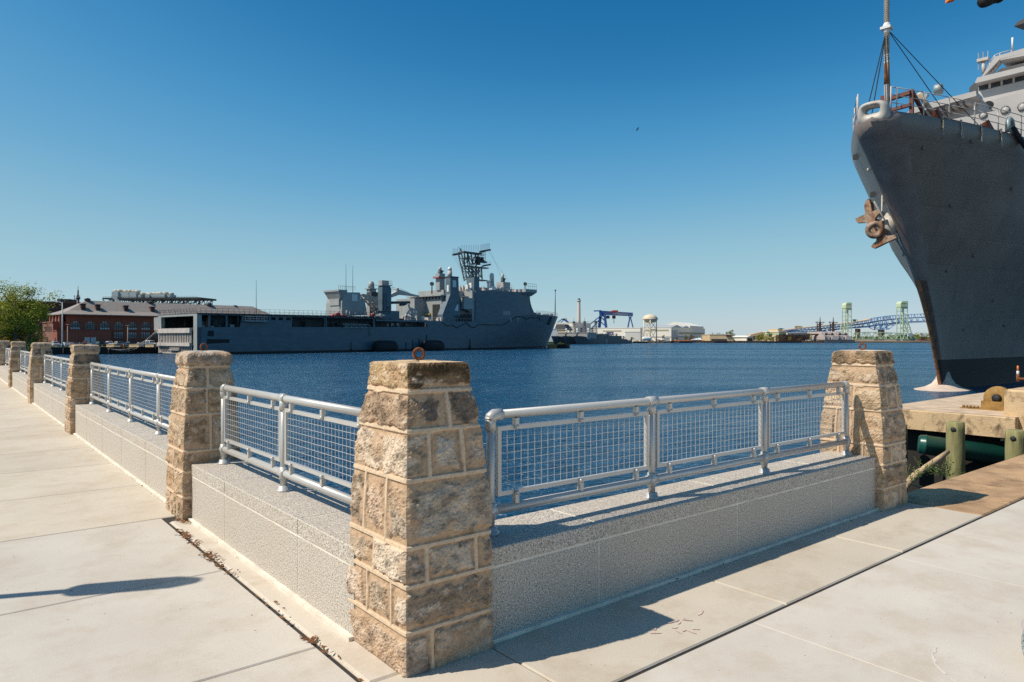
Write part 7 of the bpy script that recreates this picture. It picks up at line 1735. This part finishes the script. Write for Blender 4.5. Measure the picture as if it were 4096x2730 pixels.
for x0, x1, yt, w_ in ((358,485,578,8),(945,1085,528,13),(1332,1495,545,17),(2250,2400,430,16)):
    f = MB(); z1 = bz(cB(0,yt)[1]); a, b = bx(cB(x0)[0]), bx(cB(x1)[0]); w = w_*.238*kC
    f.box(a, a+2*w, 0, 4, 0, z1); f.box(b-2*w, b, 14, 18, 0, z1); f.hexa([(a,0,z1-3.4),(b,14,z1-3.4),(b,18,z1-3.4),(a,4,z1-3.4),(a,0,z1),(b,14,z1),(b,18,z1),(a,4,z1)]); f.build("bridge_pier", M['pier'], bl)
for x in (200, 222): 
    f = MB(); f.box(bx(cB(x)[0])-3, bx(cB(x)[0])+3, 0, 16, 0, bz(cB(0,590)[1])); f.build("bridge_pier", M['pier'], bl)
# viaduct ramp up to the bridge, gantry sign, truck
m = MB(); pts = [(cD(900)[0],cD(0,536)[1]),(cD(1030)[0],cD(0,505)[1]),(cD(1200)[0],cD(0,470)[1]),(cD(1450)[0],cD(0,452)[1]),(cD(1700)[0],cD(0,440)[1])]
vd = thing("road_viaduct", "tan road viaduct ramp leading up to the blue bridge behind the trees", "viaduct", (at(3100, HY, YC).x, YC, ZL), 0); vx = lambda px: (px-3100)*kC
for (x0,y0),(x1,y1) in zip(pts, pts[1:]): m.hexa([(vx(x0),0,bz(y0)-3),(vx(x1),0,bz(y1)-3),(vx(x1),18,bz(y1)-3),(vx(x0),18,bz(y0)-3),(vx(x0),0,bz(y0)+1),(vx(x1),0,bz(y1)+1),(vx(x1),18,bz(y1)+1),(vx(x0),18,bz(y0)+1)])
m.build("deck", M['pierdeck'], vd)
for i in range(8):
    x = pts[0][0] + (pts[-1][0]-pts[0][0])*(i+.3)/8; f = MB(); f.box(vx(x)-1, vx(x)+1, 3, 15, 0, bz(itp(pts,x))-3); f.build("column", M['pierdeck'], vd)
for x0, x1, yt, yb, lab, sy in ((cD(1545)[0],cD(1680)[0],cD(0,383)[1],cD(0,442)[1],"green road sign gantry over the start of the blue bridge",.0),(cB(870)[0],cB(962)[0],cB(0,378)[1],cB(0,430)[1],"green road sign gantry beside the left green bridge tower",.0)):
    g = thing("sign_gantry", lab, "road sign", (at(x0,HY,YC-2).x, YC-2, bz(yb)+ZL), 0, "road sign gantries on the bridge"); w = (x1-x0)*kC; h = (yb-yt)*kC
    f = MB(); f.bar((0,0,0),(0,0,h),.5); f.bar((w,0,0),(w,0,h),.5); f.bar((0,0,h),(w,0,h),.5); f.build("frame", M['steel'], g)
    f = MB(); f.box(w*.2,w*.75,-.5,-.2,h-3.2,h+.6) if w > 8 else f.box(-.2*w,w*.8,-.5,-.2,h-3.8,h+.2); f.build("panel", M['signgreen'], g)
for px, py, mt, lab in ((cB(1435)[0], cB(0,366)[1], 'white', "white lorry crossing the blue bridge left of the right green tower"), (cD(2020)[0], cD(0,376)[1], 'hallband', "olive lorry on top of the blue bridge ramp")):
    tr = thing("lorry", lab, "lorry", (at(px,HY,YC+6).x, YC+6, EYE-(py-HY)/FO*(YC+6)), 0, "lorries on the blue bridge"); f = MB(); f.cbox(-6,4.5,-1.3,1.3,.9,4.0,.1); f.build("box_body", M[mt], tr)
    f = MB(); f.cbox(4.8,7,-1.2,1.2,.6,3.2,.5); f.build("cab", M[mt], tr)
    for x in (-4.5,-3.2,5.6):
        for y in (-1.2,1.2): f = MB(); f.lathe((x,y,.5), [(.5,-.15),(.5,.15)], 10, axis=(0,1,0)); f.build("wheel", M['black'], tr)
# floats and barges on the water
fl = None
for x0, x1, Y, lab in ((cC(200)[0], cC(505)[0], 655, "pale topped dark float on the water before the water tower"), (cC(1295)[0], cC(1560)[0], 672, "pale topped dark float before the orange barriers"), (cD(65)[0], cD(330)[0], 684, "pale topped dark float before the tan building"), (cC(1045)[0], cC(1110)[0], 684, "small dark float at the left end of the timber jetty")):
    w = (x1-x0)*Y/FO; p = at((x0+x1)/2, HY, Y); f0 = thing("float", lab, "float", (p.x, Y, WZ), 0, "floats along the far shore")
    f = MB(); f.hexa([(-w*.47,-4,-.3),(w*.5,-4,-.3),(w*.5,4,-.3),(-w*.47,4,-.3),(-w*.5,-4,1.1),(w*.5,-4,1.1),(w*.5,4,1.1),(-w*.5,4,1.1)]); f.build("hull", M['black'], f0)
    f = MB(); f.box(-w*.56,w*.5,-4.2,4.2,1.35,1.75); f.build("deck", M['pierend'] if w > 12 else M['scaff'], f0)
    f = MB(); f.box(-w*.5,w*.48,-3.6,3.6,1.1,1.35); f.build("fender_strip", M['steel'], f0)
YF = 345; kF = YF/FO*.18275; p = at(cA(450)[0], HY, YF); bg_ = thing("work_float", "dark work float with yellow fittings moored just beyond the landing ship's bow", "float", (p.x, YF, WZ), 0)
xx = lambda x: (x-450)*kF; zz = lambda y: (1172-y)*kF
m = MB(); m.box(xx(410),xx(700),-2,6,-.3,zz(1085)); m.build("black_pontoon", M['black'], bg_)
m = MB(); m.hexa([(xx(225),-4,-.3),(xx(400),-4,-.3),(xx(400),2,-.3),(xx(225),2,-.3),(xx(205),-4,zz(1095)),(xx(440),-4,zz(1095)),(xx(440),2,zz(1095)),(xx(205),2,zz(1095))]); m.build("ochre_pontoon", M['bitt'], bg_)
m = MB(); m.box(xx(440),xx(590),-1,3,zz(1085),zz(1060)); m.box(xx(475),xx(515),0,1.5,zz(1060),zz(1040))
for x in (230,262,292,325,345): m.tube([(xx(x),-1,zz(1095)),(xx(x),-1,zz(1040))], .22, 6)
m.bar((xx(225),-1,zz(1075)),(xx(350),-1,zz(1075)),.25); m.box(xx(290),xx(340),-1.5,1,zz(1095),zz(1055)); m.build("yellow_fittings", M['yellow'], bg_)
# timber jetty edge with posts
jt = thing("timber_jetty", "long low timber jetty along the far shoreline", "jetty", (at(cC(1100)[0], HY, 687).x, 687, WZ), 0); kJ = 687/FO; xj = lambda px: (px-cC(1100)[0])*kJ
m = MB(); m.box(0, xj(cD(1170)[0]), 0, 1.2, 1.5, 1.9); m.box(xj(cD(2130)[0]), xj(cB(440)[0]), 0, 1.2, 1.6, 2.1); m.build("rail_beam", M['scaff'], jt)
rnd = random.Random(3); px = cC(1110)[0]
while px < cB(430)[0]:
    if not (cD(1190)[0] < px < cD(2100)[0]): f = MB(); f.tube([(xj(px),.5,-1.5),(xj(px),.5,1.9+rnd.random()*.4)], .38, 6); f.build("post", M['scaff'], jt)
    px += rnd.uniform(5, 9)
m = MB(); m.box(xj(cD(1165)[0]), xj(cD(2120)[0]), .6, 3, -.8, 1.6); m.build("dark_bulkhead", M['quaywall'], jt)
# orange barriers, containers, tanks
proto = None
for i, (x, w_) in enumerate(((1110,1),(1165,1),(1195,1),(1225,1),(1265,1.3),(1345,1),(1385,1),(1430,1.2),(1480,1),(1545,1),(1610,1),(1660,1),(1700,1.2),(1775,1.4),(1845,1.2),(820,.9),(860,.9),(550,1.0))):
    Y = 695 + (i%3)*1.2; p = at(cC(x)[0], HY, Y); p.z = ZL
    if proto is None:
        f = MB(); f.prism([(-.4,0),(.4,0),(.3,.4),(.2,.95),(-.2,.95),(-.3,.4)], lambda y,z: (-.85,y,z), lambda y,z: (.85,y,z)); proto = o = f.build("orange_barrier", M['orange'])
    else: o = dup(proto)
    o.location = p; o.scale = (w_, 1, 1.0 + .25*(i%2))
    tag(o, "one of the orange water filled barriers lined up along the far shore", "barrier", "orange barriers on the far shore")
for x0, x1, y0, y1, lab, mt in ((715,815,822,866,"white storage container right of the water tower",'white'),(875,955,828,866,"second white storage container, beside the orange barriers",'white'),(1190,1225,824,850,"orange storage container among the orange barriers",'orange'),(865,1055,785,850,"low cream site cabin behind the two white containers",'hall')):
    Y = 700 if mt != 'hall' else 704; k = Y/FO*.17; p = at(cC((x0+x1)/2)[0], HY, Y); p.z = ZL; w = (x1-x0)*k; h = EYE-(cC(0,y0)[1]-HY)/FO*Y-ZL
    o = thing("storage_container" if mt != 'hall' else "site_cabin", lab, "container" if mt != 'hall' else "cabin", p, R(3)); f = MB(); f.box(-w/2,w/2,0,4,.2,h); f.build("body", M[mt], o)
    f = MB()
    for i in range(9): f.box(-w/2+w*(i+.3)/9,-w/2+w*(i+.6)/9,-.12,0,.4,h-.3)
    f.build("ribs", M[mt], o); f = MB(); f.box(-w/2-.1,w/2+.1,-.15,4.1,h,h+.2); f.build("roof_edge", M['hall'], o)
o = thing("storage_tank", "white cylindrical tank lying at the foot of the water tower", "tank", at(cC(512)[0], HY, 680).xy.to_3d() + Vector((0,0,ZL)), 0); f = MB(); f.lathe((0,0,2.6), [(.1,-4.6),(1.6,-4.3),(2.0,-3.4),(2.0,3.4),(1.6,4.3),(.1,4.6)], 16, axis=(1,.1,0)); f.build("shell", M['white'], o); f = MB(); f.box(-3,-2.4,-1.5,1.5,0,1.2); f.box(2.4,3,-1.5,1.5,0,1.2); f.build("saddles", M['pole'], o)
for i, (px, Y, kind, colr, lab) in enumerate(((cC(120)[0],692,'van','white',"white van left of the water tower's left leg"),(cC(230)[0],694,'suv','white',"white suv between the bush and the water tower"),(cC(290)[0],692,'sedan','black',"black sedan left of the water tower"),(cC(640)[0],694,'suv','silver',"silver suv under the water tower"),(cB(110)[0],700,'van','white',"white van at the left end of the cars by the grey warships"),(cB(155)[0],702,'van','white',"white high van second from the left by the grey warships"),(cB(205)[0],700,'van','silver',"silver van third from the left by the grey warships"),(cB(300)[0],700,'sedan','white',"white sedan nearest the grey warships"))):
    c = dup(PROTO[kind]); p = at(px, HY, Y); c.location = (p.x, p.y, ZL); c.rotation_euler = (0,0,R(20*(i%5)-40)); c.scale = (.66,)*3; tag(c, lab, "van" if kind == 'van' else "car", "vehicles on the far shore")
    for ch in c.children:
        if ch.name.startswith("body"): ch.material_slots[0].link = 'OBJECT'; ch.material_slots[0].material = PAINT[colr]
# utility poles
for i, (x, y) in enumerate(((2062,650),(2172,660),(2227,652))):
    p = at(cC(x)[0], HY, 760); h = EYE-(cC(0,y)[1]-HY)/FO*760-ZL; o = thing("utility_pole", ["taller wooden utility pole left of the far pair behind the tan building","thin middle utility pole behind the tan building","utility pole nearest the pale tree behind the tan building"][i], "utility pole", (p.x, 760, ZL), 0, "utility poles behind the tan building"); f = MB(); f.tube([(0,0,0),(0,0,h)], [.35,.22], 6); f.build("pole", M['steel'], o); f = MB(); f.bar((-1.6,0,h-1),(1.6,0,h-1),.2); f.build("crossarm", M['steel'], o)
# trees on the far shore
FT = "trees on the far shore"
def ftree(px, w_, h_, Y, leafm, lab, seed, c0=.1, n=800, nm="shore_tree"):
    k = Y/FO; p = at(px, HY, Y); p.z = ZL; tree(nm, lab, p, h_*k, w_*k, leafm, n, .022*max(w_,h_)*k + .12, seed, FT, crown0=c0, nb=10)
ftree(cC(160)[0], 17, 18, 700, 'leafg', "small round tree before the grey roller door", 41, .15)
ftree(cA(1885)[0], 16, 22, 690, 'leafg', "dark tree behind the stern of the nearest frigate", 42)
ftree(cA(1800)[0], 11, 16, 692, 'leafg', "smaller tree behind the frigate, left of the dark one", 43)
ftree(cC(905)[0], 15, 26, 708, 'leafg', "dark tree against the cream hall right of the water tower", 44)
ftree(cC(1430)[0], 20, 24, 700, 'leafg', "green tree before the grey hall, beside the twiggy one", 45)
ftree(cC(1560)[0], 28, 27, 703, 'leafb', "bare twiggy tree before the grey hall side", 46, .05, 900)
ftree(cC(1690)[0], 13, 20, 703, 'leafp', "pale green tree left of the white canopy", 47)
ftree(cC(1215)[0], 10, 18, 702, 'leafb', "thin bare tree before the grey end door", 48, .05, 400)
ftree(cD(252)[0], 19, 28, 780, 'leafg', "rounded tree behind the tan building, left of the taller one", 49, .1)
ftree(cD(420)[0], 37, 43, 775, 'leafp', "tall pale green tree above the tan building", 50, .15, 1500)
ftree(cD(825)[0], 17, 24, 730, 'leafg', "dark rounded tree behind the white shed", 51)
ftree(cD(920)[0], 30, 20, 725, 'leafg', "low dark tree at the right end of the white shed", 52)
ftree(cD(1090)[0], 30, 30, 705, 'leaf', "yellow green tree left of the big dark tree on the bank", 53, .05, 1100)
ftree(cD(1345)[0], 32, 36, 700, 'leafg', "big dark green tree on the bank before the mint warehouse", 54, .05, 1500)
ftree(cD(1265)[0], 26, 19, 697, 'leaf', "bright green bush at the foot of the big dark tree", 55, .0, 800)
ftree(cD(1420)[0], 18, 18, 697, 'leafg', "round bush right of the big dark tree on the bank", 56, .0, 600)
ftree(cD(1205)[0], 18, 34, 712, 'leafy', "slim yellowish tree behind the big dark tree", 57, .1, 600)
ftree(cD(1500)[0], 14, 24, 700, 'leafp', "pale thin tree left of the scaffold", 58, .1, 400)
ftree(cD(1640)[0], 26, 24, 697, 'leafb', "scrubby brown tree before the left end of the scaffold", 59, .0, 700)
ftree(cD(1830)[0], 18, 20, 694, 'leafy', "olive scrub on the bank before the scaffold", 60, .0, 600)
ftree(cD(2050)[0], 22, 12, 694, 'leafb', "low brown scrub at the waterline below the scaffold", 61, .0, 500)
ftree(cD(2320)[0], 12, 30, 700, 'leaf', "slim bright green tree at the right end of the scaffold", 62, .0, 600)
ftree(cB(430)[0], 12, 22, 720, 'leafp', "pale sapling left of the grey warships", 63, .1, 300)
for i, (x, w_, h_, lf) in enumerate(((1985,26,34,'leaf'),(2060,24,30,'leafg'),(2130,24,30,'leaf'),(2200,30,30,'leafg'),(1900,20,18,'leafg'))):
    ftree(cB(x)[0], w_, h_, 1000, lf, ["bright green tree just right of the lift bridge's right tower","dark green tree second right of the lift bridge","green tree third right of the lift bridge","dark tree touching the bow of the dark ship","low tree behind the lift bridge approach"][i], 70+i, .05, 700)
rnd = random.Random(44); m = MB(); 
for i in range(9000):
    px = rnd.uniform(cB(880)[0], cB(1990)[0]); Y = 1300 + rnd.uniform(-20,60); k = Y/FO; top_ = (10 + 7*noise.noise(Vector((px*.05, 3, 0))) + 4*noise.noise(Vector((px*.21, 8, 0))) + (8 if px > cB(1500)[0] else 0))*k
    p = at(px, HY, Y); p.z = ZL + max(1, top_)*rnd.random()**.6; s_ = 1.3; x = Vector((rnd.gauss(0,1), rnd.gauss(0,1), rnd.gauss(0,1))).normalized()*s_; y = x.cross(Vector((rnd.gauss(0,1),rnd.gauss(0,1),.3))).normalized()*s_*.6
    m.add([p-x, p+y, p+x, p-y], [(0,1,2,3)])
stuff(m.build("distant_woodland", M['leafg']))
m = MB()
for i in range(5000):
    px = rnd.uniform(2100, 4096); Y = 1750 + rnd.uniform(0,60); k = Y/FO; top_ = (7 + 4*noise.noise(Vector((px*.03, 13, 0))))*k
    p = at(px, HY, Y); p.z = ZL + max(.5, top_)*rnd.random()**.6; x = Vector((rnd.gauss(0,1), rnd.gauss(0,1), rnd.gauss(0,1))).normalized()*2.6; y = x.cross(Vector((rnd.gauss(0,1),rnd.gauss(0,1),.3))).normalized()*1.7
    m.add([p-x, p+y, p+x, p-y], [(0,1,2,3)])
stuff(m.build("distant_treeline", M['leafg']))
# a barge at the right bank, a red brick shed
for x0, x1, y0, lab, mt in ((1985,2130,688,"long rust red barge right of the lift bridge",'redsteel'),(2110,2240,712,"dark red barge touching the bow of the dark ship",'pier')):
    Y = 870; w = (x1-x0)*.238*Y/FO; p = at(cB((x0+x1)/2)[0], HY, Y); o = thing("barge", lab, "barge", (p.x, Y, WZ), 0, "barges by the lift bridge"); h = EYE-(cB(0,y0)[1]-HY)/FO*Y-WZ
    f = MB(); f.hexa([(-w*.46,-4,-.5),(w*.46,-4,-.5),(w*.46,4,-.5),(-w*.46,4,-.5),(-w/2,-4,h*.6),(w/2,-4,h*.6),(w/2,4,h*.6),(-w/2,4,h*.6)]); f.build("hull", M[mt], o); f = MB(); f.box(-w*.3,w*.2,-3,3,h*.6,h); f.build("deck_cargo", M['redsteel'], o)
# bird
bp_ = at(2550, 517, 80); bd = thing("bird", "dark soaring bird high in the blue sky", "bird", bp_, 0)
m = MB(); w = Vector((.155,0,.25)); f_ = Vector((-.5,0,.3)).normalized(); n_ = Vector((0,1,0))
vs = []; N_ = 9
for i in range(N_):
    u = -1 + 2*i/(N_-1); c = w*u + Vector((0,.05*abs(u),0)); ch = .055*(1-abs(u)**2.2)**.5 + .012
    vs += [c + f_*ch*.6, c - f_*ch, c + n_*.012*(1-abs(u))]
fs = []
for i in range(N_-1):
    a, b = 3*i, 3*i+3; fs += [(a,b,b+1,a+1),(a,a+2,b+2,b),(a+2,a+1,b+1,b+2)]
m.add(vs, fs); m.tube([f_*.13, f_*.09, f_*.02, -f_*.08, -f_*.15], [.012,.025,.04,.03,.022], 8); m.build("body", M['dark'], bd)
